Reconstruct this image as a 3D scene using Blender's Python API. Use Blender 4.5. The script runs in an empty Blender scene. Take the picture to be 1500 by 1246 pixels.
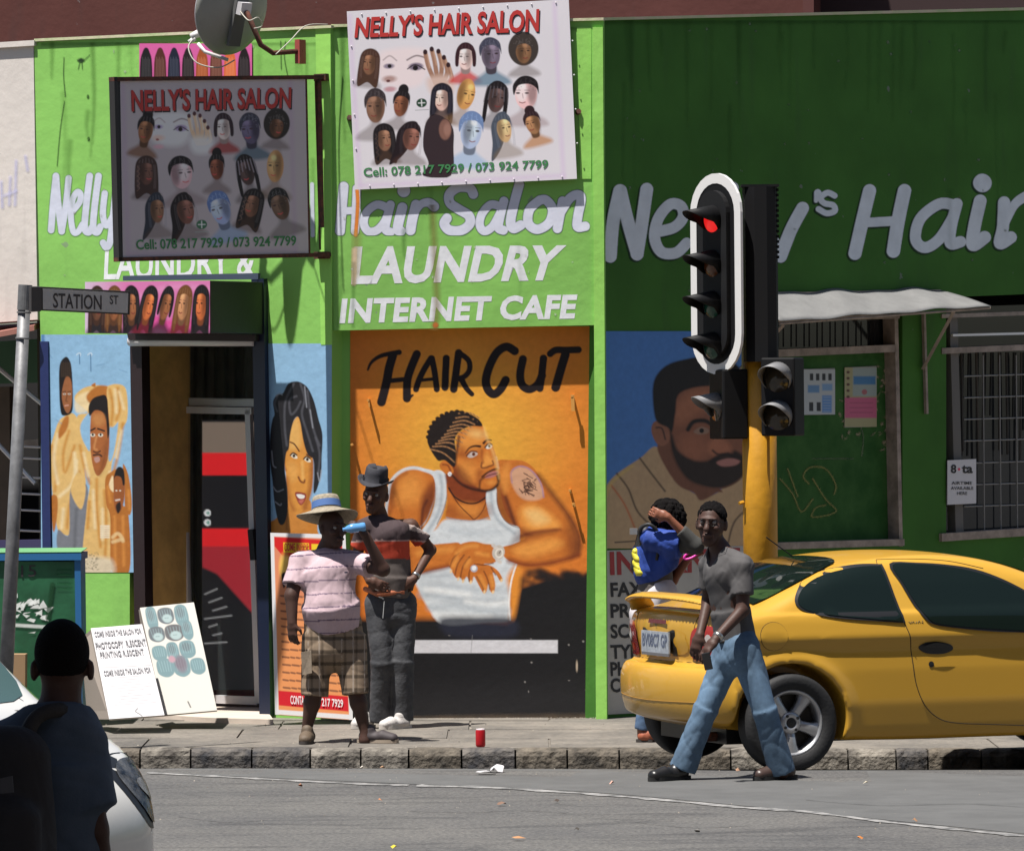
import bpy, math, random
import numpy as np
from mathutils import Vector
from mathutils.geometry import delaunay_2d_cdt
random.seed(7); RNG = np.random.default_rng(7)
SC = bpy.context.scene; COL = SC.collection
# ------------------------------------------------------------------ camera, sky, sun, exposure
CAMP = np.array([0.0, 0.0, 2.35]); FL = 7500.0
PITCH = math.atan((623 - 602) / FL); ROLL = math.radians(0.55)
_f = np.array([0, math.cos(PITCH), -math.sin(PITCH)]); _u0 = np.array([0, math.sin(PITCH), math.cos(PITCH)]); _r0 = np.array([1.0, 0, 0])
_r = math.cos(ROLL) * _r0 - math.sin(ROLL) * _u0; _u = math.sin(ROLL) * _r0 + math.cos(ROLL) * _u0
cd = bpy.data.cameras.new('camera'); cam = bpy.data.objects.new('camera', cd); COL.objects.link(cam)
from mathutils import Matrix
cam.matrix_world = Matrix(((_r[0], _u[0], -_f[0], CAMP[0]), (_r[1], _u[1], -_f[1], CAMP[1]), (_r[2], _u[2], -_f[2], CAMP[2]), (0, 0, 0, 1)))
cd.sensor_width = 36; cd.lens = 36 * FL / 1500; cd.clip_start = 0.5; cd.clip_end = 2000
SC.camera = cam
SUN = np.array([-0.27, -0.235, 1.0]); SUN /= np.linalg.norm(SUN)          # towards the sun
wd = bpy.data.worlds.new('World'); SC.world = wd; wd.use_nodes = True
nt = wd.node_tree; bg = nt.nodes['Background']
sky = nt.nodes.new('ShaderNodeTexSky'); sky.sky_type = 'NISHITA'; sky.sun_disc = False
sky.sun_elevation = math.asin(SUN[2]); sky.sun_rotation = math.atan2(SUN[0], SUN[1])
nt.links.new(sky.outputs[0], bg.inputs[0]); bg.inputs[1].default_value = 0.05
sl = bpy.data.lights.new('sun', 'SUN'); sl.energy = 5.0; sl.angle = math.radians(0.5); sl.color = (1.0, 0.96, 0.9)
sun = bpy.data.objects.new('sun', sl); COL.objects.link(sun); sun.location = (-8, -6, 25)
sun.rotation_euler = Vector(SUN).to_track_quat('Z', 'Y').to_euler()
vs = SC.view_settings; vs.view_transform = 'Standard'; vs.look = 'None'; vs.gamma = 1; vs.use_curve_mapping = False
vs.exposure = 0.78
SC.render.engine = 'CYCLES'
# ------------------------------------------------------------------ helpers: points
def rays(px, py):
    px = np.asarray(px, float); py = np.asarray(py, float)
    return _f + ((px - 750) / FL)[..., None] * _r + ((623 - py) / FL)[..., None] * _u
def atD(px, py, D):
    d = rays(px, py); return CAMP + d * (np.asarray(D) / d[..., 1])[..., None]
def onP(pl, px, py, off=0.0):
    p0, n = pl; d = rays(px, py); t = ((p0 + n * off - CAMP) @ n) / (d @ n)
    return CAMP + d * t[..., None]
def onZ(px, py, z):
    d = rays(px, py); return CAMP + d * ((z - CAMP[2]) / d[..., 2])[..., None]
def V(*a): return np.array(a, float)
def unit(v): v = np.asarray(v, float); return v / np.linalg.norm(v)
UP = V(0, 0, 1)
def lin(c):
    c = np.asarray(c, float) / 255.0
    return np.where(c <= 0.04045, c / 12.92, ((c + 0.055) / 1.055) ** 2.4)
# ------------------------------------------------------------------ helpers: materials
MATS = {}
def nodes(m):
    m.use_nodes = True; t = m.node_tree; return t, t.nodes['Principled BSDF']
def bump(t, b, scale, dist, detail=4, coord=None, extra=None):
    tc = t.nodes.new('ShaderNodeTexCoord'); n = t.nodes.new('ShaderNodeTexNoise'); n.inputs['Scale'].default_value = scale
    n.inputs['Detail'].default_value = detail; t.links.new(tc.outputs['Object'], n.inputs['Vector'])
    bu = t.nodes.new('ShaderNodeBump'); bu.inputs['Distance'].default_value = dist; bu.inputs['Strength'].default_value = 1.0
    t.links.new(n.outputs[0], bu.inputs['Height']); t.links.new(bu.outputs[0], b.inputs['Normal'])
    return tc, n
def mat(name, col, rough=0.6, metal=0.0, bs=None, bd=0.004, var=0.0, vscale=3.0, col2=None, emit=None, coat=0.0, spec=None, det=5):
    """plain or mottled material; col = linear base colour"""
    if name in MATS: return MATS[name]
    m = bpy.data.materials.new(name); t, b = nodes(m); c = tuple(col) + (1,)
    b.inputs['Base Color'].default_value = c; b.inputs['Roughness'].default_value = rough; b.inputs['Metallic'].default_value = metal
    if coat: b.inputs['Coat Weight'].default_value = coat; b.inputs['Coat Roughness'].default_value = 0.05
    if spec is not None: b.inputs['Specular IOR Level'].default_value = spec
    if bs: bump(t, b, bs, bd)
    if var or col2 is not None:
        tc = t.nodes.new('ShaderNodeTexCoord'); n = t.nodes.new('ShaderNodeTexNoise'); n.inputs['Scale'].default_value = vscale; n.inputs['Detail'].default_value = det
        n.inputs['Roughness'].default_value = 0.65
        t.links.new(tc.outputs['Object'], n.inputs['Vector'])
        r = t.nodes.new('ShaderNodeValToRGB'); r.color_ramp.elements[0].position = 0.36; r.color_ramp.elements[1].position = 0.66
        lo = [x * (1 - var) for x in col]; hi = [min(1, x * (1 + var)) for x in col] if col2 is None else list(col2)
        r.color_ramp.elements[0].color = tuple(lo) + (1,); r.color_ramp.elements[1].color = tuple(hi) + (1,)
        t.links.new(n.outputs[0], r.inputs[0]); t.links.new(r.outputs[0], b.inputs['Base Color'])
    if emit: b.inputs['Emission Color'].default_value = tuple(emit[:3]) + (1,); b.inputs['Emission Strength'].default_value = emit[3]
    MATS[name] = m; return m
def amat(name, rough=0.6, bs=None, bd=0.003, alpha=False, metal=0.0, var=0.0, vs_=30.0, spec=None, coat=0):
    """material coloured by the vertex attribute Col (paint laid on by the script)"""
    if name in MATS: return MATS[name]
    m = bpy.data.materials.new(name); t, b = nodes(m)
    a = t.nodes.new('ShaderNodeAttribute'); a.attribute_name = 'Col'
    src = a.outputs['Color']
    if var:
        tc = t.nodes.new('ShaderNodeTexCoord'); n = t.nodes.new('ShaderNodeTexNoise'); n.inputs['Scale'].default_value = vs_; n.inputs['Detail'].default_value = 6
        t.links.new(tc.outputs['Object'], n.inputs['Vector'])
        mr = t.nodes.new('ShaderNodeMapRange'); mr.inputs['From Min'].default_value = 0.3; mr.inputs['From Max'].default_value = 0.7
        mr.inputs['To Min'].default_value = 1 - var; mr.inputs['To Max'].default_value = 1 + var
        t.links.new(n.outputs[0], mr.inputs[0])
        vm = t.nodes.new('ShaderNodeVectorMath'); vm.operation = 'SCALE'; t.links.new(src, vm.inputs[0]); t.links.new(mr.outputs[0], vm.inputs['Scale']); src = vm.outputs[0]
    t.links.new(src, b.inputs['Base Color']); b.inputs['Roughness'].default_value = rough; b.inputs['Metallic'].default_value = metal
    if spec is not None: b.inputs['Specular IOR Level'].default_value = spec
    if coat: b.inputs['Coat Weight'].default_value = coat
    if alpha: t.links.new(a.outputs['Alpha'], b.inputs['Alpha'])
    if bs: bump(t, b, bs, bd)
    MATS[name] = m; return m
# ------------------------------------------------------------------ helpers: objects
def setp(o, label=None, cat=None, group=None, kind=None):
    for k, v in (('label', label), ('category', cat), ('group', group), ('kind', kind)):
        if v: o[k] = v
    return o
def empty(name, loc, label, cat, group=None, kind=None):
    o = bpy.data.objects.new(name, None); COL.objects.link(o); o.location = Vector(loc); o.empty_display_size = 0.2
    return setp(o, label, cat, group, kind)
def link(o, parent):
    COL.objects.link(o)
    if parent is not None:
        o.parent = parent
        p = parent; loc = Vector((0, 0, 0))
        while p is not None: loc += p.location; p = p.parent
        o.location = o.location - loc
    return o
def mesh(name, v, f, m, parent=None, smooth=False, col=None, **k):
    me = bpy.data.meshes.new(name)
    v = np.asarray(v, float).reshape(-1, 3)
    if isinstance(f, np.ndarray):
        n, w = f.shape; me.vertices.add(len(v)); me.vertices.foreach_set('co', v.ravel())
        me.loops.add(n * w); me.loops.foreach_set('vertex_index', f.ravel().astype(np.int32))
        me.polygons.add(n); me.polygons.foreach_set('loop_start', np.arange(0, n * w, w, dtype=np.int32))
        me.polygons.foreach_set('loop_total', np.full(n, w, dtype=np.int32))
        me.update(calc_edges=True); me.validate()
    else:
        me.from_pydata([tuple(p) for p in v], [], f); me.update()
    if smooth: me.polygons.foreach_set('use_smooth', np.ones(len(me.polygons), dtype=bool))
    for mm in (m if isinstance(m, (list, tuple)) else [m]): me.materials.append(mm)
    if col is not None:
        at = me.color_attributes.new('Col', 'FLOAT_COLOR', 'POINT'); c = np.asarray(col, np.float32)
        if c.shape[1] == 3: c = np.concatenate([c, np.ones((len(c), 1), np.float32)], 1)
        at.data.foreach_set('color', c.ravel())
    o = bpy.data.objects.new(name, me); link(o, parent); return setp(o, **k)
class MB:
    def __init__(s): s.v = []; s.f = []
    def add(s, v, f):
        n = len(s.v); s.v += [tuple(map(float, p)) for p in v]; s.f += [tuple(i + n for i in q) for q in f]; return s
    def prism(s, poly, vec):
        """front polygon poly (world points), back = poly + vec"""
        n = len(poly); p = [np.asarray(q, float) for q in poly]
        nn = sum(np.cross(p[i] - p[0], p[(i + 1) % n] - p[0]) for i in range(n))
        if nn @ np.asarray(vec) > 0: p = p[::-1]
        return s.add(p + [q + vec for q in p], [tuple(range(n)), tuple(range(2 * n - 1, n - 1, -1))] + [(i, i + n, (i + 1) % n + n, (i + 1) % n) for i in range(n)])
    def box(s, c, sx, sy, sz, ax=None):
        ax = ax if ax is not None else (V(1, 0, 0), V(0, 1, 0), UP); c = np.asarray(c, float)
        x, y, z = ax[0] * sx / 2, ax[1] * sy / 2, ax[2] * sz / 2
        v = [c + a * x + b * y + d * z for a in (-1, 1) for b in (-1, 1) for d in (-1, 1)]
        return s.add(v, [(0, 1, 3, 2), (4, 6, 7, 5), (0, 4, 5, 1), (2, 3, 7, 6), (0, 2, 6, 4), (1, 5, 7, 3)])
    def tube(s, pts, r, n=10, cap=True):
        pts = [np.asarray(p, float) for p in pts]; rs = r if isinstance(r, (list, tuple)) else [r] * len(pts)
        base = len(s.v); ref = None
        for i, p in enumerate(pts):
            t = unit(pts[min(i + 1, len(pts) - 1)] - pts[max(i - 1, 0)])
            if ref is None: ref = np.cross(t, UP if abs(t[2]) < 0.9 else V(1, 0, 0))
            a = unit(ref - t * (ref @ t)); b = np.cross(t, a); ref = a
            for k in range(n):
                w = 2 * math.pi * k / n; s.v.append(tuple(p + rs[i] * (math.cos(w) * a + math.sin(w) * b)))
        for i in range(len(pts) - 1):
            for k in range(n):
                k2 = (k + 1) % n; s.f.append((base + i * n + k, base + i * n + k2, base + (i + 1) * n + k2, base + (i + 1) * n + k))
        if cap: s.f.append(tuple(base + k for k in range(n))[::-1]); s.f.append(tuple(base + (len(pts) - 1) * n + k for k in range(n)))
        return s
    def lathe(s, c, ax, prof, n=32, ref=None):
        """prof = [(radius, height along ax)]"""
        ax = unit(ax); a = unit(np.cross(ax, UP if abs(ax[2]) < 0.9 else V(1, 0, 0))); b = np.cross(ax, a); base = len(s.v)
        for r, h in prof:
            for k in range(n):
                w = 2 * math.pi * k / n; s.v.append(tuple(c + ax * h + r * (math.cos(w) * a + math.sin(w) * b)))
        for i in range(len(prof) - 1):
            for k in range(n):
                k2 = (k + 1) % n; s.f.append((base + i * n + k, base + i * n + k2, base + (i + 1) * n + k2, base + (i + 1) * n + k))
        return s
    def obj(s, name, m, parent=None, smooth=False, bevel=0, **k):
        o = mesh(name, s.v, s.f, m, parent, smooth, **k)
        if bevel:
            b = o.modifiers.new('bevel', 'BEVEL'); b.width = bevel; b.segments = 2; b.limit_method = 'ANGLE'
        return o
def crom(pts, closed=False, n=8):
    p = np.asarray(pts, float); N = len(p); out = []
    rng = range(N) if closed else range(N - 1)
    for i in rng:
        if closed: a, b, c, d = p[(i - 1) % N], p[i], p[(i + 1) % N], p[(i + 2) % N]
        else: a, b, c, d = p[max(i - 1, 0)], p[i], p[i + 1], p[min(i + 2, N - 1)]
        t = np.linspace(0, 1, n, endpoint=False)[:, None]
        out.append(0.5 * ((2 * b) + (-a + c) * t + (2 * a - 5 * b + 4 * c - d) * t ** 2 + (-a + 3 * b - 3 * c + d) * t ** 3))
    if not closed: out.append(p[-1:])
    return np.concatenate(out)
def vnoise(X, Y, s, seed=0):
    """smooth value noise, vectorised"""
    r = np.random.default_rng(seed).random((64, 64)); x = X / s; y = Y / s
    xi = np.floor(x).astype(int); yi = np.floor(y).astype(int); fx = x - xi; fy = y - yi
    fx = fx * fx * (3 - 2 * fx); fy = fy * fy * (3 - 2 * fy)
    g = lambda a, b: r[a % 64, b % 64]
    return (g(xi, yi) * (1 - fx) + g(xi + 1, yi) * fx) * (1 - fy) + (g(xi, yi + 1) * (1 - fx) + g(xi + 1, yi + 1) * fx) * fy
def fbm(X, Y, s, seed=0, o=3): return sum(vnoise(X, Y, s / 2 ** i, seed + i) / 2 ** i for i in range(o)) / sum(1 / 2 ** i for i in range(o))
# ------------------------------------------------------------------ helpers: paint (brush strokes laid on a fine grid)
class Canvas:
    def __init__(s, x0, y0, x1, y1, k=1.0, base=None, gain=1.0):
        s.x0, s.y0, s.x1, s.y1 = x0, y0, x1, y1; s.gain = gain
        s.nx = int((x1 - x0) * k) + 1; s.ny = int((y1 - y0) * k) + 1
        s.gx = np.linspace(x0, x1, s.nx); s.gy = np.linspace(y0, y1, s.ny)
        s.X, s.Y = np.meshgrid(s.gx, s.gy); s.c = np.zeros((s.ny, s.nx, 3)); s.a = np.zeros((s.ny, s.nx))
        s.t = (0, 0, 1.0); s.rot = None
        if base is not None: s.c[:] = s.col(base); s.a[:] = 1
    def col(s, c): return np.minimum(lin(c) / s.gain, 0.9)
    def tf(s, x0=0, y0=0, k=1.0): s.t = (x0, y0, k); return s
    def P(s, pts):
        p = np.asarray(pts, float).reshape(-1, 2)
        if s.rot:
            cx, cy, a = s.rot; d = p - (cx, cy); p = np.stack([cx + d[:, 0] * math.cos(a) - d[:, 1] * math.sin(a), cy + d[:, 0] * math.sin(a) + d[:, 1] * math.cos(a)], 1)
        return p / s.t[2] + np.array(s.t[:2])
    def _win(s, lo, hi):
        i0, i1 = np.searchsorted(s.gx, [lo[0], hi[0]]); j0, j1 = np.searchsorted(s.gy, [lo[1], hi[1]])
        return slice(max(j0 - 1, 0), j1 + 1), slice(max(i0 - 1, 0), i1 + 1)
    def _put(s, w, cov, col):
        cov = np.clip(cov, 0, 1); a = s.a[w]; na = cov + a * (1 - cov)
        if callable(col): cc = col(s.X[w], s.Y[w])
        else: cc = s.col(col)
        m = (cov / np.maximum(na, 1e-6))[..., None]
        s.c[w] = s.c[w] * (1 - m) + cc * m; s.a[w] = na
    def poly(s, pts, col, soft=1.0, alpha=1.0, smooth=True, n=6):
        p = s.P(pts)
        if smooth: p = crom(p, True, n)
        w = s._win(p.min(0) - soft - 1, p.max(0) + soft + 1); X, Y = s.X[w], s.Y[w]
        if X.size == 0: return s
        d2 = np.full(X.shape, 1e9); ins = np.zeros(X.shape, bool); q = np.roll(p, -1, 0)
        for a, b in zip(p, q):
            e = b - a; L = max(e @ e, 1e-9); t = np.clip(((X - a[0]) * e[0] + (Y - a[1]) * e[1]) / L, 0, 1)
            d2 = np.minimum(d2, (X - a[0] - t * e[0]) ** 2 + (Y - a[1] - t * e[1]) ** 2)
            if abs(e[1]) > 1e-9:
                c = ((a[1] > Y) != (b[1] > Y)) & (X < e[0] * (Y - a[1]) / e[1] + a[0]); ins ^= c
        sd = np.sqrt(d2) * np.where(ins, -1, 1)
        s._put(w, np.clip(0.5 - sd / max(soft, 1e-3), 0, 1) * alpha, col); return s
    def stroke(s, pts, wd, col, soft=1.0, alpha=1.0, smooth=True):
        """wd in photo pixels (one number, or start/end)"""
        p = s.P(pts)
        if smooth and len(p) > 2: p = crom(p, False, 6)
        w0, w1 = (wd if isinstance(wd, tuple) else (wd, wd)); mx = max(w0, w1) / 2 + soft + 1
        w = s._win(p.min(0) - mx, p.max(0) + mx); X, Y = s.X[w], s.Y[w]
        if X.size == 0: return s
        sd = np.full(X.shape, 1e9); N = len(p) - 1
        for i in range(N):
            a, b = p[i], p[i + 1]; e = b - a; L = max(e @ e, 1e-9); t = np.clip(((X - a[0]) * e[0] + (Y - a[1]) * e[1]) / L, 0, 1)
            r = (w0 + (w1 - w0) * (i + t) / N) / 2
            sd = np.minimum(sd, np.hypot(X - a[0] - t * e[0], Y - a[1] - t * e[1]) - r)
        s._put(w, np.clip(0.5 - sd / max(soft, 1e-3), 0, 1) * alpha, col); return s
    def ell(s, cx, cy, rx, ry, col, rot=0, soft=1.0, alpha=1.0):
        c = s.P([(cx, cy)])[0]; rx, ry = rx / s.t[2], ry / s.t[2]; m = max(rx, ry) + soft + 1
        w = s._win(c - m, c + m); X, Y = s.X[w] - c[0], s.Y[w] - c[1]
        if X.size == 0: return s
        a = math.radians(rot) + (s.rot[2] if s.rot else 0); u = X * math.cos(a) + Y * math.sin(a); v = -X * math.sin(a) + Y * math.cos(a)
        k = np.sqrt((u / rx) ** 2 + (v / ry) ** 2); sd = (k - 1) * min(rx, ry)
        s._put(w, np.clip(0.5 - sd / max(soft, 1e-3), 0, 1) * alpha, col); return s
    def rect(s, x0, y0, x1, y1, col, soft=0.7, alpha=1.0): return s.poly([(x0, y0), (x1, y0), (x1, y1), (x0, y1)], col, soft, alpha, False)
    def fade(s, y0, y1, x0=None, x1=None, col=(255, 255, 255)): pass
    def grain(s, amt=0.06, sc=2.5, seed=3):
        n = fbm(s.X, s.Y, sc * 4, seed) * 0.6 + fbm(s.X, s.Y, sc, seed + 9) * 0.4; s.c *= (1 + (n - 0.5) * 2 * amt)[..., None]; return s
    def build(s, name, fn, m, parent, **k):
        """fn(X, Y) maps grid positions to world points"""
        ny, nx = s.ny, s.nx; idx = np.arange(ny * nx).reshape(ny, nx)
        f = np.stack([idx[:-1, :-1], idx[1:, :-1], idx[1:, 1:], idx[:-1, 1:]], -1).reshape(-1, 4)
        pts = fn(s.X, s.Y).reshape(-1, 3); a = s.a.ravel(); c = np.concatenate([s.c.reshape(-1, 3), a[:, None]], 1)
        if a.min() < 0.99:
            f = f[(a[f].max(1) > 0.01)]; used = np.unique(f); re = np.full(ny * nx, -1); re[used] = np.arange(len(used)); f = re[f]; pts = pts[used]; c = c[used]
        return mesh(name, pts, f, m, parent, col=c, **k)
def wallmap(pl, off): return lambda X, Y: onP(pl, X, Y, off)
def quadmap(tl, tr, br, bl, x0, y0, x1, y1, off=0.0):
    tl, tr, br, bl = map(lambda q: np.asarray(q, float), (tl, tr, br, bl)); n = unit(np.cross(bl - tl, tr - tl))
    def fn(X, Y):
        u = ((X - x0) / (x1 - x0))[..., None]; v = ((Y - y0) / (y1 - y0))[..., None]
        return tl * (1 - u) * (1 - v) + tr * u * (1 - v) + br * u * v + bl * (1 - u) * v + n * off
    return fn
def text(s, box, fn, m, parent, name='lettering', bold=0.0, shear=0.0, spacing=1.0, **k):
    """box = four (x, y) corners TL TR BR BL in the coordinates fn understands"""
    cu = bpy.data.curves.new('t', 'FONT'); cu.body = s; cu.offset = bold; cu.shear = shear; cu.space_character = spacing; cu.resolution_u = 3
    o = bpy.data.objects.new('t', cu); COL.objects.link(o); dg = bpy.context.evaluated_depsgraph_get(); dg.update()
    me = bpy.data.meshes.new_from_object(o.evaluated_get(dg)); bpy.data.objects.remove(o)
    n = len(me.vertices); v = np.zeros(n * 3); me.vertices.foreach_get('co', v); v = v.reshape(-1, 3)
    lo, hi = v.min(0), v.max(0)
    if any(ch in s for ch in 'gjpqy,') is False and s.upper() == s: pass
    u = (v[:, 0] - lo[0]) / (hi[0] - lo[0]); w = 1 - (v[:, 1] - lo[1]) / (hi[1] - lo[1])
    b = np.asarray(box, float); q = (b[0] * ((1 - u) * (1 - w))[:, None] + b[1] * (u * (1 - w))[:, None] + b[2] * (u * w)[:, None] + b[3] * ((1 - u) * w)[:, None])
    faces = [tuple(p.vertices) for p in me.polygons]; pts = fn(q[:, 0], q[:, 1])
    return mesh(name, pts, faces, m, parent, **k)
def R4(x0, y0, x1, y1): return [(x0, y0), (x1, y0), (x1, y1), (x0, y1)]
# ------------------------------------------------------------------ helpers: smooth solids (signed distance -> surface net)
def surface_net(f, org, h):
    nx, ny, nz = f.shape; s = f < 0
    c = np.zeros((nx - 1, ny - 1, nz - 1), np.int8)
    for a in (0, 1):
        for b in (0, 1):
            for d in (0, 1): c += s[a:nx - 1 + a, b:ny - 1 + b, d:nz - 1 + d]
    act = (c > 0) & (c < 8); I, J, K = np.nonzero(act); idx = np.full(act.shape, -1, np.int64); idx[I, J, K] = np.arange(len(I))
    acc = np.zeros((len(I), 3)); cnt = np.zeros(len(I)); cs = [(a, b, d) for a in (0, 1) for b in (0, 1) for d in (0, 1)]
    for p in cs:
        for ax in range(3):
            if p[ax] == 0:
                q = list(p); q[ax] = 1
                fa = f[I + p[0], J + p[1], K + p[2]]; fb = f[I + q[0], J + q[1], K + q[2]]; m = (fa < 0) != (fb < 0)
                t = np.where(m, fa / np.where(fa == fb, 1, fa - fb), 0); pt = np.array(p, float)[None].repeat(len(I), 0); pt[:, ax] = t
                acc[m] += pt[m]; cnt[m] += 1
    v = (np.stack([I, J, K], 1) + acc / cnt[:, None]) * h + org; F = []
    for ax, (o1, o2) in ((0, (1, 2)), (1, (2, 0)), (2, (0, 1))):
        sl0 = [slice(None)] * 3; sl1 = [slice(None)] * 3; sl0[ax] = slice(0, -1); sl1[ax] = slice(1, None)
        m = s[tuple(sl0)] != s[tuple(sl1)]; E = np.stack(np.nonzero(m), 1)
        ok = np.all([(E[:, o] > 0) & (E[:, o] < f.shape[o] - 1) for o in (o1, o2)], 0); E = E[ok]
        d1 = np.zeros(3, int); d1[o1] = 1; d2 = np.zeros(3, int); d2[o2] = 1
        g = lambda e: idx[e[:, 0], e[:, 1], e[:, 2]]
        q = np.stack([g(E), g(E - d1), g(E - d1 - d2), g(E - d2)], 1); neg = s[E[:, 0], E[:, 1], E[:, 2]]
        q[~neg] = q[~neg][:, ::-1]; F.append(q)
    return v, np.concatenate(F)[:, ::-1][:, ::-1]
class Solid:
    def __init__(s, lo, hi, h):
        s.h = h; s.o = np.asarray(lo, float) - 3 * h; n = np.ceil((np.asarray(hi) + 3 * h - s.o) / h).astype(int) + 1
        s.ax = [s.o[i] + np.arange(n[i]) * h for i in range(3)]; s.f = np.full(tuple(n), 1.0, np.float32)
    def sub(s, lo, hi):
        w = []
        for i in range(3):
            a, b = np.searchsorted(s.ax[i], [lo[i], hi[i]]); w.append(slice(max(a - 1, 0), b + 1))
        X, Y, Z = np.meshgrid(s.ax[0][w[0]], s.ax[1][w[1]], s.ax[2][w[2]], indexing='ij', copy=False); return tuple(w), X, Y, Z
    def put(s, w, d, k, op='u'):
        if d.size == 0: return
        f = s.f[w]
        if op == 'u':
            hh = np.clip(0.5 + 0.5 * (f - d) / k, 0, 1); s.f[w] = f * (1 - hh) + d * hh - k * hh * (1 - hh)
        else:
            d = -d; hh = np.clip(0.5 - 0.5 * (f - d) / k, 0, 1); s.f[w] = f * (1 - hh) + d * hh + k * hh * (1 - hh)
    def cone(s, a, b, ra, rb, asp=1.0, side=None, k=0.02, flat=False, op='u'):
        a = np.asarray(a, float); b = np.asarray(b, float); m = max(ra, rb) * max(asp, 1) + 0.03 + k
        w, X, Y, Z = s.sub(np.minimum(a, b) - m, np.maximum(a, b) + m); e = b - a; L = np.linalg.norm(e) + 1e-9; e = e / L
        x, y, z = X - a[0], Y - a[1], Z - a[2]; t = x * e[0] + y * e[1] + z * e[2]; tc = np.clip(t, 0, L)
        qx, qy, qz = x - tc * e[0], y - tc * e[1], z - tc * e[2]
        if side is not None and asp != 1.0:
            sd = unit(np.asarray(side, float) - e * (np.asarray(side) @ e)); p = qx * sd[0] + qy * sd[1] + qz * sd[2]; g = p * (1 / asp - 1)
            qx, qy, qz = qx + sd[0] * g, qy + sd[1] * g, qz + sd[2] * g
        r = ra + (rb - ra) * tc / L
        if flat:
            ov = np.abs(t - L / 2) - L / 2; ex = t - tc
            rad = np.sqrt(np.maximum(qx ** 2 + qy ** 2 + qz ** 2 - ex ** 2, 0)) - r; d = np.maximum(rad, ov)
        else: d = np.sqrt(qx ** 2 + qy ** 2 + qz ** 2) - r
        s.put(w, d.astype(np.float32), k, op); return s
    def ell(s, c, r, axes=None, k=0.015, op='u'):
        c = np.asarray(c, float); m = max(r) + 0.03 + k; w, X, Y, Z = s.sub(c - m, c + m); x, y, z = X - c[0], Y - c[1], Z - c[2]
        A = axes if axes is not None else (V(1, 0, 0), V(0, 1, 0), UP); p = [x * q[0] + y * q[1] + z * q[2] for q in A]
        k0 = np.sqrt(sum((p[i] / r[i]) ** 2 for i in range(3))); k1 = np.sqrt(sum((p[i] / r[i] ** 2) ** 2 for i in range(3))) + 1e-6
        s.put(w, (k0 * (k0 - 1) / k1).astype(np.float32), k, op); return s
    def cut(s, p, n, k=0.004):
        """keep the side n points away from"""
        X, Y, Z = np.meshgrid(*s.ax, indexing='ij', copy=False); n = unit(n); d = (X - p[0]) * n[0] + (Y - p[1]) * n[1] + (Z - p[2]) * n[2]
        s.f = np.maximum(s.f, d).astype(np.float32); return s
    def wrinkle(s, amp, fr=(14, 14, 26), seed=0):
        """soft volume swell plus sparse sharp cloth folds"""
        X, Y, Z = np.meshgrid(*s.ax, indexing='ij', copy=False); rs = np.random.default_rng(seed); n = 0
        for i in range(7):
            a, b, c = rs.normal(size=3) * (1, 1, .45); q = (0.75 + 0.28 * i); ph = 6.28 * rs.random(3)
            w = q * (fr[0] * X * a + fr[1] * Y * b + fr[2] * Z * (c + .35 * (-1) ** i)) + ph[0] + 2.2 * np.sin(6.5 * X * b + 5.3 * Z + ph[1])
            r = 1 - np.abs(np.sin(w)); mask = np.clip(.5 + np.sin(8 * X * c + 7 * Y + 9 * Z * a + ph[2]), 0, 1)
            n = n + (r ** 3) * mask / q ** .5
        s.f = (s.f + amp * .38 * (n - .4)).astype(np.float32); return s
    def obj(s, name, m, parent=None, paint=None, **k):
        v, f = surface_net(s.f, s.o, s.h)
        return mesh(name, v, f.astype(np.int32), m, parent, True, col=None if paint is None else paint(v), **k)
def patch(poly, fn, grid=0.05):
    """triangulated sheet with a clean outline: poly = 2-D outline, fn(u, v) -> world points"""
    p = np.asarray(poly, float); lo, hi = p.min(0), p.max(0); pts = [tuple(q) for q in p]; n = len(pts)
    gx = np.arange(lo[0], hi[0], grid); gy = np.arange(lo[1], hi[1], grid); q = np.roll(p, -1, 0)
    for x in gx:
        for y in gy:
            e = q - p; t = np.clip(((x - p[:, 0]) * e[:, 0] + (y - p[:, 1]) * e[:, 1]) / np.maximum((e ** 2).sum(1), 1e-12), 0, 1)
            if np.min(np.hypot(x - p[:, 0] - t * e[:, 0], y - p[:, 1] - t * e[:, 1])) < grid * 0.35: continue
            c = ((p[:, 1] > y) != (q[:, 1] > y)) & (x < e[:, 0] * (y - p[:, 1]) / np.where(e[:, 1] == 0, 1e-9, e[:, 1]) + p[:, 0])
            if c.sum() % 2: pts.append((x, y))
    r = delaunay_2d_cdt([Vector(a) for a in pts], [], [list(range(n))], 1, 1e-6)
    v = np.array([tuple(a) for a in r[0]]); return fn(v[:, 0], v[:, 1]), [tuple(t) for t in r[2]]
# ------------------------------------------------------------------ the corner: wall planes, kerb, ground heights
D2R = math.radians
C1 = atD(485, 1054, 36.4); C1[2] = 0
dC = V(math.cos(D2R(5)), -math.sin(D2R(5)), 0); nC = V(-math.sin(D2R(5)), -math.cos(D2R(5)), 0)
dL = V(math.cos(D2R(32)), -math.sin(D2R(32)), 0); nL = V(-math.sin(D2R(32)), -math.cos(D2R(32)), 0)
dR = V(math.cos(D2R(44)), math.sin(D2R(44)), 0); nR = V(math.sin(D2R(44)), -math.cos(D2R(44)), 0)
PC = (C1, nC); PL = (C1, nL)
C2 = onP(PC, 879, 1056); C2[2] = 0; PR = (C2, nR)
K0 = onZ(200, 1128.5, 0.0); K1 = onZ(1500, 1130.5, 0.0)
def kerb_y(x): return K0[1] + (x - K0[0]) * (K1[1] - K0[1]) / (K1[0] - K0[0])
def road_z(x, y):
    u = kerb_y(x) - y; t = min(max(u / 2.7, 0), 1); return 0.195 * (t * 1.25 - 0.25 * t * t) if u < 2.7 else 0.195
def walk_z(x, y): return 0.145 + 0.009 * max(0, y - kerb_y(x) - 0.15)
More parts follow.
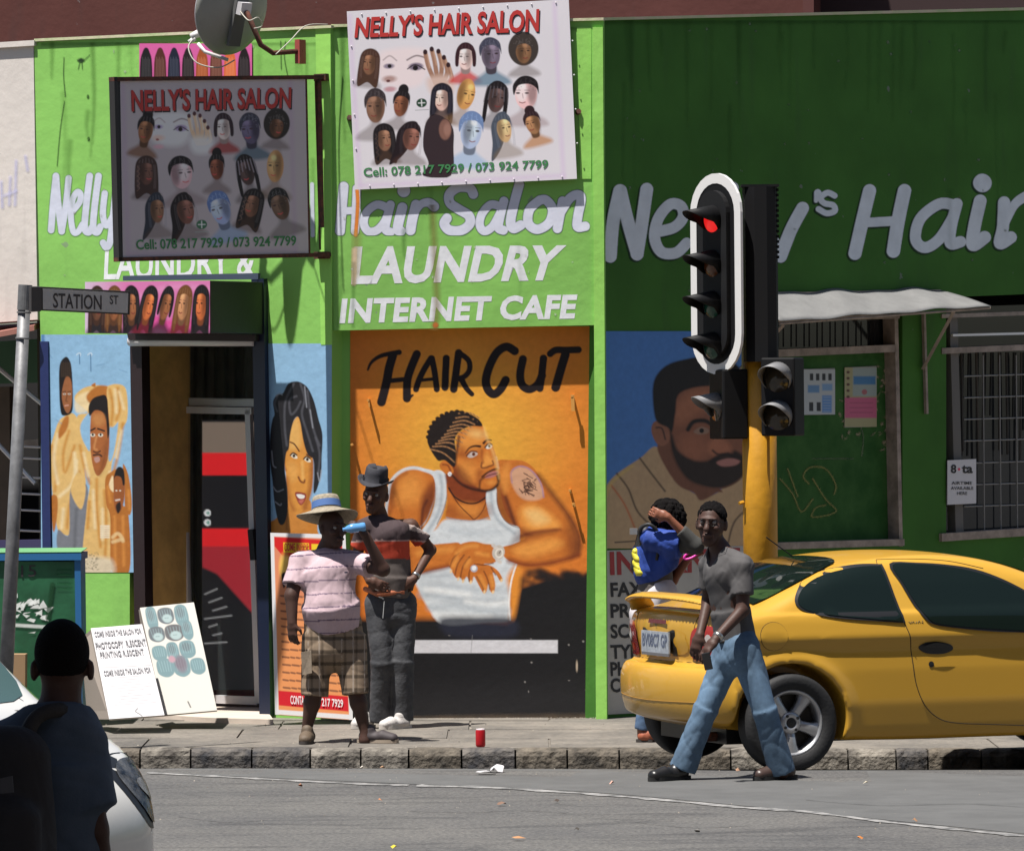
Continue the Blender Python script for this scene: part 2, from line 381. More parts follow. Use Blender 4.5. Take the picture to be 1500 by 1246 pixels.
def ground_at(px, py):
    """world point where the sight line meets the street"""
    d = rays(px, py); D = 24.0
    while D < 45:
        p = CAMP + d * (D / d[1]); z = walk_z(p[0], p[1]) if p[1] > kerb_y(p[0]) else road_z(p[0], p[1])
        if p[2] <= z: return p
        D += 0.01
    return p
G = {}
GREEN = (0.235, 0.50, 0.115)
def plaster(name, col, var=0.08, stain=0.3, bd=0.0028):
    m = bpy.data.materials.new(name); t, b = nodes(m); b.inputs['Roughness'].default_value = 0.62; b.inputs['Specular IOR Level'].default_value = 0.12
    tc = t.nodes.new('ShaderNodeTexCoord')
    def noise(sc, det=5, mp=None):
        n = t.nodes.new('ShaderNodeTexNoise'); n.inputs['Scale'].default_value = sc; n.inputs['Detail'].default_value = det
        if mp:
            q = t.nodes.new('ShaderNodeMapping'); q.inputs['Scale'].default_value = mp; t.links.new(tc.outputs['Object'], q.inputs[0]); t.links.new(q.outputs[0], n.inputs['Vector'])
        else: t.links.new(tc.outputs['Object'], n.inputs['Vector'])
        return n
    n1 = noise(1.6, 6); r1 = t.nodes.new('ShaderNodeValToRGB'); r1.color_ramp.elements[0].position = 0.3; r1.color_ramp.elements[1].position = 0.7
    r1.color_ramp.elements[0].color = tuple(c * (1 - var) for c in col) + (1,); r1.color_ramp.elements[1].color = tuple(min(1, c * (1 + var)) for c in col) + (1,)
    t.links.new(n1.outputs[0], r1.inputs[0])
    n2 = noise(2.2, 8, (3.0, 3.0, 0.35)); r2 = t.nodes.new('ShaderNodeValToRGB'); r2.color_ramp.elements[0].position = 0.60; r2.color_ramp.elements[1].position = 0.78
    mx = t.nodes.new('ShaderNodeMix'); mx.data_type = 'RGBA'; t.links.new(n2.outputs[0], r2.inputs[0])
    mu = t.nodes.new('ShaderNodeMath'); mu.operation = 'MULTIPLY'; mu.inputs[1].default_value = stain; t.links.new(r2.outputs[0], mu.inputs[0])
    t.links.new(mu.outputs[0], mx.inputs['Factor']); t.links.new(r1.outputs[0], mx.inputs['A']); mx.inputs['B'].default_value = tuple(c * 0.55 + 0.02 for c in col) + (1,)
    n4 = noise(9, 3); r4 = t.nodes.new('ShaderNodeValToRGB'); r4.color_ramp.elements[0].position = 0.735; r4.color_ramp.elements[1].position = 0.75
    mx2 = t.nodes.new('ShaderNodeMix'); mx2.data_type = 'RGBA'; t.links.new(n4.outputs[0], r4.inputs[0]); t.links.new(r4.outputs[0], mx2.inputs['Factor'])
    t.links.new(mx.outputs['Result'], mx2.inputs['A']); mx2.inputs['B'].default_value = tuple(c * 0.4 + 0.12 for c in col) + (1,)
    t.links.new(mx2.outputs['Result'], b.inputs['Base Color'])
    n3 = noise(14, 6); bu = t.nodes.new('ShaderNodeBump'); bu.inputs['Distance'].default_value = bd; t.links.new(n3.outputs[0], bu.inputs['Height'])
    n5 = noise(3, 3); bu2 = t.nodes.new('ShaderNodeBump'); bu2.inputs['Distance'].default_value = bd * 2; t.links.new(n5.outputs[0], bu2.inputs['Height'])
    t.links.new(bu.outputs[0], bu2.inputs['Normal']); t.links.new(bu2.outputs[0], b.inputs['Normal'])
    return m
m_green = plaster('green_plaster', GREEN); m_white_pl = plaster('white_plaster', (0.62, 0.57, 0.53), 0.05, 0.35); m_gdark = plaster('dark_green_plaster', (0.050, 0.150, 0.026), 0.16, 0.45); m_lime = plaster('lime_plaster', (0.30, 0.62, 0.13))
m_dark = mat('dark_interior', (0.012, 0.011, 0.012), 0.9); m_black = mat('black_paint', (0.012, 0.012, 0.014), 0.5, bs=20, bd=0.002)
m_gpaint = mat('green_door_paint', (0.022, 0.085, 0.018), 0.7, bs=9, bd=0.003, spec=.15, col2=(0.05, 0.135, 0.035), vscale=4)
m_grey = mat('weathered_timber', (0.30, 0.24, 0.20), 0.7, bs=30, bd=0.002, var=0.3, vscale=8)
m_glass = mat('dark_glass', (0.02, 0.022, 0.024), 0.06, spec=0.6)
m_alu = mat('aluminium', (0.60, 0.58, 0.60), 0.45, 0.2, bs=40, bd=0.0006)
m_rust = mat('rusty_steel', (0.05, 0.03, 0.022), 0.8, 0.3, bs=40, bd=0.001, col2=(0.16, 0.05, 0.03), vscale=25)
m_lett = amat('sign_paint', 0.65, bs=14, bd=0.0022, alpha=True, spec=.15, var=0.06, vs_=9)
m_mural = amat('mural_paint', 0.5, bs=16, bd=0.0024, var=0.05, vs_=24, spec=0.3)
m_print = amat('printed_sheet', 0.45, spec=0.3)
m_wpaint = mat('white_sign_paint', (0.74, 0.75, 0.78), 0.7, bs=14, bd=0.0022, var=0.06, vscale=12)
# ------------------------------------------------------------------ ground, road, pavement, kerb
m_as = bpy.data.materials.new('asphalt'); t, b = nodes(m_as); b.inputs['Roughness'].default_value = 0.85
tc = t.nodes.new('ShaderNodeTexCoord')
n1 = t.nodes.new('ShaderNodeTexNoise'); n1.inputs['Scale'].default_value = 42; n1.inputs['Detail'].default_value = 6; n1.inputs['Roughness'].default_value = 0.75
n2 = t.nodes.new('ShaderNodeTexNoise'); n2.inputs['Scale'].default_value = 0.8; n2.inputs['Detail'].default_value = 6
vo = t.nodes.new('ShaderNodeTexVoronoi'); vo.inputs['Scale'].default_value = 38
for n in (n1, n2, vo): t.links.new(tc.outputs['Object'], n.inputs['Vector'])
r = t.nodes.new('ShaderNodeValToRGB'); e = r.color_ramp.elements; e[0].position = 0.32; e[0].color = (0.038, 0.038, 0.04, 1); e[1].position = 0.7; e[1].color = (0.13, 0.127, 0.122, 1)
t.links.new(n1.outputs[0], r.inputs[0]); r2 = t.nodes.new('ShaderNodeValToRGB'); e = r2.color_ramp.elements; e[0].position = 0.35; e[0].color = (0.80, 0.80, 0.82, 1); e[1].position = 0.65; e[1].color = (1.12, 1.1, 1.07, 1)
t.links.new(n2.outputs[0], r2.inputs[0]); mm = t.nodes.new('ShaderNodeMix'); mm.data_type = 'RGBA'; mm.blend_type = 'MULTIPLY'; mm.inputs['Factor'].default_value = 1
t.links.new(r.outputs[0], mm.inputs['A']); t.links.new(r2.outputs[0], mm.inputs['B']); n9 = t.nodes.new('ShaderNodeTexNoise'); n9.inputs['Scale'].default_value = 1.7; n9.inputs['Detail'].default_value = 9; n9.inputs['Roughness'].default_value = 0.75; n9.inputs['Distortion'].default_value = 1.2
mp9 = t.nodes.new('ShaderNodeMapping'); mp9.inputs['Scale'].default_value = (0.5, 1.6, 1); t.links.new(tc.outputs['Object'], mp9.inputs[0]); t.links.new(mp9.outputs[0], n9.inputs['Vector'])
r9 = t.nodes.new('ShaderNodeValToRGB'); e = r9.color_ramp.elements; e[0].position = 0.36; e[0].color = (0.66, 0.66, 0.67, 1); e[1].position = 0.50; e[1].color = (1.08, 1.07, 1.05, 1)
t.links.new(n9.outputs[0], r9.inputs[0]); m9 = t.nodes.new('ShaderNodeMix'); m9.data_type = 'RGBA'; m9.blend_type = 'MULTIPLY'; m9.inputs['Factor'].default_value = 1
t.links.new(mm.outputs['Result'], m9.inputs['A']); t.links.new(r9.outputs[0], m9.inputs['B']); t.links.new(m9.outputs['Result'], b.inputs['Base Color'])
bu = t.nodes.new('ShaderNodeBump'); bu.inputs['Distance'].default_value = 0.006; t.links.new(vo.outputs[0], bu.inputs['Height']); t.links.new(bu.outputs[0], b.inputs['Normal'])
us = [0, 0.3, 0.7, 1.1, 1.5, 1.9, 2.3, 2.7, 4, 8, 16, 30, 60]; xs = list(np.linspace(-24, 24, 49)); v = []; f = []
for j, u in enumerate(us):
    for x in xs: y = kerb_y(x) - u; v.append((x, y, road_z(x, y)))
for j in range(len(us) - 1):
    for i in range(len(xs) - 1): a = j * len(xs) + i; f.append((a, a + len(xs), a + len(xs) + 1, a + 1))
mesh('road', v, f, m_as, kind='structure')
mesh('ground', [(-400, -400, -0.4), (400, -400, -0.4), (400, 400, -0.4), (-400, 400, -0.4)], [(0, 1, 2, 3)], m_as, kind='structure')
m_pave = bpy.data.materials.new('pavement'); t, b = nodes(m_pave); b.inputs['Roughness'].default_value = 0.9
tc = t.nodes.new('ShaderNodeTexCoord'); n1 = t.nodes.new('ShaderNodeTexNoise'); n1.inputs['Scale'].default_value = 1.3; n1.inputs['Detail'].default_value = 9; n1.inputs['Roughness'].default_value = 0.7
n2 = t.nodes.new('ShaderNodeTexNoise'); n2.inputs['Scale'].default_value = 30; n2.inputs['Detail'].default_value = 4
for n in (n1, n2): t.links.new(tc.outputs['Object'], n.inputs['Vector'])
r = t.nodes.new('ShaderNodeValToRGB'); e = r.color_ramp.elements; e[0].position = 0.33; e[0].color = (0.085, 0.078, 0.070, 1); e[1].position = 0.68; e[1].color = (0.21, 0.185, 0.155, 1)
t.links.new(n1.outputs[0], r.inputs[0]); r2 = t.nodes.new('ShaderNodeValToRGB'); e = r2.color_ramp.elements; e[0].position = 0.3; e[0].color = (0.8, 0.8, 0.8, 1); e[1].position = 0.7; e[1].color = (1.15, 1.15, 1.15, 1)
t.links.new(n2.outputs[0], r2.inputs[0]); mm = t.nodes.new('ShaderNodeMix'); mm.data_type = 'RGBA'; mm.blend_type = 'MULTIPLY'; mm.inputs['Factor'].default_value = 1
t.links.new(r.outputs[0], mm.inputs['A']); t.links.new(r2.outputs[0], mm.inputs['B']); t.links.new(mm.outputs['Result'], b.inputs['Base Color'])
bu = t.nodes.new('ShaderNodeBump'); bu.inputs['Distance'].default_value = 0.006; t.links.new(n2.outputs[0], bu.inputs['Height']); t.links.new(bu.outputs[0], b.inputs['Normal'])
# the pavement is laid in bays with open joints
pave = setp(bpy.data.objects.new('pavement', None), kind='structure'); COL.objects.link(pave)
ys = [0.15, 1.0, 1.85, 2.7, 4.2]; xk = -6.0; rj = random.Random(3)
mesh('pavement_bed', [(x, kerb_y(x) + u, walk_z(x, kerb_y(x) + u) - 0.012) for u in (0.13, 4, 26) for x in (-24, 24)], [(0, 2, 3, 1), (2, 4, 5, 3)], m_pave, pave)
for j in range(4):
    x = -6.5 + 0.4 * j
    while x < 6.5:
        w = 1.25 + rj.random() * 0.25; x2 = x + w; g = 0.008
        q = [(x + g, ys[j] + g), (x2 - g, ys[j] + g), (x2 - g, ys[j + 1] - g), (x + g, ys[j + 1] - g)]; dz = rj.uniform(-0.003, 0.003)
        top = [(a, kerb_y(a) + u, walk_z(a, kerb_y(a) + u) + dz + rj.uniform(-.001, .001)) for a, u in q]
        MB().prism([np.array(p) for p in top], V(0, 0, -0.03)).obj('slab', m_pave, pave)
        x = x2
# kerbstones, one by one
m_kl = mat('pale_kerbstone', (0.06, 0.052, 0.044), 0.9, bs=28, bd=0.02, col2=(0.25, 0.225, 0.19), vscale=7, det=8)
m_kd = mat('black_kerbstone', (0.022, 0.022, 0.026), 0.85, bs=28, bd=0.02, col2=(0.13, 0.115, 0.10), vscale=9, det=8)
m_kb = mat('brown_kerbstone', (0.028, 0.024, 0.019), 0.9, bs=28, bd=0.02, col2=(0.155, 0.13, 0.10), vscale=8, det=8)
kerb = setp(bpy.data.objects.new('kerb', None), kind='structure'); COL.objects.link(kerb)
edges = [-1500, -1380, -1250, -1130, -1000, -880, -750, -630, -500, -400, -310, -220, -130, -50, 30, 118, 205, 280, 370, 456, 530, 600, 677, 755, 830, 905, 985, 1065, 1150, 1232, 1300, 1345, 1420, 1500, 1590, 1680, 1780, 1900, 2030, 2160, 2300, 2500, 2800]
kinds = {280: 'k', 118: 'b', 205: 'l', 370: 'k', 456: 'l', 530: 'l', 600: 'b', 677: 'k', 755: 'b', 830: 'b', 905: 'b', 985: 'b', 1065: 'l', 1150: 'l', 1232: 'l', 1300: 'k', 1345: 'b', 1420: 'b'}
kerbx = lambda p: float(onP((K0, V(0, -1, 0)), p, 1120)[0])
for e0, e1 in zip(edges[:-1], edges[1:]):
    x0, x1 = kerbx(e0) + 0.006, kerbx(e1) - 0.006; k = kinds.get(e0, random.Random(e0).choice('lbb')); rr = random.Random(e0 + 5)
    n = 7; sec = [(0.0, -0.06), (0.0, 0.10), (0.012, 0.128), (0.035, 0.145), (0.15, 0.148), (0.15, -0.06)]; v = []; f = []
    for i in range(n + 1):
        x = x0 + (x1 - x0) * i / n; sh = 0.008 if i in (0, n) else 0
        for a, z in sec: v.append((x, kerb_y(x) + a + (sh if a < 0.1 else 0) + rr.uniform(-.006, .006) * (a < 0.1), z - sh * (z > 0.1) + rr.uniform(-.005, .005) * (z > 0.1 and a < 0.1)))
    m_ = len(sec)
    for i in range(n):
        for q in range(m_ - 1): f.append((i * m_ + q, (i + 1) * m_ + q, (i + 1) * m_ + q + 1, i * m_ + q + 1))
    f += [tuple(range(m_)), tuple(n * m_ + q for q in range(m_))[::-1]]
    mesh('kerbstone', v, f, {'l': m_kl, 'k': m_kd, 'b': m_kb}[k], kerb)
# worn painted line and tar seam on the road
m_line = mat('worn_road_paint', (0.085, 0.085, 0.085), 0.8, col2=(0.33, 0.32, 0.31), vscale=9, bs=38, bd=0.004)
def road_strip(name, pts, w, m, h=0.004, **k):
    P = [ground_at(*p) for p in pts]; P = crom(P, False, 8); v = []; f = []
    for i, p in enumerate(P):
        ww = w * (0.6 + 0.4 * math.sin(i * 1.7) * math.sin(i * 0.6 + 1)); q = V(p[0], p[1] - ww / 2, 0); r_ = V(p[0], p[1] + ww / 2, 0)
        q[2] = road_z(q[0], q[1]) + h; r_[2] = road_z(r_[0], r_[1]) + h; v += [q, r_]
    f = [(2 * i, 2 * i + 2, 2 * i + 3, 2 * i + 1) for i in range(len(P) - 1)]
    return mesh(name, v, f, m, **k)
road_strip('road_line', [(215, 1132), (330, 1138), (420, 1143), (540, 1149), (600, 1150)], 0.16, m_line, kind='structure')
road_strip('road_line', [(610, 1151), (720, 1154), (850, 1162), (960, 1171), (1090, 1183), (1180, 1189), (1300, 1204), (1440, 1219), (1540, 1228)], 0.22, m_line, kind='structure')
m_patch = mat('smooth_tar', (0.085, 0.085, 0.084), 0.85, bs=60, bd=0.002, var=0.12, vscale=3)
P1 = [ground_at(*p) for p in [(230, 1133), (420, 1141), (600, 1149), (850, 1160), (1090, 1181), (1500, 1222), (1640, 1236)]]
v = []
for p in crom(P1, False, 8):
    for u in np.linspace(0.01, 1, 6): y = kerb_y(p[0]) * (1 - u) + (p[1] + 0.06) * u - 0.01; v.append((p[0], y, road_z(p[0], y) + 0.002))
n = len(v) // 6; mesh('road_patch', v, [(6 * i + j, 6 * i + j + 1, 6 * i + 7 + j, 6 * i + 6 + j) for i in range(n - 1) for j in range(5)], m_patch, kind='structure')
m_crk = mat('tar_crack', (0.05, 0.05, 0.051), 0.8)
for i, pts in enumerate(([(600, 1188), (680, 1190), (760, 1187), (830, 1191)], [(1180, 1172), (1290, 1180), (1420, 1178), (1540, 1186)], [(260, 1196), (330, 1204), (390, 1201)], [(930, 1204), (1010, 1212), (1100, 1209)])): road_strip('road_crack', pts, 0.02, m_crk, 0.0055, kind='structure')
# ------------------------------------------------------------------ the salon building
def L_(px, py, off=0.0): return onP(PL, px, py, off)
def C_(px, py, off=0.0): return onP(PC, px, py, off)
def R_(px, py, off=0.0): return onP(PR, px, py, off)
def plate(mb, fn, poly, th, off=0.0):
    """slab whose front face is the px polygon on the wall plane at off, th thick backwards"""
    P = [fn(x, y, off) for x, y in poly]; n = {L_: nL, C_: nC, R_: nR}[fn]; return mb.prism(P, -n * th)
def bl(px): return 1075
salon = empty('salon_building', C1, 'green corner salon painted with hair murals and large white shop lettering', 'building')
G['salon'] = salon
wl = MB(); B = 1085
plate(wl, L_, [(50, 62), (190, 55), (190, B), (72, B)], 0.25)
plate(wl, L_, [(190, 55), (385, 45), (385, 492), (190, 490)], 0.25)
plate(wl, L_, [(385, 45), (485, 40), (485, B), (385, B)], 0.25)
wall1 = wl.obj('wall', m_green, salon, label='sunlit bright green wall with the shop door')
wc = MB()
plate(wc, C_, [(485, 38), (866, 29), (875, 476), (488, 484)], 0.25)
plate(wc, C_, [(866, 29), (884, 29), (890, B), (866 + 10, B)], 0.25, 0.004)
plate(wc, C_, [(480, 470), (866 + 14, 470), (866 + 14, B), (480, B)], 0.1, -0.112)
wall2 = wc.obj('wall', m_green, salon, label='narrow green corner wall with the haircut mural')
yj = lambda x: 455 - (x - 880) * 55 / 1420
wr = MB(); wr_top = [(880, 28), (1100, 24), (1370, 18), (1390, 14.5), (1500, 13), (2300, -5)]
plate(wr, R_, wr_top + [(2300, 400), (880, 455)], 0.25)
plate(wr, R_, [(880, 455), (1128, yj(1128)), (1128, B), (880, B)], 0.25)
plate(wr, R_, [(1322, yj(1322)), (1386, yj(1386)), (1386, B), (1322, B)], 0.25)
plate(wr, R_, [(1128, 800), (1322, 794), (1322, B), (1128, B)], 0.25)
plate(wr, R_, [(1386, 782), (1700, 765), (1700, B), (1386, B)], 0.25)
plate(wr, R_, [(1700, yj(1700)), (2300, 400), (2300, B), (1700, B)], 0.25)
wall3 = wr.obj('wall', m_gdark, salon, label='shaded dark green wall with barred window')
# pale weathered capping along the tops, and corner stripes
cp = MB()
for fn, a, b_ in ((L_, (50, 57), (485, 37)), (C_, (485, 36), (884, 26)), (R_, (884, 26), (2300, -8))):
    p = [fn(a[0], a[1], 0.02), fn(b_[0], b_[1], 0.02), fn(b_[0], b_[1] + 4, 0.02), fn(a[0], a[1] + 4, 0.02)]; cp.prism(p, -{L_: nL, C_: nC, R_: nR}[fn] * 0.30)
cp.obj('coping', mat('capping', (0.42, 0.5, 0.26), 0.8, bs=20, bd=0.004, col2=(0.6, 0.52, 0.38), vscale=5), salon)
st = MB(); plate(st, L_, [(462, 40), (484, 39.5), (486, 505), (470, 505)], 0.008, 0.006); st.obj('corner_stripe', m_lime, salon)
st = MB(); plate(st, C_, [(868, 40), (883, 40), (889, 1062), (873, 1060)], 0.02, 0.022); st.obj('corner_stripe', m_lime, salon)
st = MB(); plate(st, C_, [(845, 40), (866, 40), (866, 262), (850, 262)], 0.006, 0.006); st.obj('corner_stripe', m_lime, salon)
# roof slab and inner room (so that the openings look into a real dark interior)
rb = MB()
rp = [L_(50, 1000, -0.25), L_(485, 1000, -0.25), C_(880, 1000, -0.25), R_(2300, 1000, -0.25)]; rp = [V(p[0], p[1], 0) for p in rp]; back = [V(rp[3][0], 48, 0), V(rp[0][0], 48, 0)]
rb.prism([q + UP * 4.4 for q in rp + back], UP * 0.1); rb.obj('roof', mat('roof_felt', (0.08, 0.07, 0.07), 0.9), salon)
rm = MB(); rm.prism([q + UP * 0.185 for q in rp + back], -UP * 0.02); rm.obj('floor', mat('shop_floor', (0.2, 0.17, 0.13), 0.5), salon)
bw = MB()
for a, b_ in ((back[1] + V(0.1, 0, 0), rp[0] + V(0.12, 0.3, 0)), (back[0], back[1]), (rp[3] + V(0, 0.3, 0), back[0])):
    bw.prism([a, b_, b_ + UP * 4.4, a + UP * 4.4], unit(np.cross(b_ - a, UP)) * 0.1)
bw.prism([C2 + nC * -0.4 + V(0.1, 0, 0), V(C2[0] + 1.0, C2[1] + 9, 0), V(C2[0] + 1.0, C2[1] + 9, 4.4), C2 + nC * -0.4 + V(0.1, 0, 4.4)], V(0.1, 0, 0))
bw.obj('inner_wall', mat('shop_inner', (0.10, 0.085, 0.07), 0.9), salon)
# ------------------------------------------------------------------ brown storey behind and white neighbour on the left
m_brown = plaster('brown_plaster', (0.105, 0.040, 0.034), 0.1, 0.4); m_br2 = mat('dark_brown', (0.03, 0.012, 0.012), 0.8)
brn = empty('upper_storey', (0, 49.2, 4.4), 'dull red brown upper building rising behind the green parapet', 'building')
PB = (V(0, 49, 0), unit(V(-0.28, -1, 0)))
def B_(px, py, off=0.0): return onP(PB, px, py, off)
bm_ = MB(); bm_.prism([B_(-900, -420), B_(1176, -420), B_(1176, 120), B_(-900, 120)], -PB[1] * 0.3); bm_.obj('wall', m_brown, brn)
bm_ = MB(); bm_.prism([B_(1176, -420, .05), B_(1192, -420, .05), B_(1192, 120, .05), B_(1176, 120, .05)], -PB[1] * 0.3); bm_.obj('downpipe', mat('red_pipe', (0.09, 0.025, 0.02), 0.6), brn)
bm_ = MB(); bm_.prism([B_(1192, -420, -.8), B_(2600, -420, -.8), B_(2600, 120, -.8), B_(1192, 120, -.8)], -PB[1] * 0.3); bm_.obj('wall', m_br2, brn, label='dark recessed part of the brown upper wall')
nb = empty('neighbour_building', L_(40, 1050), 'white plastered shopfront next to the green salon at the left edge', 'building')
m_ = MB(); plate(m_, L_, [(-700, 112), (49, 66), (55, 468), (-700, 520)], 0.25); nw = m_.obj('wall', m_white_pl, nb)
m_ = MB(); plate(m_, L_, [(-700, 105), (50, 59), (50, 67), (-700, 113)], 0.3, 0.03); m_.obj('coping', m_white_pl, nb)
m_ = MB(); plate(m_, L_, [(-700, 480), (60, 480), (60, B), (-700, B)], 0.1, -1.4); m_.obj('wall', m_dark, nb, label='dark recess under the canopy')
m_ = MB(); plate(m_, L_, [(58, 500), (70, 500), (78, B), (66, B)], 0.2, 0.02); m_.obj('post', mat('blue_paint', (0.012, 0.022, 0.10), 0.5, bs=20, bd=0.002), nb)
m_ = MB(); P0 = [L_(-300, 540, 0.02), L_(55, 468, 0.02), L_(58, 505, 1.1), L_(-300, 590, 1.1)]
m_.prism([V(*p) for p in [L_(-400, 500, -0.3), L_(59, 472, -0.3), L_(50, 476, 0.10), L_(-400, 560, 0.9)]], V(0, 0, -0.04)); m_.obj('canopy', mat('faded_red_sheet', (0.34, 0.14, 0.11), 0.7, var=0.15), nb)
m_ = MB(); plate(m_, L_, [(-300, 520), (58, 496), (62, 560), (-300, 570)], 0.06, -0.6); m_.obj('fascia', mat('dark_green_paint', (0.03, 0.10, 0.05), 0.6), nb)
m_ = MB(); plate(m_, L_, [(-300, 575), (14, 566), (16, 1000), (-300, 1010)], 0.06, -0.9); m_.obj('door_panel', mat('brown_board', (0.09, 0.062, 0.045), 0.7, var=0.2), nb)
for a, b_ in (((-40, 508), (62, 592)), ((-60, 590), (52, 708))):
    MB().tube([L_(a[0], a[1], -0.25), L_(b_[0], b_[1], -0.25)], 0.017, 6).obj('brace', m_alu, nb)
for py in (655, 672, 700, 724, 748, 778): MB().tube([L_(18, py - 2, -0.5), L_(60, py, -0.5)], 0.009, 6).obj('shelf_bar', m_alu, nb)
m_ = MB(); plate(m_, L_, [(26, 645), (58, 643), (58, 654), (26, 656)], 0.1, -0.55); m_.obj('shelf', m_grey, nb)
m_ = MB(); plate(m_, L_, [(-60, 792), (64, 790), (64, 830), (-60, 832)], 0.1, 0.0); m_.obj('plinth', mat('violet_plinth', (0.035, 0.03, 0.09), 0.6), nb)
cv = Canvas(0, 225, 52, 330, 1, gain=0.95); cv.tf(0, 0, 2.966)
for p in ([(5, 790), (10, 900)], [(45, 770), (40, 890)], [(70, 700), (65, 890)], [(110, 680), (120, 740)], [(20, 850), (70, 830)]): cv.stroke(p, 4, (190, 190, 225), 4, 0.5)
cv.build('faded_lettering', wallmap(PL, 0.004), m_lett, nw)
# ------------------------------------------------------------------ shop door
door = empty('shop_door', L_(290, 1040), 'open salon entrance with aluminium framed glass door and yellow jamb', 'door')
m_yel = mat('ochre_plaster', (0.62, 0.37, 0.13), 0.7, bs=12, bd=0.004, var=0.15, vscale=5)
m_jamb = mat('dark_maroon_paint', (0.022, 0.011, 0.012), 0.45, bs=16, bd=0.002)
m_navy = mat('navy_paint', (0.008, 0.013, 0.035), 0.4, bs=16, bd=0.002)
m_ = MB(); plate(m_, L_, [(190, 489), (207, 489), (215, 1050), (199, 1050)], 0.10, 0.03); m_.obj('jamb', m_jamb, door)
m_ = MB(); plate(m_, L_, [(368, 408), (386, 408), (396, 1048), (380, 1048)], 0.30, 0.05); m_.obj('jamb', m_navy, door, label='dark navy jamb post')
a0, a1 = L_(206, 500, -0.02), L_(206, 1050, -0.02)
pp = [a0, a1, a1 - nL * 0.62, a0 - nL * 0.62]; m_ = MB().prism(pp, -dL * 0.04); m_.obj('reveal', m_yel, door)
m_ = MB(); plate(m_, L_, [(150, 500), (249, 502), (249, 1050), (150, 1050)], 0.05, -0.63); m_.obj('side_wall', m_yel, door)
def bar_(fn, a, b_, w, d, off, m, par, name, **k):
    """rectangular bar between two px points on plane offset off"""
    A, Bq = fn(*a, off), fn(*b_, off); n = {L_: nL, C_: nC, R_: nR}[fn]; ax = unit(Bq - A); s = unit(np.cross(ax, n))
    mb = MB().box((A + Bq) / 2 - n * d / 2, np.linalg.norm(Bq - A), w, d, (ax, s, n)); return mb.obj(name, m, par, **k)
fo = -0.62
bar_(L_, (240, 588), (378, 590), 0.06, 0.06, fo, m_alu, door, 'frame')
bar_(L_, (246, 588), (262, 1040), 0.05, 0.06, fo + 0.01, m_alu, door, 'frame')
bar_(L_, (376, 500), (392, 1040), 0.04, 0.06, fo + 0.015, m_alu, door, 'frame')
leaf = bar_(L_, (263, 598), (276, 1030), 0.055, 0.04, fo + 0.03, m_alu, door, 'door_leaf')
bar_(L_, (362, 600), (377, 1030), 0.045, 0.04, fo + 0.03, m_alu, leaf, 'stile')
bar_(L_, (263, 600), (368, 602), 0.05, 0.038, fo + 0.03, m_alu, leaf, 'top_rail')
bar_(L_, (276, 1022), (376, 1026), 0.06, 0.038, fo + 0.03, m_alu, leaf, 'bottom_rail')
bar_(L_, (366, 775), (370, 820), 0.045, 0.05, fo + 0.07, m_black, leaf, 'handle')
m_pane = bpy.data.materials.new('window_glass'); t, b = nodes(m_pane); b.inputs['Roughness'].default_value = 0.03; b.inputs['Base Color'].default_value = (0.10, 0.12, 0.12, 1); b.inputs['Alpha'].default_value = 0.12; b.inputs['IOR'].default_value = 1.45
m_ = MB(); plate(m_, L_, [(268, 604), (366, 606), (380, 1024), (280, 1022)], 0.008, fo + 0.01); m_.obj('glass', m_pane, leaf)
m_ = MB(); plate(m_, L_, [(225, 505), (378, 508), (378, 586), (240, 584)], 0.008, fo); m_.obj('transom_glass', m_pane, door)
m_ = MB(); plate(m_, L_, [(240, 598), (262, 598), (274, 1024), (256, 1024)], 0.008, fo); m_.obj('side_glass', m_glass, door)
m_step = mat('cream_tile', (0.55, 0.47, 0.40), 0.6, bs=9, bd=0.002, var=0.1)
q = [L_(300, 1020, 0.55), L_(400, 1020, 0.55), L_(388, 1020, -0.62), L_(200, 1020, -0.62), L_(200, 1020, 0.3)]
m_ = MB().prism([V(p[0], p[1], 0.20) for p in q], V(0, 0, -0.08)); m_.obj('doorstep', m_step, door)
# a glowing panel painted as the reflection in the door glass, and a curtain
PI_ = (L_(330, 900, -1.25), nL)
col_ = empty('door_reflection', onP(PI_, 330, 1030), 'red and black reflection painted on a glowing panel behind the glass door', 'reflection')
m_refl = amat('reflection_print', 0.4); t = m_refl.node_tree; b = t.nodes['Principled BSDF']; t.links.new(t.nodes['Attribute'].outputs['Color'], b.inputs['Emission Color']); b.inputs['Emission Strength'].default_value = 0.42  # the painted reflection is made to glow; no lamp stands here
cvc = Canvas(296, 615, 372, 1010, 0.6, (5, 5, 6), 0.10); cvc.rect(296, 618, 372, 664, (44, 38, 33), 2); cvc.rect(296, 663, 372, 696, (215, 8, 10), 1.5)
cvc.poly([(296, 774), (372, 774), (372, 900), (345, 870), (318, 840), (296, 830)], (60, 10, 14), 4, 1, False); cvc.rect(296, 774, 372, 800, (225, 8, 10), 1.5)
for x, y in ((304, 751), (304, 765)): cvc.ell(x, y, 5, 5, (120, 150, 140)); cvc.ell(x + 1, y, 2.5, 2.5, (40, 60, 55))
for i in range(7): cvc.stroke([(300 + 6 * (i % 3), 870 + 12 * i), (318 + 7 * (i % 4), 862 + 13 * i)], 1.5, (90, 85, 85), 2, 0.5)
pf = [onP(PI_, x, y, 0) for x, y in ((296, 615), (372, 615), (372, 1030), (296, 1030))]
MB().prism(pf, -nL * 0.4).obj('cabinet', mat('reflection_slab', (0.25, 0.02, 0.02), 0.5), col_)  # slab that only carries the painted reflection
cvc.build('reflection_front', wallmap(PI_, 0.006), m_refl, col_)
PI2 = (L_(330, 900, -2.0), nL)
cur = empty('curtain', onP(PI2, 270, 1000), 'dark striped curtain hanging inside the salon entrance', 'curtain')
v = []; 
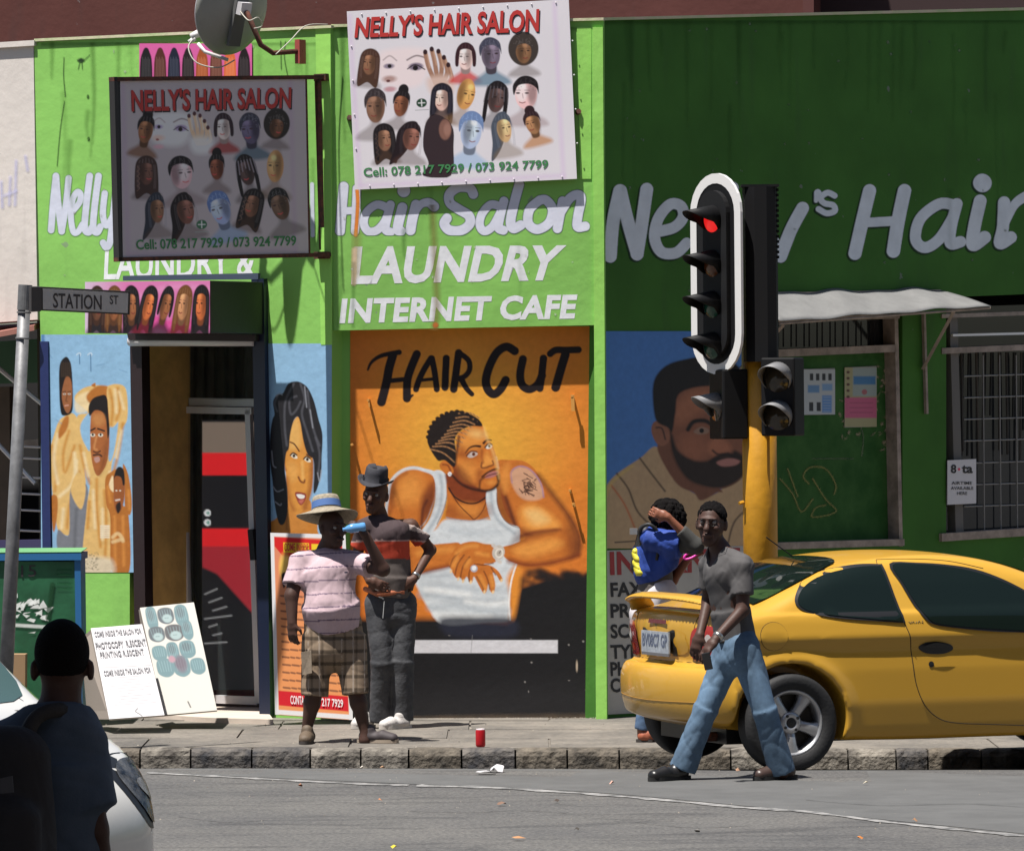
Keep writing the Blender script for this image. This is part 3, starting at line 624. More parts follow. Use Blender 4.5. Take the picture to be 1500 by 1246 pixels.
for i in range(60):
    u = i / 59; px = 230 + 160 * u; o = 0.04 * math.sin(i * 1.1) + 0.02 * math.sin(i * 2.3)
    v += [onP(PI2, px, 500, o), onP(PI2, px, 1040, o)]
mesh('cloth', v, [(2 * i, 2 * i + 1, 2 * i + 3, 2 * i + 2) for i in range(59)], mat('curtain_cloth', (0.06, 0.05, 0.035), 0.9, var=0.5, vscale=3), cur, True)
# ------------------------------------------------------------------ roller shutter box with pink poster
bx = empty('shutter_box', L_(290, 450, 0.3), 'black roller shutter housing jutting out above the salon door', 'shutter box')
PX = 0.70
A = [onP(PL, 202 - 77 + 0, 413, PX), onP(PL, 308, 411, PX), onP(PL, 308, 488, PX), onP(PL, 125, 488, PX)]
MB().prism(A, -nL * (PX - 0.01)).obj('housing', m_black, bx, bevel=0.004)
m_ = MB(); q = [onP(PL, 190, 500, 0.05), onP(PL, 372, 500, 0.05)]; m_.tube([q[0], q[1]], 0.035, 12); m_.obj('shutter_roll', m_alu, bx, True)
m_ = MB(); plate(m_, L_, [(186, 488), (374, 490), (374, 500), (188, 498)], 0.12, 0.10); m_.obj('lintel_rail', m_jamb, bx)
m_ = MB(); q = [onP(PL, 180, 407, 0.62), onP(PL, 380, 404, 0.02)]; plate(m_, L_, [(180, 404), (378, 400), (378, 409), (180, 411)], 0.03, 0.3); m_.obj('top_board', mat('slate_board', (0.05, 0.07, 0.11), 0.6), bx)
# ------------------------------------------------------------------ doorway and window on the shaded wall
d2 = empty('side_door', R_(1230, 900), 'boarded green door pasted with notices behind the traffic light', 'door')
rc = -0.10
m_ = MB(); plate(m_, R_, [(1126, 515), (1313, 508), (1319, 798), (1126, 804)], 0.04, rc); pnl = m_.obj('door_panel', m_gpaint, d2)
m_ = MB(); plate(m_, R_, [(1126, 470), (1310, 464), (1312, 505), (1126, 512)], 0.02, rc - 0.03); m_.obj('transom_glass', m_glass, d2)
for k_ in range(9): bar_(R_, (1148 + 19 * k_, 471), (1148 + 19 * k_, 508), 0.008, 0.008, rc, m_dark, d2, 'transom_bar')
bar_(R_, (1126, 469), (1318, 463), 0.035, 0.12, 0.012, m_grey, d2, 'frame')
bar_(R_, (1126, 518), (1314, 510), 0.055, 0.10, 0.008, m_grey, d2, 'frame')
bar_(R_, (1313, 463), (1320, 800), 0.04, 0.12, 0.01, m_grey, d2, 'frame')
bar_(R_, (1126, 800), (1325, 794), 0.05, 0.2, 0.03, m_grey, d2, 'sill')
win = empty('barred_window', R_(1500, 620), 'dark shop window behind a grid of pale burglar bars', 'window')
m_ = MB(); plate(m_, R_, [(1384, 450), (1702, 440), (1702, 775), (1384, 790)], 0.02, -0.16); m_.obj('pane', m_glass, win)
bar_(R_, (1380, 463), (1705, 452), 0.03, 0.10, 0.012, m_grey, win, 'frame')
bar_(R_, (1380, 514), (1705, 500), 0.045, 0.10, 0.008, m_grey, win, 'frame')
bar_(R_, (1397, 464), (1406, 784), 0.09, 0.08, -0.02, mat('dull_frame', (0.13, 0.12, 0.11), 0.7), win, 'frame')
bar_(R_, (1380, 787), (1705, 766), 0.06, 0.14, 0.03, m_grey, win, 'sill')
bar_(R_, (1396, 491), (1705, 483), 0.018, 0.03, 0.0, mat('white_tube', (0.75, 0.75, 0.75), 0.4), win, 'light_tube')
m_bar = mat('burglar_bar', (0.27, 0.26, 0.25), 0.5, 0.2)
for i in range(7):
    y = 551 + 31.6 * i + (0 if i < 4 else 1); MB().tube([R_(1412, y, -0.05), R_(1705, y - 9, -0.05)], 0.0055, 6).obj('bar', m_bar, win)
for i in range(12):
    x = 1440 + 24.2 * i; MB().tube([R_(x, 520, -0.04), R_(x + 2, 778, -0.04)], 0.0055, 6).obj('bar', m_bar, win)
for i in range(26):
    rr = random.Random(i); x = 1408 + 11 * i; MB().tube([R_(x, 516, -0.13), R_(x + rr.uniform(-3, 3), 600 + 80 * rr.random(), -0.13)], 0.01, 5).obj('hanging_strip', mat('dusty_fringe%d' % (i % 3), [(0.045, 0.04, 0.035), (0.02, 0.02, 0.018), (0.065, 0.055, 0.045)][i % 3], 0.9), win)
# awning
aw = empty('metal_awning', R_(1260, 425), 'small grey sheet metal awning over the boarded side door', 'awning')
m_sheet = mat('galvanised_sheet', (0.17, 0.168, 0.165), 0.6, 0.0, bs=6, bd=0.01, var=0.1, vscale=5)
n_ = 40; v = []; AW = 0.42
tl, tr = R_(1085, 428, 0.01), R_(1378, 423, 0.01)
bl_, br_ = onP(PR, 1085 + 57, 471, AW), onP(PR, 1452, 448, AW)
for i in range(n_ + 1):
    u = i / n_
    for j in range(9):
        w = j / 8; p = (tl * (1 - u) + tr * u) * (1 - w) + (bl_ * (1 - u) + br_ * u) * w; p = p + UP * (0.010 * math.sin(u * 17 + 1.5 * w) + 0.007 * math.sin(u * 31 + 4 * w)) * (1 - 0.4 * w); v.append(p)
f = [(i * 9 + j, (i + 1) * 9 + j, (i + 1) * 9 + j + 1, i * 9 + j + 1) for i in range(n_) for j in range(8)]
o = mesh('sheet', v, f, m_sheet, aw, True); so = o.modifiers.new('s', 'SOLIDIFY'); so.thickness = 0.004
bar_(R_, (1085, 432), (1378, 427), 0.03, 0.03, 0.03, m_grey, aw, 'wall_batten')
A0 = onP(PR, 1142, 474, AW - 0.02); A1 = onP(PR, 1450, 451, AW - 0.02); MB().tube([A0, A1], 0.010, 6).obj('front_rail', m_grey, aw)
w0, w1, w2 = R_(1353, 460, 0.025), R_(1357, 606, 0.025), R_(1352, 540, 0.03); tip = onP(PR, 1398, 455, AW * 0.95)
MB().tube([w0, w1], 0.017, 4).obj('wall_strut', m_grey, aw); MB().tube([w2, tip], 0.017, 4).obj('brace', m_grey, aw)
ww0, tip2 = R_(1085, 540, 0.03), onP(PR, 1148, 475, AW * 0.95); MB().tube([ww0, tip2], 0.017, 4).obj('brace', m_grey, aw)

# ------------------------------------------------------------------ unseen blocks added behind and beside the camera to cut the sky light
m_opp = plaster('sky_blocker_plaster', (0.13, 0.10, 0.08), 0.1, 0.3); m_opw = mat('sky_blocker_window', (0.02, 0.022, 0.025), 0.1)
def block(x0, x1, y, h, nx, ny, lab, depth=9, face=-1):
    b_ = empty('sky_blocker', (x0, y, 0.2), lab, 'building'); MB().prism([V(x0, y, 0.1), V(x1, y, 0.1), V(x1, y, h), V(x0, y, h)], V(0, -depth, 0)).obj('wall', m_opp, b_)
    for i in range(nx):
        for j in range(ny): cx = x0 + (x1 - x0) * (i + .5) / nx; cz = 1.9 + j * (h - 2) / ny; MB().box((cx, y + .01, cz), 1.3, .05, 1.5).obj('window', m_opw, b_)  # windows of the added unseen block
block(-26, -9, -8, 11, 5, 3, 'unseen plastered block added to cut sky light on the left'); block(-9, 6, -9, 15, 5, 4, 'tallest unseen block added to cut sky light'); block(6, 26, -8, 12, 6, 3, 'wide unseen block added to cut sky light on the right')
sb_ = empty('sky_blocker', (12, 10, .2), 'tall unseen block added to cut sky light at the side street', 'building'); MB().prism([V(5.5, -6, .1), V(9, 20, .1), V(9, 20, 15), V(5.5, -6, 15)], V(8, 0, 0)).obj('wall', m_opp, sb_)
sb_ = empty('sky_blocker', (-14, 4, .2), 'unseen block added to cut sky light near the left corner', 'building'); MB().prism([V(-10, -7, .1), V(-12, 16, .1), V(-12, 16, 13), V(-10, -7, 13)], V(-8, 0, 0)).obj('wall', m_opp, sb_)
# ------------------------------------------------------------------ painted murals (paint colours laid on fine grids)
GC, GL_, GR = 0.92, 1.25, 0.255       # how bright each wall stands in the light: photo colour / paint colour
# ---- haircut mural on the corner wall
c = Canvas(513, 478, 868, 1066, 1.0, (214, 122, 46), GC)
X, Y = c.X, c.Y
g = np.exp(-(((X - 690) / 150) ** 2 + ((Y - 640) / 130) ** 2))[..., None]
c.c = c.c * (1 - g) + c.col((228, 168, 62)) * g
e_ = np.clip(np.abs(X - 690) / 180, 0, 1)[..., None] ** 2.5; c.c = c.c * (1 - 0.35 * e_) + c.col((196, 88, 36)) * 0.35 * e_
n = fbm(X, Y, 60, 4)[..., None]; c.c *= 0.93 + 0.14 * n
c.tf(550, 590, 3.775)
BL = (26, 25, 27); rt0 = random.Random(12)
# black ground
c.tf(); c.poly([(500, 905), (640, 905), (742, 912), (748, 885), (762, 858), (800, 846), (880, 838), (880, 1080), (500, 1080)], BL, 12, 1, False)
for i in range(60): x = rt0.uniform(746, 868); c.ell(x, 846 + (12 if x < 765 else 0) + rt0.gauss(0, 5), rt0.uniform(3, 9), rt0.uniform(3, 8), BL, 0, 6, .6)
c.poly([(500, 1010), (880, 1000), (880, 1080), (500, 1080)], (40, 39, 41), 40, 0.6, False)
c.tf(550, 590, 3.775)
SK, SD, SH, SX = (196, 112, 44), (128, 58, 28), (232, 156, 72), (84, 38, 26)
W1, W2, W3 = (208, 212, 214), (150, 160, 168), (236, 236, 232)
# vest body
c.poly([(250, 740), (330, 700), (400, 640), (600, 640), (700, 660), (790, 700), (786, 900), (760, 980), (742, 1100), (745, 1200), (600, 1215), (380, 1225), (290, 1130), (215, 980), (190, 880)], W1, 4, 1)
c.poly([(730, 960), (800, 880), (800, 1000), (770, 1180), (742, 1200), (745, 1080)], (222, 140, 52), 8, 1)
c.stroke([(783, 880), (752, 980), (738, 1100), (744, 1200)], 2.2, W3, 1.5)
for p, a in (([(260, 1000), (420, 1010), (600, 1040), (720, 1030)], .35), ([(250, 1060), (400, 1075), (560, 1100), (700, 1090)], .5), ([(300, 1130), (450, 1120), (600, 1150), (730, 1150)], .45), ([(240, 950), (330, 960), (420, 950)], .4), ([(420, 700), (520, 720), (700, 710)], .3)):
    c.stroke(p, 9, W2, 9, a)
for p in ([(280, 1030), (420, 1045), (520, 1060)], [(330, 1170), (470, 1180), (640, 1180)], [(500, 1095), (620, 1110), (720, 1100)]): c.stroke(p, 6, W3, 7, .7)
c.poly([(360, 1190), (560, 1180), (760, 1190), (760, 1290), (420, 1290)], (38, 40, 54), 10, .9)
# left shoulder and arm
c.poly([(62, 500), (80, 430), (130, 375), (200, 350), (270, 362), (340, 395), (330, 520), (262, 680), (150, 700), (60, 620)], W1, 1.5)
c.poly([(80, 500), (96, 435), (140, 390), (200, 368), (262, 378), (322, 410), (330, 500), (310, 570), (262, 670), (150, 720), (70, 640)], SK, 2)
c.poly([(130, 430), (190, 395), (250, 420), (255, 520), (190, 560), (120, 540)], SH, 22, .65)
c.poly([(262, 500), (325, 430), (330, 540), (280, 640), (240, 690), (250, 590)], SD, 10, .75)
c.stroke([(255, 690), (262, 590), (285, 540)], 3.5, SX, 4, .9); c.stroke([(85, 600), (100, 450), (170, 385)], 4, SD, 7, .6)
# left strap
c.poly([(318, 385), (355, 372), (392, 400), (400, 470), (385, 570), (350, 660), (300, 730), (245, 760), (250, 715), (300, 640), (330, 540), (332, 450)], W1, 1.5)
c.stroke([(358, 400), (368, 480), (350, 600), (290, 710)], 4, W2, 5, .7); c.stroke([(390, 400), (398, 480), (380, 580), (340, 670)], 1.2, (90, 80, 76), 1.2, .8)
# right arm: shoulder, upper arm, elbow, forearm
c.poly([(672, 330), (740, 315), (820, 322), (880, 365), (925, 440), (1000, 530), (1070, 620), (1120, 710), (1137, 790), (1118, 850), (1040, 870), (940, 900), (840, 904), (760, 880), (712, 850), (700, 800), (760, 780), (830, 745), (790, 700), (720, 600), (690, 480)], SK, 1.5)
c.poly([(720, 500), (760, 600), (790, 700), (740, 690), (700, 640), (660, 560), (668, 420)], SD, 9, .8); c.stroke([(780, 700), (750, 610), (720, 520)], 4, SX, 5, .9)
c.stroke([(900, 400), (1000, 530), (1080, 640), (1125, 740), (1120, 830)], 7, SX, 8, .75)
c.poly([(800, 590), (860, 560), (950, 600), (1020, 680), (960, 700), (860, 705), (810, 660)], SH, 12, .95); c.poly([(830, 600), (900, 590), (960, 650), (880, 670)], (246, 190, 120), 12, .8)
c.stroke([(800, 735), (880, 715), (960, 705), (1020, 700)], 4, SD, 5, .9)
c.poly([(760, 810), (860, 770), (980, 750), (1040, 780), (940, 830), (820, 850)], SH, 12, .8); c.stroke([(740, 870), (840, 895), (960, 885), (1060, 860), (1120, 840)], 7, SD, 7, .9)
c.poly([(1040, 700), (1110, 740), (1120, 820), (1060, 840)], SD, 18, .5)
# tattoo (a plain swirl of dark lines)
c.poly([(752, 380), (800, 352), (860, 375), (912, 440), (925, 520), (860, 540), (800, 520), (755, 450)], (206, 160, 130), 4, .9); c.stroke([(755, 440), (752, 380), (800, 350), (860, 372), (912, 440), (930, 520)], 2, (160, 130, 160), 2, .8)
rt = random.Random(4)
for i in range(26): 
    a = rt.uniform(0, 6.3); r_ = rt.uniform(5, 46); x, y = 845 + r_ * math.cos(a), 455 + 1.3 * r_ * math.sin(a); c.stroke([(x, y), (x + rt.uniform(-22, 22), y + rt.uniform(-22, 22)), (x + rt.uniform(-30, 30), y + rt.uniform(-20, 30))], 1.3, (70, 44, 36), 1, .85)
# chest and neck
c.poly([(395, 440), (450, 500), (560, 530), (620, 490), (625, 560), (640, 620), (560, 648), (470, 645), (392, 632), (398, 560)], SK, 2)
c.poly([(385, 330), (440, 340), (560, 460), (640, 480), (625, 530), (520, 545), (430, 505), (395, 450)], SD, 4)
c.poly([(405, 430), (460, 490), (560, 510), (612, 480), (600, 540), (520, 560), (440, 530)], SD, 8, .85); c.poly([(470, 560), (580, 570), (610, 620), (480, 630)], SH, 14, .4)
c.stroke([(405, 470), (440, 520), (500, 552), (560, 552), (612, 520)], 2.2, (40, 22, 20), 1.2); c.stroke([(410, 480), (460, 560), (520, 620), (548, 642), (590, 600), (612, 545)], 1.4, (60, 30, 22), 1, .9)
# right strap
c.poly([(612, 500), (640, 470), (668, 470), (672, 560), (700, 630), (740, 670), (795, 690), (790, 760), (740, 750), (690, 710), (640, 650), (618, 580)], W1, 1.5)
c.stroke([(640, 500), (650, 590), (690, 660), (770, 720)], 4, W2, 5, .7); c.stroke([(670, 500), (676, 560), (702, 630), (745, 672), (795, 690)], 1.2, (110, 90, 80), 1.2, .8)
c.stroke([(392, 632), (470, 647), (560, 650), (625, 632)], 1.4, (160, 165, 170), 1.4, .9)
# head
c.poly([(440, 340), (448, 200), (470, 160), (540, 125), (590, 125), (610, 180), (650, 240), (672, 320), (680, 400), (678, 440), (650, 475), (610, 484), (560, 465), (480, 440), (420, 400)], SK, 1.5)
c.poly([(470, 190), (540, 145), (585, 150), (600, 210), (560, 250), (500, 255), (465, 240)], SH, 14, .7); c.poly([(460, 330), (520, 320), (560, 360), (550, 420), (490, 410)], SH, 16, .5)
c.poly([(440, 340), (480, 420), (560, 470), (610, 485), (560, 482), (480, 455), (420, 410)], SD, 8, .9)
c.poly([(360, 330), (385, 318), (420, 345), (432, 380), (410, 395), (380, 385), (356, 355)], SK, 1.5); c.stroke([(372, 340), (400, 345), (415, 375)], 2.2, SD, 2, .9); c.ell(411, 393, 11, 12, (240, 240, 240)); c.ell(411, 393, 5, 5, (190, 190, 200))
c.stroke([(425, 400), (470, 445), (520, 470), (570, 482), (610, 486), (650, 475), (678, 445), (682, 400)], (3.5, 4.5), (48, 24, 18), 3, .95)
c.stroke([(575, 470), (580, 430), (600, 412)], 3, (48, 24, 18), 3, .8); c.stroke([(672, 402), (682, 430)], 3, (48, 24, 18), 2, .8)
c.stroke([(590, 408), (615, 388), (645, 372), (670, 364)], 2.8, (44, 22, 18), 1.8, .95)
c.poly([(604, 412), (625, 388), (650, 378), (676, 376), (678, 392), (650, 410), (620, 416)], (172, 108, 104), 1.8); c.stroke([(604, 410), (640, 396), (676, 388)], 1.2, (70, 30, 30), 1)
c.poly([(600, 300), (618, 270), (630, 290), (656, 318), (650, 340), (620, 350), (590, 362), (586, 340)], SH, 7, .8); c.stroke([(588, 330), (586, 355), (606, 358), (630, 350), (652, 340), (648, 320)], 2.4, SX, 2, .8); c.stroke([(590, 260), (588, 300), (596, 330)], 3, SD, 4, .6)
c.stroke([(498, 276), (520, 248), (550, 238), (578, 240)], (1.5, 3.6), (36, 18, 16), 1.8); c.stroke([(598, 222), (618, 204), (640, 206)], (3.4, 1.5), (36, 18, 16), 1.6)
c.poly([(508, 292), (530, 272), (556, 272), (564, 284), (540, 300), (518, 302)], (226, 222, 214), 1.5); c.ell(543, 283, 9, 10, (40, 24, 20)); c.stroke([(504, 292), (528, 268), (560, 270)], 1.8, (40, 20, 16), 1.2)
c.poly([(610, 246), (626, 228), (644, 234), (640, 248), (620, 254)], (226, 222, 214), 1.5); c.ell(630, 238, 7, 8, (40, 24, 20)); c.stroke([(606, 246), (626, 224), (644, 230)], 1.8, (40, 20, 16), 1.2)
c.stroke([(668, 300), (680, 360)], 2, (226, 200, 170), 3, .5)
# hair: tight braids
c.poly([(440, 200), (470, 155), (530, 128), (590, 128), (570, 90), (520, 60), (460, 42), (400, 55), (340, 88), (304, 130), (286, 200), (300, 250), (330, 300), (350, 320), (385, 318), (425, 350), (440, 345), (445, 270)], (34, 26, 24), 1.5)
for i in range(11):
    t_ = i / 10; x0, y0 = 300 + 170 * t_ - 10 * t_ * t_, 255 - 200 * t_ + 20 * math.sin(3 * t_); x1, y1 = 440 + 135 * t_, 330 - 205 * t_ ** .6 - 4 * i
    c.stroke([(x0, y0), ((x0 + x1) / 2 + 4, (y0 + y1) / 2 - 16), (x1, y1)], 1.7, (178, 128, 84), 1.5, .95)
    for q in range(6): 
        s_ = q / 6 + 0.05; c.stroke([(x0 + (x1 - x0) * s_, y0 + (y1 - y0) * s_ - 16 * math.sin(3.1 * s_) - 3), (x0 + (x1 - x0) * s_ + 8, y0 + (y1 - y0) * s_ - 16 * math.sin(3.1 * s_) + 7)], 1.0, (84, 64, 52), 1, .6)
c.stroke([(440, 340), (452, 260), (462, 190)], 3, (34, 26, 24), 4, .9)
for i in range(13):
    a = 3.25 + 2.3 * i / 12; c.ell(440 + 150 * math.cos(a), 205 + 158 * math.sin(a) * (.98 if a < 4.7 else 1), 13, 11, (34, 26, 24), 0, 1.2)
# form shadows and lights of the painted figure
c.poly([(600, 130), (625, 200), (660, 280), (680, 360), (684, 420), (672, 380), (640, 260), (606, 190)], (244, 190, 120), 5, .6); c.poly([(455, 350), (500, 380), (530, 430), (560, 465), (500, 450), (450, 400)], SX, 9, .55)
c.poly([(470, 230), (500, 262), (570, 262), (560, 300), (500, 310), (462, 290)], SD, 9, .45); c.poly([(560, 380), (590, 370), (584, 430), (560, 440)], SD, 8, .5); c.ell(640, 440, 22, 10, SH, 0, 5, .6); c.ell(560, 170, 40, 20, (248, 196, 124), 10, 10, .6)
c.poly([(800, 700), (880, 712), (1000, 705), (900, 740), (800, 770), (740, 790)], SX, 10, .55); c.poly([(1060, 620), (1110, 700), (1130, 790), (1090, 850), (1080, 760)], SX, 13, .55); c.poly([(260, 540), (325, 470), (325, 560), (280, 650)], SX, 12, .5); c.poly([(95, 560), (85, 500), (110, 430), (112, 560)], SX, 10, .45)
c.poly([(700, 360), (740, 335), (742, 440), (716, 500), (690, 440)], SH, 9, .5); c.poly([(460, 790), (560, 775), (640, 795), (600, 830), (500, 820)], (240, 176, 96), 8, .5); c.poly([(240, 900), (400, 878), (420, 905), (260, 940)], SX, 9, .5); c.poly([(390, 560), (470, 600), (540, 640), (400, 632)], SD, 12, .5); c.poly([(570, 600), (630, 560), (640, 615), (580, 640)], SD, 10, .5)
# lower left forearm, hands, watch, ring
c.poly([(190, 800), (300, 785), (400, 775), (470, 780), (460, 880), (400, 905), (300, 925), (200, 950)], SK, 1.8); c.stroke([(190, 945), (320, 920), (410, 898)], 6, SD, 6, .8); c.stroke([(240, 830), (340, 815), (430, 810)], 8, SH, 10, .6)
c.poly([(405, 870), (430, 820), (470, 780), (540, 765), (600, 778), (660, 790), (672, 860), (650, 885), (600, 890), (640, 900), (680, 930), (704, 975), (690, 985), (668, 950), (650, 940), (662, 1000), (655, 1048), (635, 1040), (625, 1000), (612, 1045), (595, 1048), (570, 1005), (545, 960), (535, 990), (520, 990), (505, 960), (485, 985), (470, 965), (460, 970), (440, 960), (415, 915)], SK, 1.5)
for p in ([(412, 905), (430, 860), (460, 830)], [(440, 950), (455, 890), (490, 840)], [(470, 965), (485, 900), (520, 850)], [(518, 985), (520, 930), (550, 890)], [(560, 960), (590, 1010), (600, 1045)], [(600, 930), (622, 980), (632, 1030)], [(640, 910), (664, 950)], [(560, 890), (600, 895), (650, 885)]): c.stroke(p, 1.8, SX, 2, .8)
for p in ([(450, 830), (500, 795), (560, 790)], [(430, 900), (450, 860)], [(500, 900), (520, 870)], [(580, 960), (610, 1020)], [(640, 960), (650, 1010)], [(560, 830), (620, 840)]): c.stroke(p, 5, SH, 6, .7)
for x, y in ((418, 930), (458, 972), (485, 984), (527, 990), (602, 1044), (650, 1044), (697, 980)): c.ell(x, y, 6, 10, (236, 200, 150), 20, 1.5)
c.ell(680, 826, 34, 42, (196, 188, 178), 15); c.ell(684, 830, 23, 28, (226, 218, 206), 15); c.ell(684, 830, 14, 17, (182, 172, 160), 15); c.stroke([(684, 830), (692, 818)], 1.2, BL, 1); c.stroke([(650, 786), (668, 800)], 5, (206, 198, 190), 1.5); c.stroke([(672, 866), (690, 880)], 5, (206, 198, 190), 1.5)
c.ell(545, 915, 20, 20, (170, 170, 180)); c.ell(545, 912, 13, 13, (240, 240, 245))
# wide brush lettering HAIR CUT
c.tf(490, 470, 3.75); IK = (30, 22, 24)
for p, w in (([(320, 190), (300, 260), (285, 340), (258, 445)], 13), ([(183, 268), (205, 225), (260, 190), (355, 172)], (3, 8)), ([(452, 182), (420, 260), (400, 330), (398, 425)], 12), ([(398, 425), (430, 408)], (9, 3)), ([(290, 330), (340, 325), (405, 318)], 7),
             ([(530, 205), (490, 270), (462, 330), (448, 375)], 9), ([(535, 205), (550, 280), (562, 375)], 9), ([(480, 325), (545, 318)], 5), ([(614, 205), (610, 290), (607, 365)], 10.5),
             ([(682, 175), (668, 280), (655, 375)], 11), ([(680, 172), (735, 215), (742, 265), (720, 300), (685, 318)], 8), ([(695, 315), (725, 370), (755, 402)], (9, 7)),
             ([(990, 165), (945, 142), (895, 170), (855, 240), (832, 320), (842, 375), (875, 402), (912, 375), (940, 325)], 12.5),
             ([(1035, 210), (1020, 290), (1030, 350), (1070, 375), (1115, 350), (1140, 300)], 12), ([(1148, 205), (1138, 300), (1128, 370)], 11),
             ([(1185, 180), (1215, 160), (1270, 160), (1340, 158)], 10), ([(1268, 185), (1245, 260), (1215, 365)], 13)): c.stroke(p, w, IK, 1.0)
c.tf(); c.rect(600, 937, 817, 956, (206, 204, 208), .8)
c.stroke([(692, 930), (690, 955)], 1, (120, 118, 118), 1, .6)
for i in range(9): x, y = rt.uniform(600, 866), rt.uniform(930, 1050); c.ell(x, y, rt.uniform(.5, 1.6), rt.uniform(.5, 1.6), (150, 145, 140), 0, .8, .7)
c.ell(845, 975, 1.5, 8, (190, 170, 150), 0, 1, .8)
c.grain(.05)
c.build('haircut_mural', wallmap(PC, -0.112 + 0.004), m_mural, wall2)
# ---- lettering on the corner wall fascia
c = Canvas(488, 262, 864, 345, 1.35, None, GC); c.tf(480, 260, 3.75)
hair = [([(88, 50), (68, 295)], 11.5), ([(160, 60), (150, 295)], 9.5), ([(85, 185), (160, 180)], 8),
 ([(325, 165), (270, 150), (215, 190), (198, 250), (222, 295), (270, 290), (315, 240), (340, 170)], 9.5), ([(345, 150), (325, 230), (318, 285), (345, 300)], 10),
 ([(410, 165), (390, 245), (385, 285), (400, 295)], 12), ([(418, 72), (418, 74)], 16), ([(485, 150), (465, 230), (455, 290)], 12), ([(470, 210), (510, 150), (555, 138), (585, 160)], (7, 12)),
 ([(800, 92), (780, 60), (720, 55), (670, 90), (672, 140), (720, 175), (775, 210), (780, 255), (735, 290), (670, 290), (640, 255), (655, 225)], 11.5),
 ([(950, 160), (895, 150), (848, 200), (835, 260), (860, 295), (905, 270), (945, 200)], 9.5), ([(968, 130), (948, 210), (938, 275), (965, 290)], 10.5),
 ([(1052, 40), (1025, 140), (1005, 240), (1020, 280), (1060, 262)], 11.5), ([(1165, 125), (1110, 175), (1102, 250), (1150, 285), (1215, 250), (1235, 175), (1200, 125), (1165, 125)], 11),
 ([(1290, 130), (1275, 210), (1262, 280)], 11), ([(1280, 190), (1330, 115), (1375, 95), (1392, 120), (1375, 210), (1372, 270), (1415, 268)], 11)]
wadd = lambda w, d: tuple(q + d for q in w) if isinstance(w, tuple) else w + d
for p, w in hair: c.stroke(p, wadd(w, 4.2), (96, 110, 110), 1.2)
for p, w in hair: c.stroke(p, wadd(w, 2.6), (206, 208, 222), 1.0)
c.grain(.04); c.build('painted_lettering', wallmap(PC, 0.0012), m_lett, wall2)
fc = wallmap(PC, 0.0012)
text('LAUNDRY', [(518, 361), (830, 359), (815, 411), (514, 417)], fc, m_wpaint, wall2, 'painted_lettering', .04, .03, 1.04)
text('INTERNET CAFE', [(500, 437), (846, 431), (842, 467), (497, 474)], fc, m_wpaint, wall2, 'painted_lettering', .042, .03, 1.05)
c = Canvas(514, 276, 535, 420, 1, None, GC); c.stroke([(523, 278), (524, 300), (521, 344)], 5, (216, 128, 52), 2); c.stroke([(522, 344), (520, 400)], 12, (160, 150, 90), 10, .4); c.stroke([(519, 366), (518, 415)], 7, (218, 190, 160), 4, .7)
c.build('rust_stain', wallmap(PC, 0.0022), m_lett, wall2)
c = Canvas(540, 300, 660, 484, 1, None, GC); c.stroke([(633, 300), (636, 360), (640, 450), (636, 480)], 7, (140, 120, 70), 9, .5); c.ell(638, 476, 4, 4, (190, 100, 50), 0, 3, .8); c.build('rust_stain', wallmap(PC, 0.0019), m_lett, wall2)
# ---- letters on the sunlit wall
c = Canvas(60, 245, 185, 372, 1.3, None, GL_); c.tf(0, 0, 2.966)
nl = [([(222, 1000), (232, 870), (243, 770)], 8.5), ([(243, 765), (252, 880), (268, 1005)], 8.5), ([(268, 1005), (285, 900), (298, 775)], 8), ([(318, 915), (345, 880), (350, 845), (335, 835), (315, 870), (308, 940), (318, 1005), (338, 1008), (358, 975)], 7.5),
 ([(390, 765), (375, 890), (368, 990), (385, 1010), (398, 990)], 8.5), ([(428, 765), (412, 890), (405, 990), (422, 1010), (436, 985)], 8.5), ([(455, 840), (447, 930), (462, 980), (490, 940)], 8), ([(503, 830), (490, 950), (478, 1050), (462, 1075), (448, 1055)], 8.5)]
for p, w in nl: c.stroke(p, wadd(w, 2.6), (120, 160, 110), 1.2)
for p, w in nl: c.stroke(p, wadd(w, 1.2), (218, 222, 238), 1)
c.grain(.04); c.build('painted_lettering', wallmap(PL, 0.0012), m_lett, wall1)
fl = wallmap(PL, 0.0012)
text('LAUNDRY &', [(154, 366), (372, 358), (374, 407), (152, 410)], fl, m_wpaint, wall1, 'painted_lettering', .02, .0)
c = Canvas(450, 262, 468, 350, 1.2, None, GL_); c.stroke([(457, 270), (458, 345)], 6, (214, 220, 232), 1.2); c.build('painted_lettering', wallmap(PL, 0.004), m_lett, wall1)
# cracks and nail stains
c = Canvas(80, 60, 500, 260, 1, None, GL_); c.tf(0, 0, 2.966)
for p in ([(278, 250), (276, 330), (284, 420)], [(340, 300), (352, 255), (358, 300)], [(335, 262), (355, 268), (390, 240)], [(1245, 150), (1235, 240), (1250, 330)], [(1218, 130), (1222, 300)], [(280, 440), (262, 560), (248, 720)]): c.stroke(p, 1.2, (60, 90, 50), 1.2, .8)
c.ell(352, 262, 14, 8, (40, 60, 40), 0, 2, .9); c.ell(382, 420, 5, 8, (70, 110, 50)); c.ell(385, 603, 5, 8, (70, 110, 50)); c.build('crack', wallmap(PL, 0.003), m_lett, wall1)
# ---- blue panel with three painted figures
c = Canvas(60, 490, 200, 838, 1.25, (150, 192, 226), GL_); X, Y = c.X, c.Y; c.c *= (0.92 + 0.16 * fbm(X, Y, 40, 2))[..., None]
c.tf(60, 500, 3.664)
c.stroke([(10, -40), (40, 1200)], 5, (70, 120, 180), 3, .8)
GT, GT2, GT3, GS = (232, 190, 120), (206, 140, 58), (246, 222, 176), (188, 116, 50)
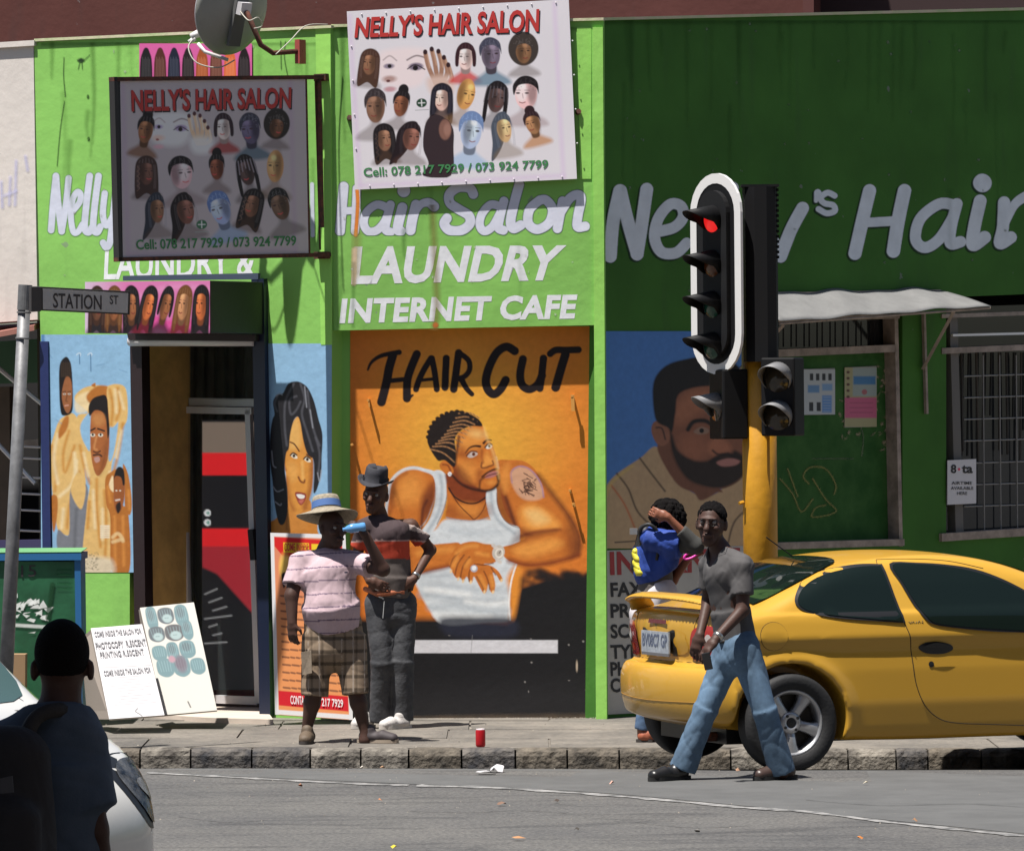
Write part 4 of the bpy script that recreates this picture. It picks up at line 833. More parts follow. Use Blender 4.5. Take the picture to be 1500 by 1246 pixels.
# woman on the left
c.poly([(128, 400), (170, 385), (200, 430), (215, 560), (235, 700), (240, 780), (215, 890), (190, 850), (160, 820), (158, 1020), (120, 1035), (90, 1010), (70, 880), (50, 700), (45, 600), (70, 500), (95, 430)], GT, 1.5)
for p in ([(150, 480), (120, 600), (130, 700), (180, 560)], [(60, 560), (80, 700), (75, 800)], [(170, 820), (150, 900), (140, 1000)], [(205, 700), (215, 860)]): c.stroke(p, 4, GT2, 4, .8)
for p in ([(90, 500), (70, 620), (90, 760)], [(120, 900), (110, 1000)], [(180, 600), (190, 720)], [(100, 830), (170, 760), (190, 640)]): c.stroke(p, 5, GT3, 4, .8)
c.poly([(52, 840), (85, 830), (90, 900), (75, 1010), (62, 1000)], GS, 2); c.poly([(95, 480), (125, 410), (150, 405), (140, 470), (100, 520)], GS, 3)
c.poly([(160, 790), (245, 770), (250, 900), (240, 1130), (100, 1130), (92, 1010), (150, 1035)], (128, 130, 138), 2); c.poly([(160, 800), (215, 900), (240, 780), (200, 700)], GT, 2); c.stroke([(190, 900), (180, 1120)], 4, (96, 98, 104), 5, .7)
c.poly([(128, 85), (100, 130), (98, 260), (105, 370), (122, 398), (165, 380), (172, 300), (165, 150), (150, 95)], (32, 26, 26), 1.5); c.poly([(135, 190), (118, 240), (112, 300), (125, 360), (145, 385), (162, 350), (168, 260), (158, 200)], (160, 100, 62), 1.5)
for x in (126, 152): c.ell(x, 282, 7, 4, (238, 232, 220)); c.ell(x, 282, 3, 3, BL); c.stroke([(x - 9, 270), (x + 8, 268)], 1, BL, 1)
c.stroke([(140, 290), (134, 318), (142, 322)], 1.3, (110, 66, 40), 1.2); c.stroke([(130, 345), (146, 342)], 2.2, (206, 150, 130), 1)
for i in range(14): c.stroke([(108 + 4 * i, 110 + 3 * (i % 3)), (108 + 4 * i, 190)], .7, (84, 64, 46), 1, .5)
# man with arms raised
c.poly([(180, 310), (220, 255), (290, 235), (350, 240), (400, 228), (450, 245), (465, 320), (462, 420), (430, 480), (400, 600), (375, 720), (380, 1220), (230, 1220), (245, 900), (262, 740), (215, 640), (205, 500), (195, 400), (250, 380)], GT, 1.5)
c.poly([(215, 440), (262, 380), (275, 430), (264, 580), (240, 560), (215, 500)], (150, 192, 226), 2); c.poly([(365, 470), (412, 425), (405, 520), (385, 620), (365, 640), (360, 560)], (150, 192, 226), 2)
c.poly([(180, 330), (200, 290), (260, 270), (270, 330), (240, 380), (190, 380)], GT3, 4, .8); c.poly([(245, 290), (300, 240), (360, 244), (355, 300), (300, 310), (262, 330)], GS, 3); c.poly([(270, 235), (292, 222), (290, 245)], GS, 1.5)
c.poly([(362, 240), (440, 250), (455, 330), (420, 420), (380, 460), (368, 400), (355, 320)], GT, 2)
for p in ([(370, 260), (385, 350), (376, 450)], [(410, 250), (425, 350), (405, 420)], [(440, 440), (415, 600), (390, 700)], [(300, 740), (300, 900), (320, 1100)], [(260, 860), (250, 1000)], [(340, 800), (350, 960), (345, 1150)], [(210, 560), (235, 680), (262, 760)]): c.stroke(p, 4.5, GT2, 4, .8)
for p in ([(398, 260), (405, 380)], [(430, 480), (405, 620)], [(280, 800), (290, 1000)], [(330, 900), (330, 1060)], [(370, 700), (372, 900)], [(230, 600), (255, 720)], [(420, 270), (445, 360)]): c.stroke(p, 4, GT3, 4, .8)
for yy in range(990, 1060, 12): c.stroke([(322, yy), (365, yy)], 2.6, (240, 226, 200), 1.5, .9)
c.poly([(268, 400), (272, 340), (300, 300), (350, 300), (358, 350), (366, 420), (366, 560), (350, 660), (310, 720), (285, 690), (268, 600), (264, 480)], (176, 104, 56), 1.5)
c.poly([(262, 400), (256, 350), (275, 310), (310, 292), (352, 296), (362, 400), (368, 480), (358, 520), (350, 430), (330, 380), (290, 370)], (34, 28, 28), 1.5)
c.poly([(275, 400), (330, 390), (340, 440), (290, 450)], (214, 150, 88), 8, .6); c.poly([(340, 560), (362, 540), (350, 650), (312, 715)], (120, 66, 36), 8, .6)
for x in (278, 320): c.ell(x, 502, 13, 9, (236, 230, 214)); c.ell(x, 500, 6, 7, BL)
c.stroke([(268, 478), (290, 466)], 2.2, BL, 1); c.stroke([(305, 468), (340, 480)], 2.2, BL, 1); c.stroke([(298, 510), (286, 570), (300, 580)], 2.4, (226, 160, 100), 3, .7); c.stroke([(282, 590), (300, 596), (318, 588)], 2, (80, 46, 34), 1.2)
c.stroke([(282, 610), (310, 606), (325, 615)], 2.4, (60, 40, 36), 1.5); c.poly([(285, 625), (310, 618), (316, 640), (295, 650)], (196, 150, 140), 1.5)
# third figure lower right
c.poly([(345, 740), (375, 700), (410, 690), (400, 780), (395, 860), (440, 880), (470, 930), (475, 1230), (380, 1230), (372, 950), (350, 870)], GS, 1.5); c.poly([(440, 660), (470, 720), (488, 860), (478, 930), (452, 900), (448, 800)], GS, 1.5); c.poly([(385, 720), (395, 800), (378, 800), (365, 770)], (250, 224, 180), 2)
c.poly([(392, 720), (420, 674), (444, 700), (450, 800), (440, 880), (415, 920), (395, 890), (390, 800)], (160, 92, 48), 1.5); c.poly([(390, 740), (402, 690), (420, 672), (444, 690), (450, 760), (440, 770), (430, 730), (402, 722)], (34, 28, 28), 1.5)
c.ell(405, 800, 5, 3.5, (236, 230, 214)); c.ell(425, 800, 5, 3.5, (236, 230, 214)); c.stroke([(402, 852), (422, 848)], 2.4, (230, 210, 200), 1); c.poly([(402, 880), (425, 860), (428, 900), (412, 922)], (44, 32, 30), 2)
for p in ([(395, 940), (400, 1200)], [(440, 940), (445, 1200)], [(360, 780), (372, 860)], [(470, 800), (476, 900)]): c.stroke(p, 4, (226, 150, 72), 4, .7)
for p in ([(385, 1050), (410, 1030), (430, 1045), (440, 1070)], [(385, 1075), (435, 1060)]): c.stroke(p, 5, (240, 206, 150), 2.5, .8)
c.poly([(215, 1130), (260, 1150), (380, 1170), (380, 1260), (200, 1260)], (226, 214, 190), 8, .8)
for i in range(50): x, y = rt.uniform(220, 310), rt.uniform(1130, 1230); c.ell(x, y, rt.uniform(1, 5), rt.uniform(1, 4), (120, 110, 92), rt.uniform(0, 90), 1.5, .7)
for x, s_ in ((205, 0), (265, 8)): c.stroke([(x - 14, 72), (x, 62), (x + 8, 68), (x + 4, 78)], 1.4, (210, 226, 240), 1.2); c.stroke([(x + 2, 70), (x + 3, 120 + s_ * 5)], 1.2, (70, 110, 150), 1)
for p in ([(30, 50), (60, 90)], [(420, 150), (460, 165)], [(80, 420), (110, 440)], [(300, 130), (340, 120)]): c.stroke(p, 1.2, (110, 150, 190), 1.5, .6)
c.grain(.05)
c.build('figures_mural', wallmap(PL, 0.003), m_mural, wall1)
# ---- blue panel with the woman's portrait
c = Canvas(388, 503, 486, 800, 1.4, (150, 192, 226), GL_); X, Y = c.X, c.Y; c.c *= (0.93 + 0.14 * fbm(X, Y, 40, 12))[..., None]
c.tf(380, 540, 4.984)
c.poly([(60, 1290), (65, 1140), (110, 1100), (190, 1060), (400, 1080), (425, 1180), (430, 1290)], (206, 132, 54), 2); c.poly([(200, 940), (370, 960), (360, 1130), (300, 1180), (210, 1150)], (208, 136, 60), 2); c.stroke([(200, 1040), (200, 1170)], 2.5, (150, 84, 36), 3, .7)
c.poly([(165, 590), (190, 560), (215, 500), (240, 400), (290, 350), (340, 480), (380, 600), (392, 700), (385, 860), (360, 960), (320, 1030), (270, 1060), (220, 1020), (200, 900), (190, 740)], (222, 150, 66), 1.5)
c.poly([(215, 420), (275, 360), (300, 420), (300, 560), (240, 590), (215, 560)], (240, 190, 110), 9, .7); c.poly([(210, 690), (270, 700), (280, 790), (230, 820)], (240, 178, 96), 9, .6); c.stroke([(385, 680), (375, 860), (330, 1010)], 7, (150, 80, 34), 6, .7); c.stroke([(200, 800), (215, 940), (250, 1030)], 6, (150, 80, 34), 6, .6); c.stroke([(175, 600), (180, 700), (192, 740)], 3, (150, 80, 34), 3, .7)
HB = (38, 36, 40)
c.poly([(270, 92), (320, 110), (360, 150), (400, 240), (430, 360), (460, 480), (455, 640), (450, 760), (420, 880), (395, 900), (400, 760), (392, 660), (350, 620), (320, 520), (300, 400), (280, 350), (250, 380), (225, 480), (215, 580), (195, 620), (185, 740), (205, 880), (205, 1040), (180, 1130), (140, 1120), (110, 980), (95, 820), (75, 650), (78, 480), (95, 370), (110, 330), (100, 240), (130, 190), (170, 180), (210, 110)], HB, 1.5)
for p in ([(250, 110), (190, 240), (185, 420), (200, 560)], [(300, 110), (330, 220), (310, 330), (350, 470), (390, 600)], [(270, 200), (220, 230), (230, 330), (270, 300), (300, 240)], [(350, 160), (370, 320), (400, 460), (440, 560)], [(130, 200), (110, 260), (130, 310)], [(410, 500), (440, 620), (430, 760)]): c.stroke(p, 2.4, (98, 98, 106), 3, .75)
for p in ([(90, 600), (100, 700), (120, 720)], [(100, 860), (130, 895), (175, 880)], [(115, 970), (150, 995), (160, 985)], [(120, 200), (150, 180), (165, 190)], [(425, 760), (440, 820), (452, 740)], [(370, 300), (390, 430)], [(330, 130), (345, 280)]): c.stroke(p, 1.6, (160, 162, 172), 1.6, .8)
c.stroke([(225, 535), (255, 550), (290, 600)], 2.0, (90, 50, 30), 1.3); c.stroke([(345, 625), (380, 645)], 2.0, (70, 40, 30), 1.3)
for x, y in ((254, 638), (352, 664)): c.poly([(x - 26, y - 4), (x - 8, y - 20), (x + 14, y - 8), (x + 24, y + 14), (x, y + 16)], (236, 226, 206), 1.3); c.ell(x - 2, y - 3, 10, 12, (50, 32, 26)); c.stroke([(x - 28, y - 6), (x - 8, y - 24), (x + 18, y - 10)], 2, (40, 24, 20), 1.3)
c.stroke([(285, 790), (300, 820), (325, 830), (330, 810)], 2.4, (120, 62, 34), 2); c.stroke([(312, 680), (318, 800)], 4, (244, 190, 110), 4, .7)
c.poly([(260, 905), (300, 900), (340, 915), (335, 960), (305, 995), (280, 970)], (150, 62, 50), 1.5); c.poly([(270, 918), (300, 915), (330, 925), (322, 945), (290, 945)], (242, 236, 230), 1.3); c.poly([(285, 962), (325, 955), (305, 985)], (196, 108, 92), 2)
c.grain(.04); c.build('woman_mural', wallmap(PL, 0.0035), m_mural, wall1)
# ---- bearded man on the shaded wall and the service list
c = Canvas(886, 485, 1094, 803, 1.0, (44, 76, 118), GR); c.tf(870, 480, 3.56)
T1, T2, T3 = (118, 98, 74), (92, 70, 46), (46, 36, 28)
c.poly([(40, 900), (60, 830), (120, 760), (240, 680), (330, 620), (420, 760), (520, 860), (640, 860), (800, 700), (860, 800), (860, 1200), (40, 1200)], T1, 2)
for p in ([(240, 680), (300, 760), (370, 850)], [(120, 760), (180, 840), (230, 960), (330, 1060)], [(860, 900), (740, 1000), (700, 1120)]): c.stroke(p, 2.6, T3, 2.5, .9)
c.stroke([(90, 820), (160, 920), (220, 1060)], 2.6, (120, 62, 34), 2.5, .8); c.stroke([(60, 880), (100, 800), (200, 720)], 3, (140, 112, 60), 4, .7)
c.poly([(330, 620), (370, 560), (480, 700), (660, 840), (640, 860), (560, 900), (520, 860), (440, 820), (370, 720)], (74, 46, 34), 3)
c.poly([(380, 480), (400, 340), (470, 300), (640, 300), (700, 380), (740, 500), (790, 640), (780, 760), (720, 820), (620, 840), (500, 790), (420, 680), (390, 600)], (84, 52, 38), 2)
c.poly([(420, 420), (520, 330), (640, 330), (660, 400), (560, 440), (450, 500)], (108, 68, 48), 14, .7); c.poly([(460, 560), (560, 560), (600, 640), (520, 700), (450, 640)], (104, 64, 46), 16, .6)
c.poly([(395, 540), (410, 560), (440, 640), (520, 690), (600, 690), (660, 650), (740, 640), (800, 700), (770, 780), (680, 832), (580, 828), (480, 780), (410, 660)], (24, 16, 14), 5)
c.poly([(300, 540), (310, 495), (345, 485), (385, 520), (395, 580), (365, 615), (325, 600)], (90, 58, 44), 2); c.stroke([(325, 520), (355, 525), (372, 580)], 2.4, (44, 28, 24), 2)
c.poly([(312, 430), (306, 320), (325, 250), (380, 195), (470, 165), (600, 150), (740, 190), (800, 300), (690, 310), (640, 302), (520, 312), (440, 350), (425, 440), (408, 540), (385, 520), (330, 490)], (12, 9, 10), 3)
c.stroke([(490, 530), (520, 490), (580, 485), (620, 510)], 6, (14, 10, 10), 3); c.poly([(520, 540), (560, 515), (600, 530), (590, 550), (545, 555)], (92, 72, 60), 2); c.ell(562, 536, 12, 12, (12, 8, 8))
c.poly([(600, 600), (650, 570), (700, 600), (720, 650), (660, 665), (610, 660)], (116, 72, 52), 8, .7); c.stroke([(620, 640), (650, 660), (700, 655)], 3, (40, 24, 20), 3); c.poly([(640, 700), (700, 680), (760, 690), (740, 715), (670, 722)], (110, 74, 68), 3); c.stroke([(610, 700), (660, 668), (720, 664), (760, 680)], 5, (20, 12, 12), 4)
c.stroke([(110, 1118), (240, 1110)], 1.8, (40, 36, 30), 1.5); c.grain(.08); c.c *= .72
c.build('bearded_man_mural', wallmap(PR, 0.004), m_mural, wall3)
m_ = MB(); plate(m_, R_, [(887, 806), (1094, 799), (1094, 1036), (890, 1046)], 0.006, 0.006); sb = m_.obj('service_list', mat('grey_list_paint', (0.44, 0.42, 0.38), 0.6, var=0.07, bs=12, bd=0.004), salon)
fr = wallmap(PR, 0.009); m_red = mat('red_list_paint', (0.34, 0.03, 0.03), 0.6, var=0.1); m_ink = mat('black_lettering', (0.015, 0.014, 0.015), 0.6)
text('INTERNET', [(893, 808), (1084, 802), (1084, 836), (894, 842)], fr, m_red, sb, 'list_lettering', .03)
for s_, x1, y in (('FAX', 942, 853), ('PRINTING', 1010, 884), ('SCANNING', 1014, 914), ('TYPING', 976, 944), ('PHOTOCOPY', 1022, 969), ('COPY', 950, 993)):
    k_ = (x1 - 893) * .03; text(s_, [(894, y), (x1, y - k_), (x1, y - k_ + 21), (895, y + 21)], fr, m_ink, sb, 'list_lettering', .03)
c = Canvas(876, 246, 1580, 386, 1.1, None, GR); c.tf(860, 0, 2.344)
nh = [([(80, 880), (90, 760), (112, 655)], 17), ([(115, 655), (140, 760), (172, 872)], 17), ([(172, 872), (188, 770), (205, 650)], 17), ([(245, 795), (300, 780), (330, 745), (322, 708), (285, 702), (245, 750), (232, 815), (255, 865), (305, 868), (342, 835)], 14.5),
 ([(425, 650), (405, 760), (395, 850), (425, 858)], 16), ([(500, 645), (478, 760), (468, 850), (495, 855)], 16), ([(580, 700), (605, 790), (640, 830)], 16), ([(740, 715), (700, 790), (665, 880)], 17),
 ([(792, 662), (786, 690)], (9, 4)), ([(850, 672), (825, 662), (802, 680), (815, 698), (845, 705), (850, 725), (822, 732), (795, 718)], 7),
 ([(970, 655), (945, 760), (920, 870)], 17.5), ([(1090, 655), (1068, 760), (1052, 862)], 18), ([(945, 765), (1070, 758)], 12),
 ([(1262, 705), (1210, 700), (1145, 750), (1128, 820), (1160, 850), (1210, 820), (1258, 745)], 14.5), ([(1270, 700), (1250, 780), (1248, 835), (1282, 830)], 15),
 ([(1350, 690), (1330, 780), (1325, 840), (1365, 815)], 17), ([(1357, 628), (1358, 629)], 25), ([(1432, 695), (1428, 780), (1418, 835), (1455, 815)], 16), ([(1435, 770), (1470, 700), (1520, 672), (1550, 690)], (9, 17))]
for p, w in nh: c.stroke([(a - 5, b_ + 5) for a, b_ in p], wadd(w, 2.8), (16, 28, 16), 1.4)
for p, w in nh: c.stroke(p, wadd(w, 1.8), (116, 120, 124), 1.2)
c.grain(.08, 5); c.build('painted_lettering', wallmap(PR, 0.0012), m_lett, wall3)
# notices and graffiti on the boarded door
def notice(px, cvs, name, lab, fn=None):
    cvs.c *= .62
    n_ = empty(name, fn(px[0], px[3]), lab, 'notice'); MB().prism([fn(px[0], px[1]), fn(px[2], px[1] - 2), fn(px[2], px[3]), fn(px[0], px[3] + 1)], nR * -0.002).obj('paper', mat('paper', (.3, .3, .28), .7), n_)
    cvs.build('print', lambda X, Y: fn(X, Y) + nR * 0.002, m_print, n_); return n_
fd = lambda x, y: onP(PR, x, y, rc + 0.008)
c = Canvas(1166, 541, 1223, 607, 1.3, (120, 124, 126), GR)
for i in range(4): c.rect(1186 + 9 * i, 547, 1191 + 9 * i, 557, (30, 32, 34)); 
for i in range(2): c.rect(1185 + 11 * i, 589, 1191 + 11 * i, 602, (30, 32, 36))
c.rect(1183, 564, 1200, 575, (66, 92, 120), 2); c.rect(1204, 562, 1219, 572, (80, 104, 130), 2); c.rect(1204, 579, 1218, 604, (60, 92, 138), 2)
for i in range(9): c.stroke([(1170, 548 + 6.4 * i), (1176, 548 + 6.4 * i)], 1.2, (70, 70, 72), 1, .7)
for i in range(6): c.stroke([(1206, 582 + 4 * i), (1216, 582 + 4 * i)], 1, (130, 140, 150), 1, .6)
notice((1166, 541, 1223, 607), c, 'wall_notice', 'pale blue and white printed notice on the boarded green door', fd)
c = Canvas(1237, 538, 1284, 625, 1.3, (108, 104, 78), GR); c.rect(1249, 538, 1284, 580, (100, 108, 106), 2); c.rect(1250, 551, 1282, 563, (44, 80, 112), 2); c.rect(1237, 582, 1284, 612, (128, 62, 84), 2); c.ell(1266, 574, 4, 4, (110, 66, 70))
for i in range(5): c.ell(1242, 545 + 9 * i, 2.4, 2, (60, 40, 34))
for i in range(3): c.stroke([(1245, 590 + 7 * i), (1278, 590 + 7 * i)], 1.4, (100, 48, 66), 1, .7)
notice((1237, 538, 1284, 625), c, 'wall_notice', 'torn yellow and pink notice on the boarded green door', fd)
c = Canvas(1130, 520, 1320, 800, 1, None, GR); c.tf(1080, 380, 2.71)
for p in ([(170, 870), (220, 930), (255, 1000), (300, 950)], [(200, 830), (240, 940)], [(285, 890), (262, 860), (290, 825), (350, 830), (390, 890), (385, 930)], [(300, 870), (350, 950), (392, 1000), (300, 1022), (312, 985), (350, 975)]): c.stroke(p, 2.2, (92, 92, 52), 2, .75)
for i in range(60): x, y = rt.choice([(560, 440), (580, 520), (600, 700), (430, 640), (490, 640)]); x += rt.gauss(0, 22); y += rt.gauss(0, 50); c.ell(x, y, rt.uniform(1, 8), rt.uniform(2, 10), (106, 98, 80), rt.uniform(0, 90), 2, .7)
for p in ([(480, 640), (500, 700), (495, 780)], [(300, 790), (460, 790)]): c.stroke(p, 1.4, (80, 84, 70), 1.5, .6)
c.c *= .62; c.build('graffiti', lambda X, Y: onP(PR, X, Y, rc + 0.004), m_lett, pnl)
s8 = empty('airtime_sign', R_(1408, 737, 0.02), 'small white airtime sign fixed to the burglar bars', 'sign')
fs = lambda x, y, o=0: onP(PR, x, y, 0.02 + o); MB().prism([fs(1388, 674), fs(1430, 672), fs(1430, 737), fs(1388, 739)], -nR * 0.004).obj('board', mat('sign_white', (0.62, 0.60, 0.62), 0.5), s8)
ff = lambda X, Y: onP(PR, X, Y, 0.023)
text('8', R4(1393, 680, 1401, 693), ff, m_ink, s8, 'lettering', .03); text('ta', R4(1409, 681, 1425, 693), ff, m_ink, s8, 'lettering', .03)
c = Canvas(1402, 684, 1408, 690, 2, None, GR); c.ell(1405, 687, 1.7, 1.7, (150, 30, 50)); c.build('dot', ff, m_lett, s8)
for s_, a, b_, y in (('AIRTIME', 1394, 1424, 705), ('AVAILABLE', 1393, 1426, 712.5), ('HERE', 1402, 1417, 720)): text(s_, R4(a, y, b_, y + 4.5), ff, m_ink, s8, 'lettering', .01)
# ------------------------------------------------------------------ portraits for the printed signs
def bust(c, x, y, w, h, skin, hair, style='short', cloth=None, face=0, al=1.0):
    """x, y = centre of the head; w, h = head size"""
    r_ = random.Random(int(x * 31 + y * 17)); c.rot = (x, y, r_.uniform(-.26, .26)); face = face or r_.choice([-1, -.6, .6, 1])
    dk = tuple(int(v * .62) for v in skin); lt = tuple(min(255, int(v * 1.22 + 10)) for v in skin)
    if style in ('long', 'wave'): c.poly([(x - .62 * w, y + 1.1 * h), (x - .66 * w, y), (x - .5 * w, y - .48 * h), (x, y - .66 * h), (x + .5 * w, y - .48 * h), (x + .66 * w, y), (x + .62 * w, y + 1.1 * h), (x, y + .9 * h)], hair, 1.6, al)
    if style == 'afro': c.ell(x, y - .12 * h, .82 * w, .78 * h, hair, 0, 1.6, al)
    if style == 'side': c.poly([(x + .3 * w, y - .5 * h), (x - .2 * w, y - .62 * h), (x - .7 * w, y - .2 * h), (x - .8 * w, y + .5 * h), (x - 1.0 * w, y + 1.2 * h), (x - .2 * w, y + .6 * h)], hair, 1.6, al)
    c.poly([(x - .2 * w, y + .3 * h), (x + .2 * w, y + .3 * h), (x + .25 * w, y + .62 * h), (x + .8 * w, y + .95 * h), (x + .7 * w, y + 1.15 * h), (x - .7 * w, y + 1.15 * h), (x - .8 * w, y + .95 * h), (x - .25 * w, y + .62 * h)], cloth or dk, 6.5, al * (.85 if cloth else .5))
    if cloth: c.poly([(x - .2 * w, y + .3 * h), (x + .2 * w, y + .3 * h), (x + .2 * w, y + .7 * h), (x - .2 * w, y + .7 * h)], dk, 2, al)
    c.ell(x, y, .42 * w, .55 * h, skin, 0, 1.3, al); c.ell(x + face * .12 * w - .05 * w, y - .05 * h, .24 * w, .34 * h, lt, 0, 5, .55 * al); c.ell(x - face * .25 * w, y + .1 * h, .14 * w, .38 * h, dk, 0, 4, .5 * al)
    f = face * .14 * w
    for s_ in (-1, 1): c.ell(x + f + s_ * .17 * w, y - .02 * h, .08 * w, .035 * h, (38, 26, 26), 0, .8, .9 * al); c.stroke([(x + f + s_ * .08 * w, y - .12 * h), (x + f + s_ * .27 * w, y - .12 * h)], .9, (38, 26, 26), .9, .7 * al)
    c.stroke([(x + f, y), (x + f + .03 * w, y + .16 * h)], 1, dk, 1.2, .8 * al); c.stroke([(x + f - .11 * w, y + .30 * h), (x + f, y + .33 * h), (x + f + .11 * w, y + .30 * h)], 1.4, (120, 44, 44), 1, .9 * al)
    c.ell(x - face * .22 * w, y - .1 * h, .2 * w, .42 * h, tuple(int(v * .5) for v in skin), 0, 5, .55 * al); c.ell(x + face * .16 * w, y - .28 * h, .13 * w, .1 * h, tuple(min(255, int(v * 1.35 + 16)) for v in skin), 0, 3, .6 * al)
    if style == 'bun': c.ell(x, y - .62 * h, .3 * w, .25 * h, hair, 0, 1.4, al)
    if style != 'bald': c.poly([(x - .46 * w, y + .05 * h), (x - .5 * w, y - .3 * h), (x - .25 * w, y - .58 * h), (x + .1 * w, y - .62 * h), (x + .42 * w, y - .42 * h), (x + .48 * w, y), (x + .38 * w, y - .2 * h), (x + .1 * w, y - .34 * h), (x - .3 * w, y - .28 * h)], hair, 1.3, al)
    if style in ('long', 'wave', 'bob', 'dread'):
        for s_ in (-1, 1): c.poly([(x + s_ * .3 * w, y - .5 * h), (x + s_ * .54 * w, y - .2 * h), (x + s_ * .56 * w, y + (.35 if style == 'bob' else .8) * h), (x + s_ * .4 * w, y + (.4 if style == 'bob' else .9) * h), (x + s_ * .36 * w, y + .1 * h)], hair, 1.3, al)
    if style == 'dread':
        for i in range(7): c.stroke([(x - .5 * w + i * .16 * w, y - .4 * h), (x - .58 * w + i * .19 * w, y + .1 * h * (abs(i - 3) - 1) )], 1.6, (90, 84, 90), 1, .7 * al)
    if style == 'wave':
        for i in range(5): c.stroke([(x - .5 * w, y - .2 * h + i * .2 * h), (x - .4 * w, y - .1 * h + i * .2 * h), (x - .55 * w, y + i * .2 * h)], 1, (90, 66, 54), 1, .5 * al)
    hl = tuple(min(255, v + 46) for v in hair)
    if style != 'bald':
        for i in range(5): q = -.36 + .17 * i; c.stroke([(x + q * w, y - .56 * h + abs(q) * .3 * h), (x + (q * 1.15) * w, y - .36 * h)], .9, hl, 1.6, .45 * al)
    if style in ('long', 'wave', 'side'):
        for s_ in (-1, 1):
            for q in (.42, .5): c.stroke([(x + s_ * q * w, y - .25 * h), (x + s_ * (q + .04) * w, y + .2 * h), (x + s_ * q * w, y + .7 * h)], .9, hl, 1.8, .4 * al)
    if style in ('short', 'afro'):
        for i in range(26): a = r_.uniform(3.3, 6.1); k_ = r_.uniform(.35, .6 if style == 'short' else .8); c.ell(x + k_ * w * math.cos(a) * .8, y + k_ * h * math.sin(a) * .9, .8, .8, hl, 0, .8, .4 * al)
    c.rot = None
BK, BN, TN, PL_ = (26, 20, 22), (104, 66, 44), (186, 136, 96), (226, 196, 190)
def salon_sheet(c, layout):
    for a in layout: bust(c, *a[:-1], **a[-1]) if isinstance(a[-1], dict) else bust(c, *a)
def eye_hand(c, ox, oy, k):
    """close-up of eyes and nose fading into a hand with painted nails"""
    q = lambda pts: [(ox + a * k, oy + b_ * k) for a, b_ in pts]
    c.poly(q([(0, 0), (70, 0), (66, 45), (40, 58), (0, 45)]), (220, 202, 202), 10, .8)
    c.stroke(q([(4, 12), (14, 6), (24, 14)]), 1.6 * k, (80, 56, 56), 2, .6); c.ell(ox + 12 * k, oy + 22 * k, 8 * k, 4 * k, (96, 84, 110), 0, 2, .8); c.ell(ox + 13 * k, oy + 22 * k, 3 * k, 3 * k, BK)
    c.stroke(q([(40, 14), (54, 8), (68, 12)]), 2.2 * k, (60, 40, 44), 2, .8); c.ell(ox + 53 * k, oy + 25 * k, 11 * k, 6 * k, (92, 78, 104), 0, 2.4, .85); c.ell(ox + 52 * k, oy + 27 * k, 4 * k, 4 * k, BK); c.stroke(q([(40, 28), (52, 22), (66, 30)]), 1.6 * k, BK, 1.2)
    c.ell(ox + 12 * k, oy + 42 * k, 10 * k, 5 * k, (150, 110, 100), 0, 4, .8); c.ell(ox + 10 * k, oy + 45 * k, 3 * k, 2 * k, (90, 50, 50)); c.ell(ox + 12 * k, oy + 58 * k, 9 * k, 4 * k, (170, 96, 104), 0, 3, .7)
    for i, (a, b_) in enumerate(((68, 2), (78, -2), (88, 2), (96, 12), (102, 24))):
        c.stroke(q([(a, b_ + 2), (a + 4, b_ + 24), (82 + 3 * i, 54)]), (6.5 * k, 7 * k), (150, 112, 92), 1.4); c.stroke(q([(a + 3, b_ + 6), (a + 6, b_ + 26)]), 1.6 * k, (196, 158, 134), 2, .7); c.ell(ox + a * k, oy + (b_ + 1) * k, 3.2 * k, 4 * k, (46, 26, 30))
    c.poly(q([(70, 44), (108, 44), (106, 70), (76, 70)]), (206, 178, 166), 9, .8)
def crest(c, x, y): c.ell(x, y, 8, 7, (34, 62, 44)); c.stroke([(x - 5, y), (x + 5, y)], 1.4, (210, 210, 210), 1); c.stroke([(x, y - 5), (x, y + 5)], 1.4, (210, 210, 210), 1); c.stroke([(x - 10, y + 11), (x + 10, y + 11)], 1, (90, 100, 96), 1, .7)
m_sgreen = mat('green_print', (0.05, 0.22, 0.075), 0.5); m_sred = mat('red_print', (0.50, 0.035, 0.03), 0.5); m_sblk = mat('black_print', (0.03, 0.025, 0.03), 0.5); m_frame = mat('sign_frame_black', (0.02, 0.018, 0.018), 0.6)
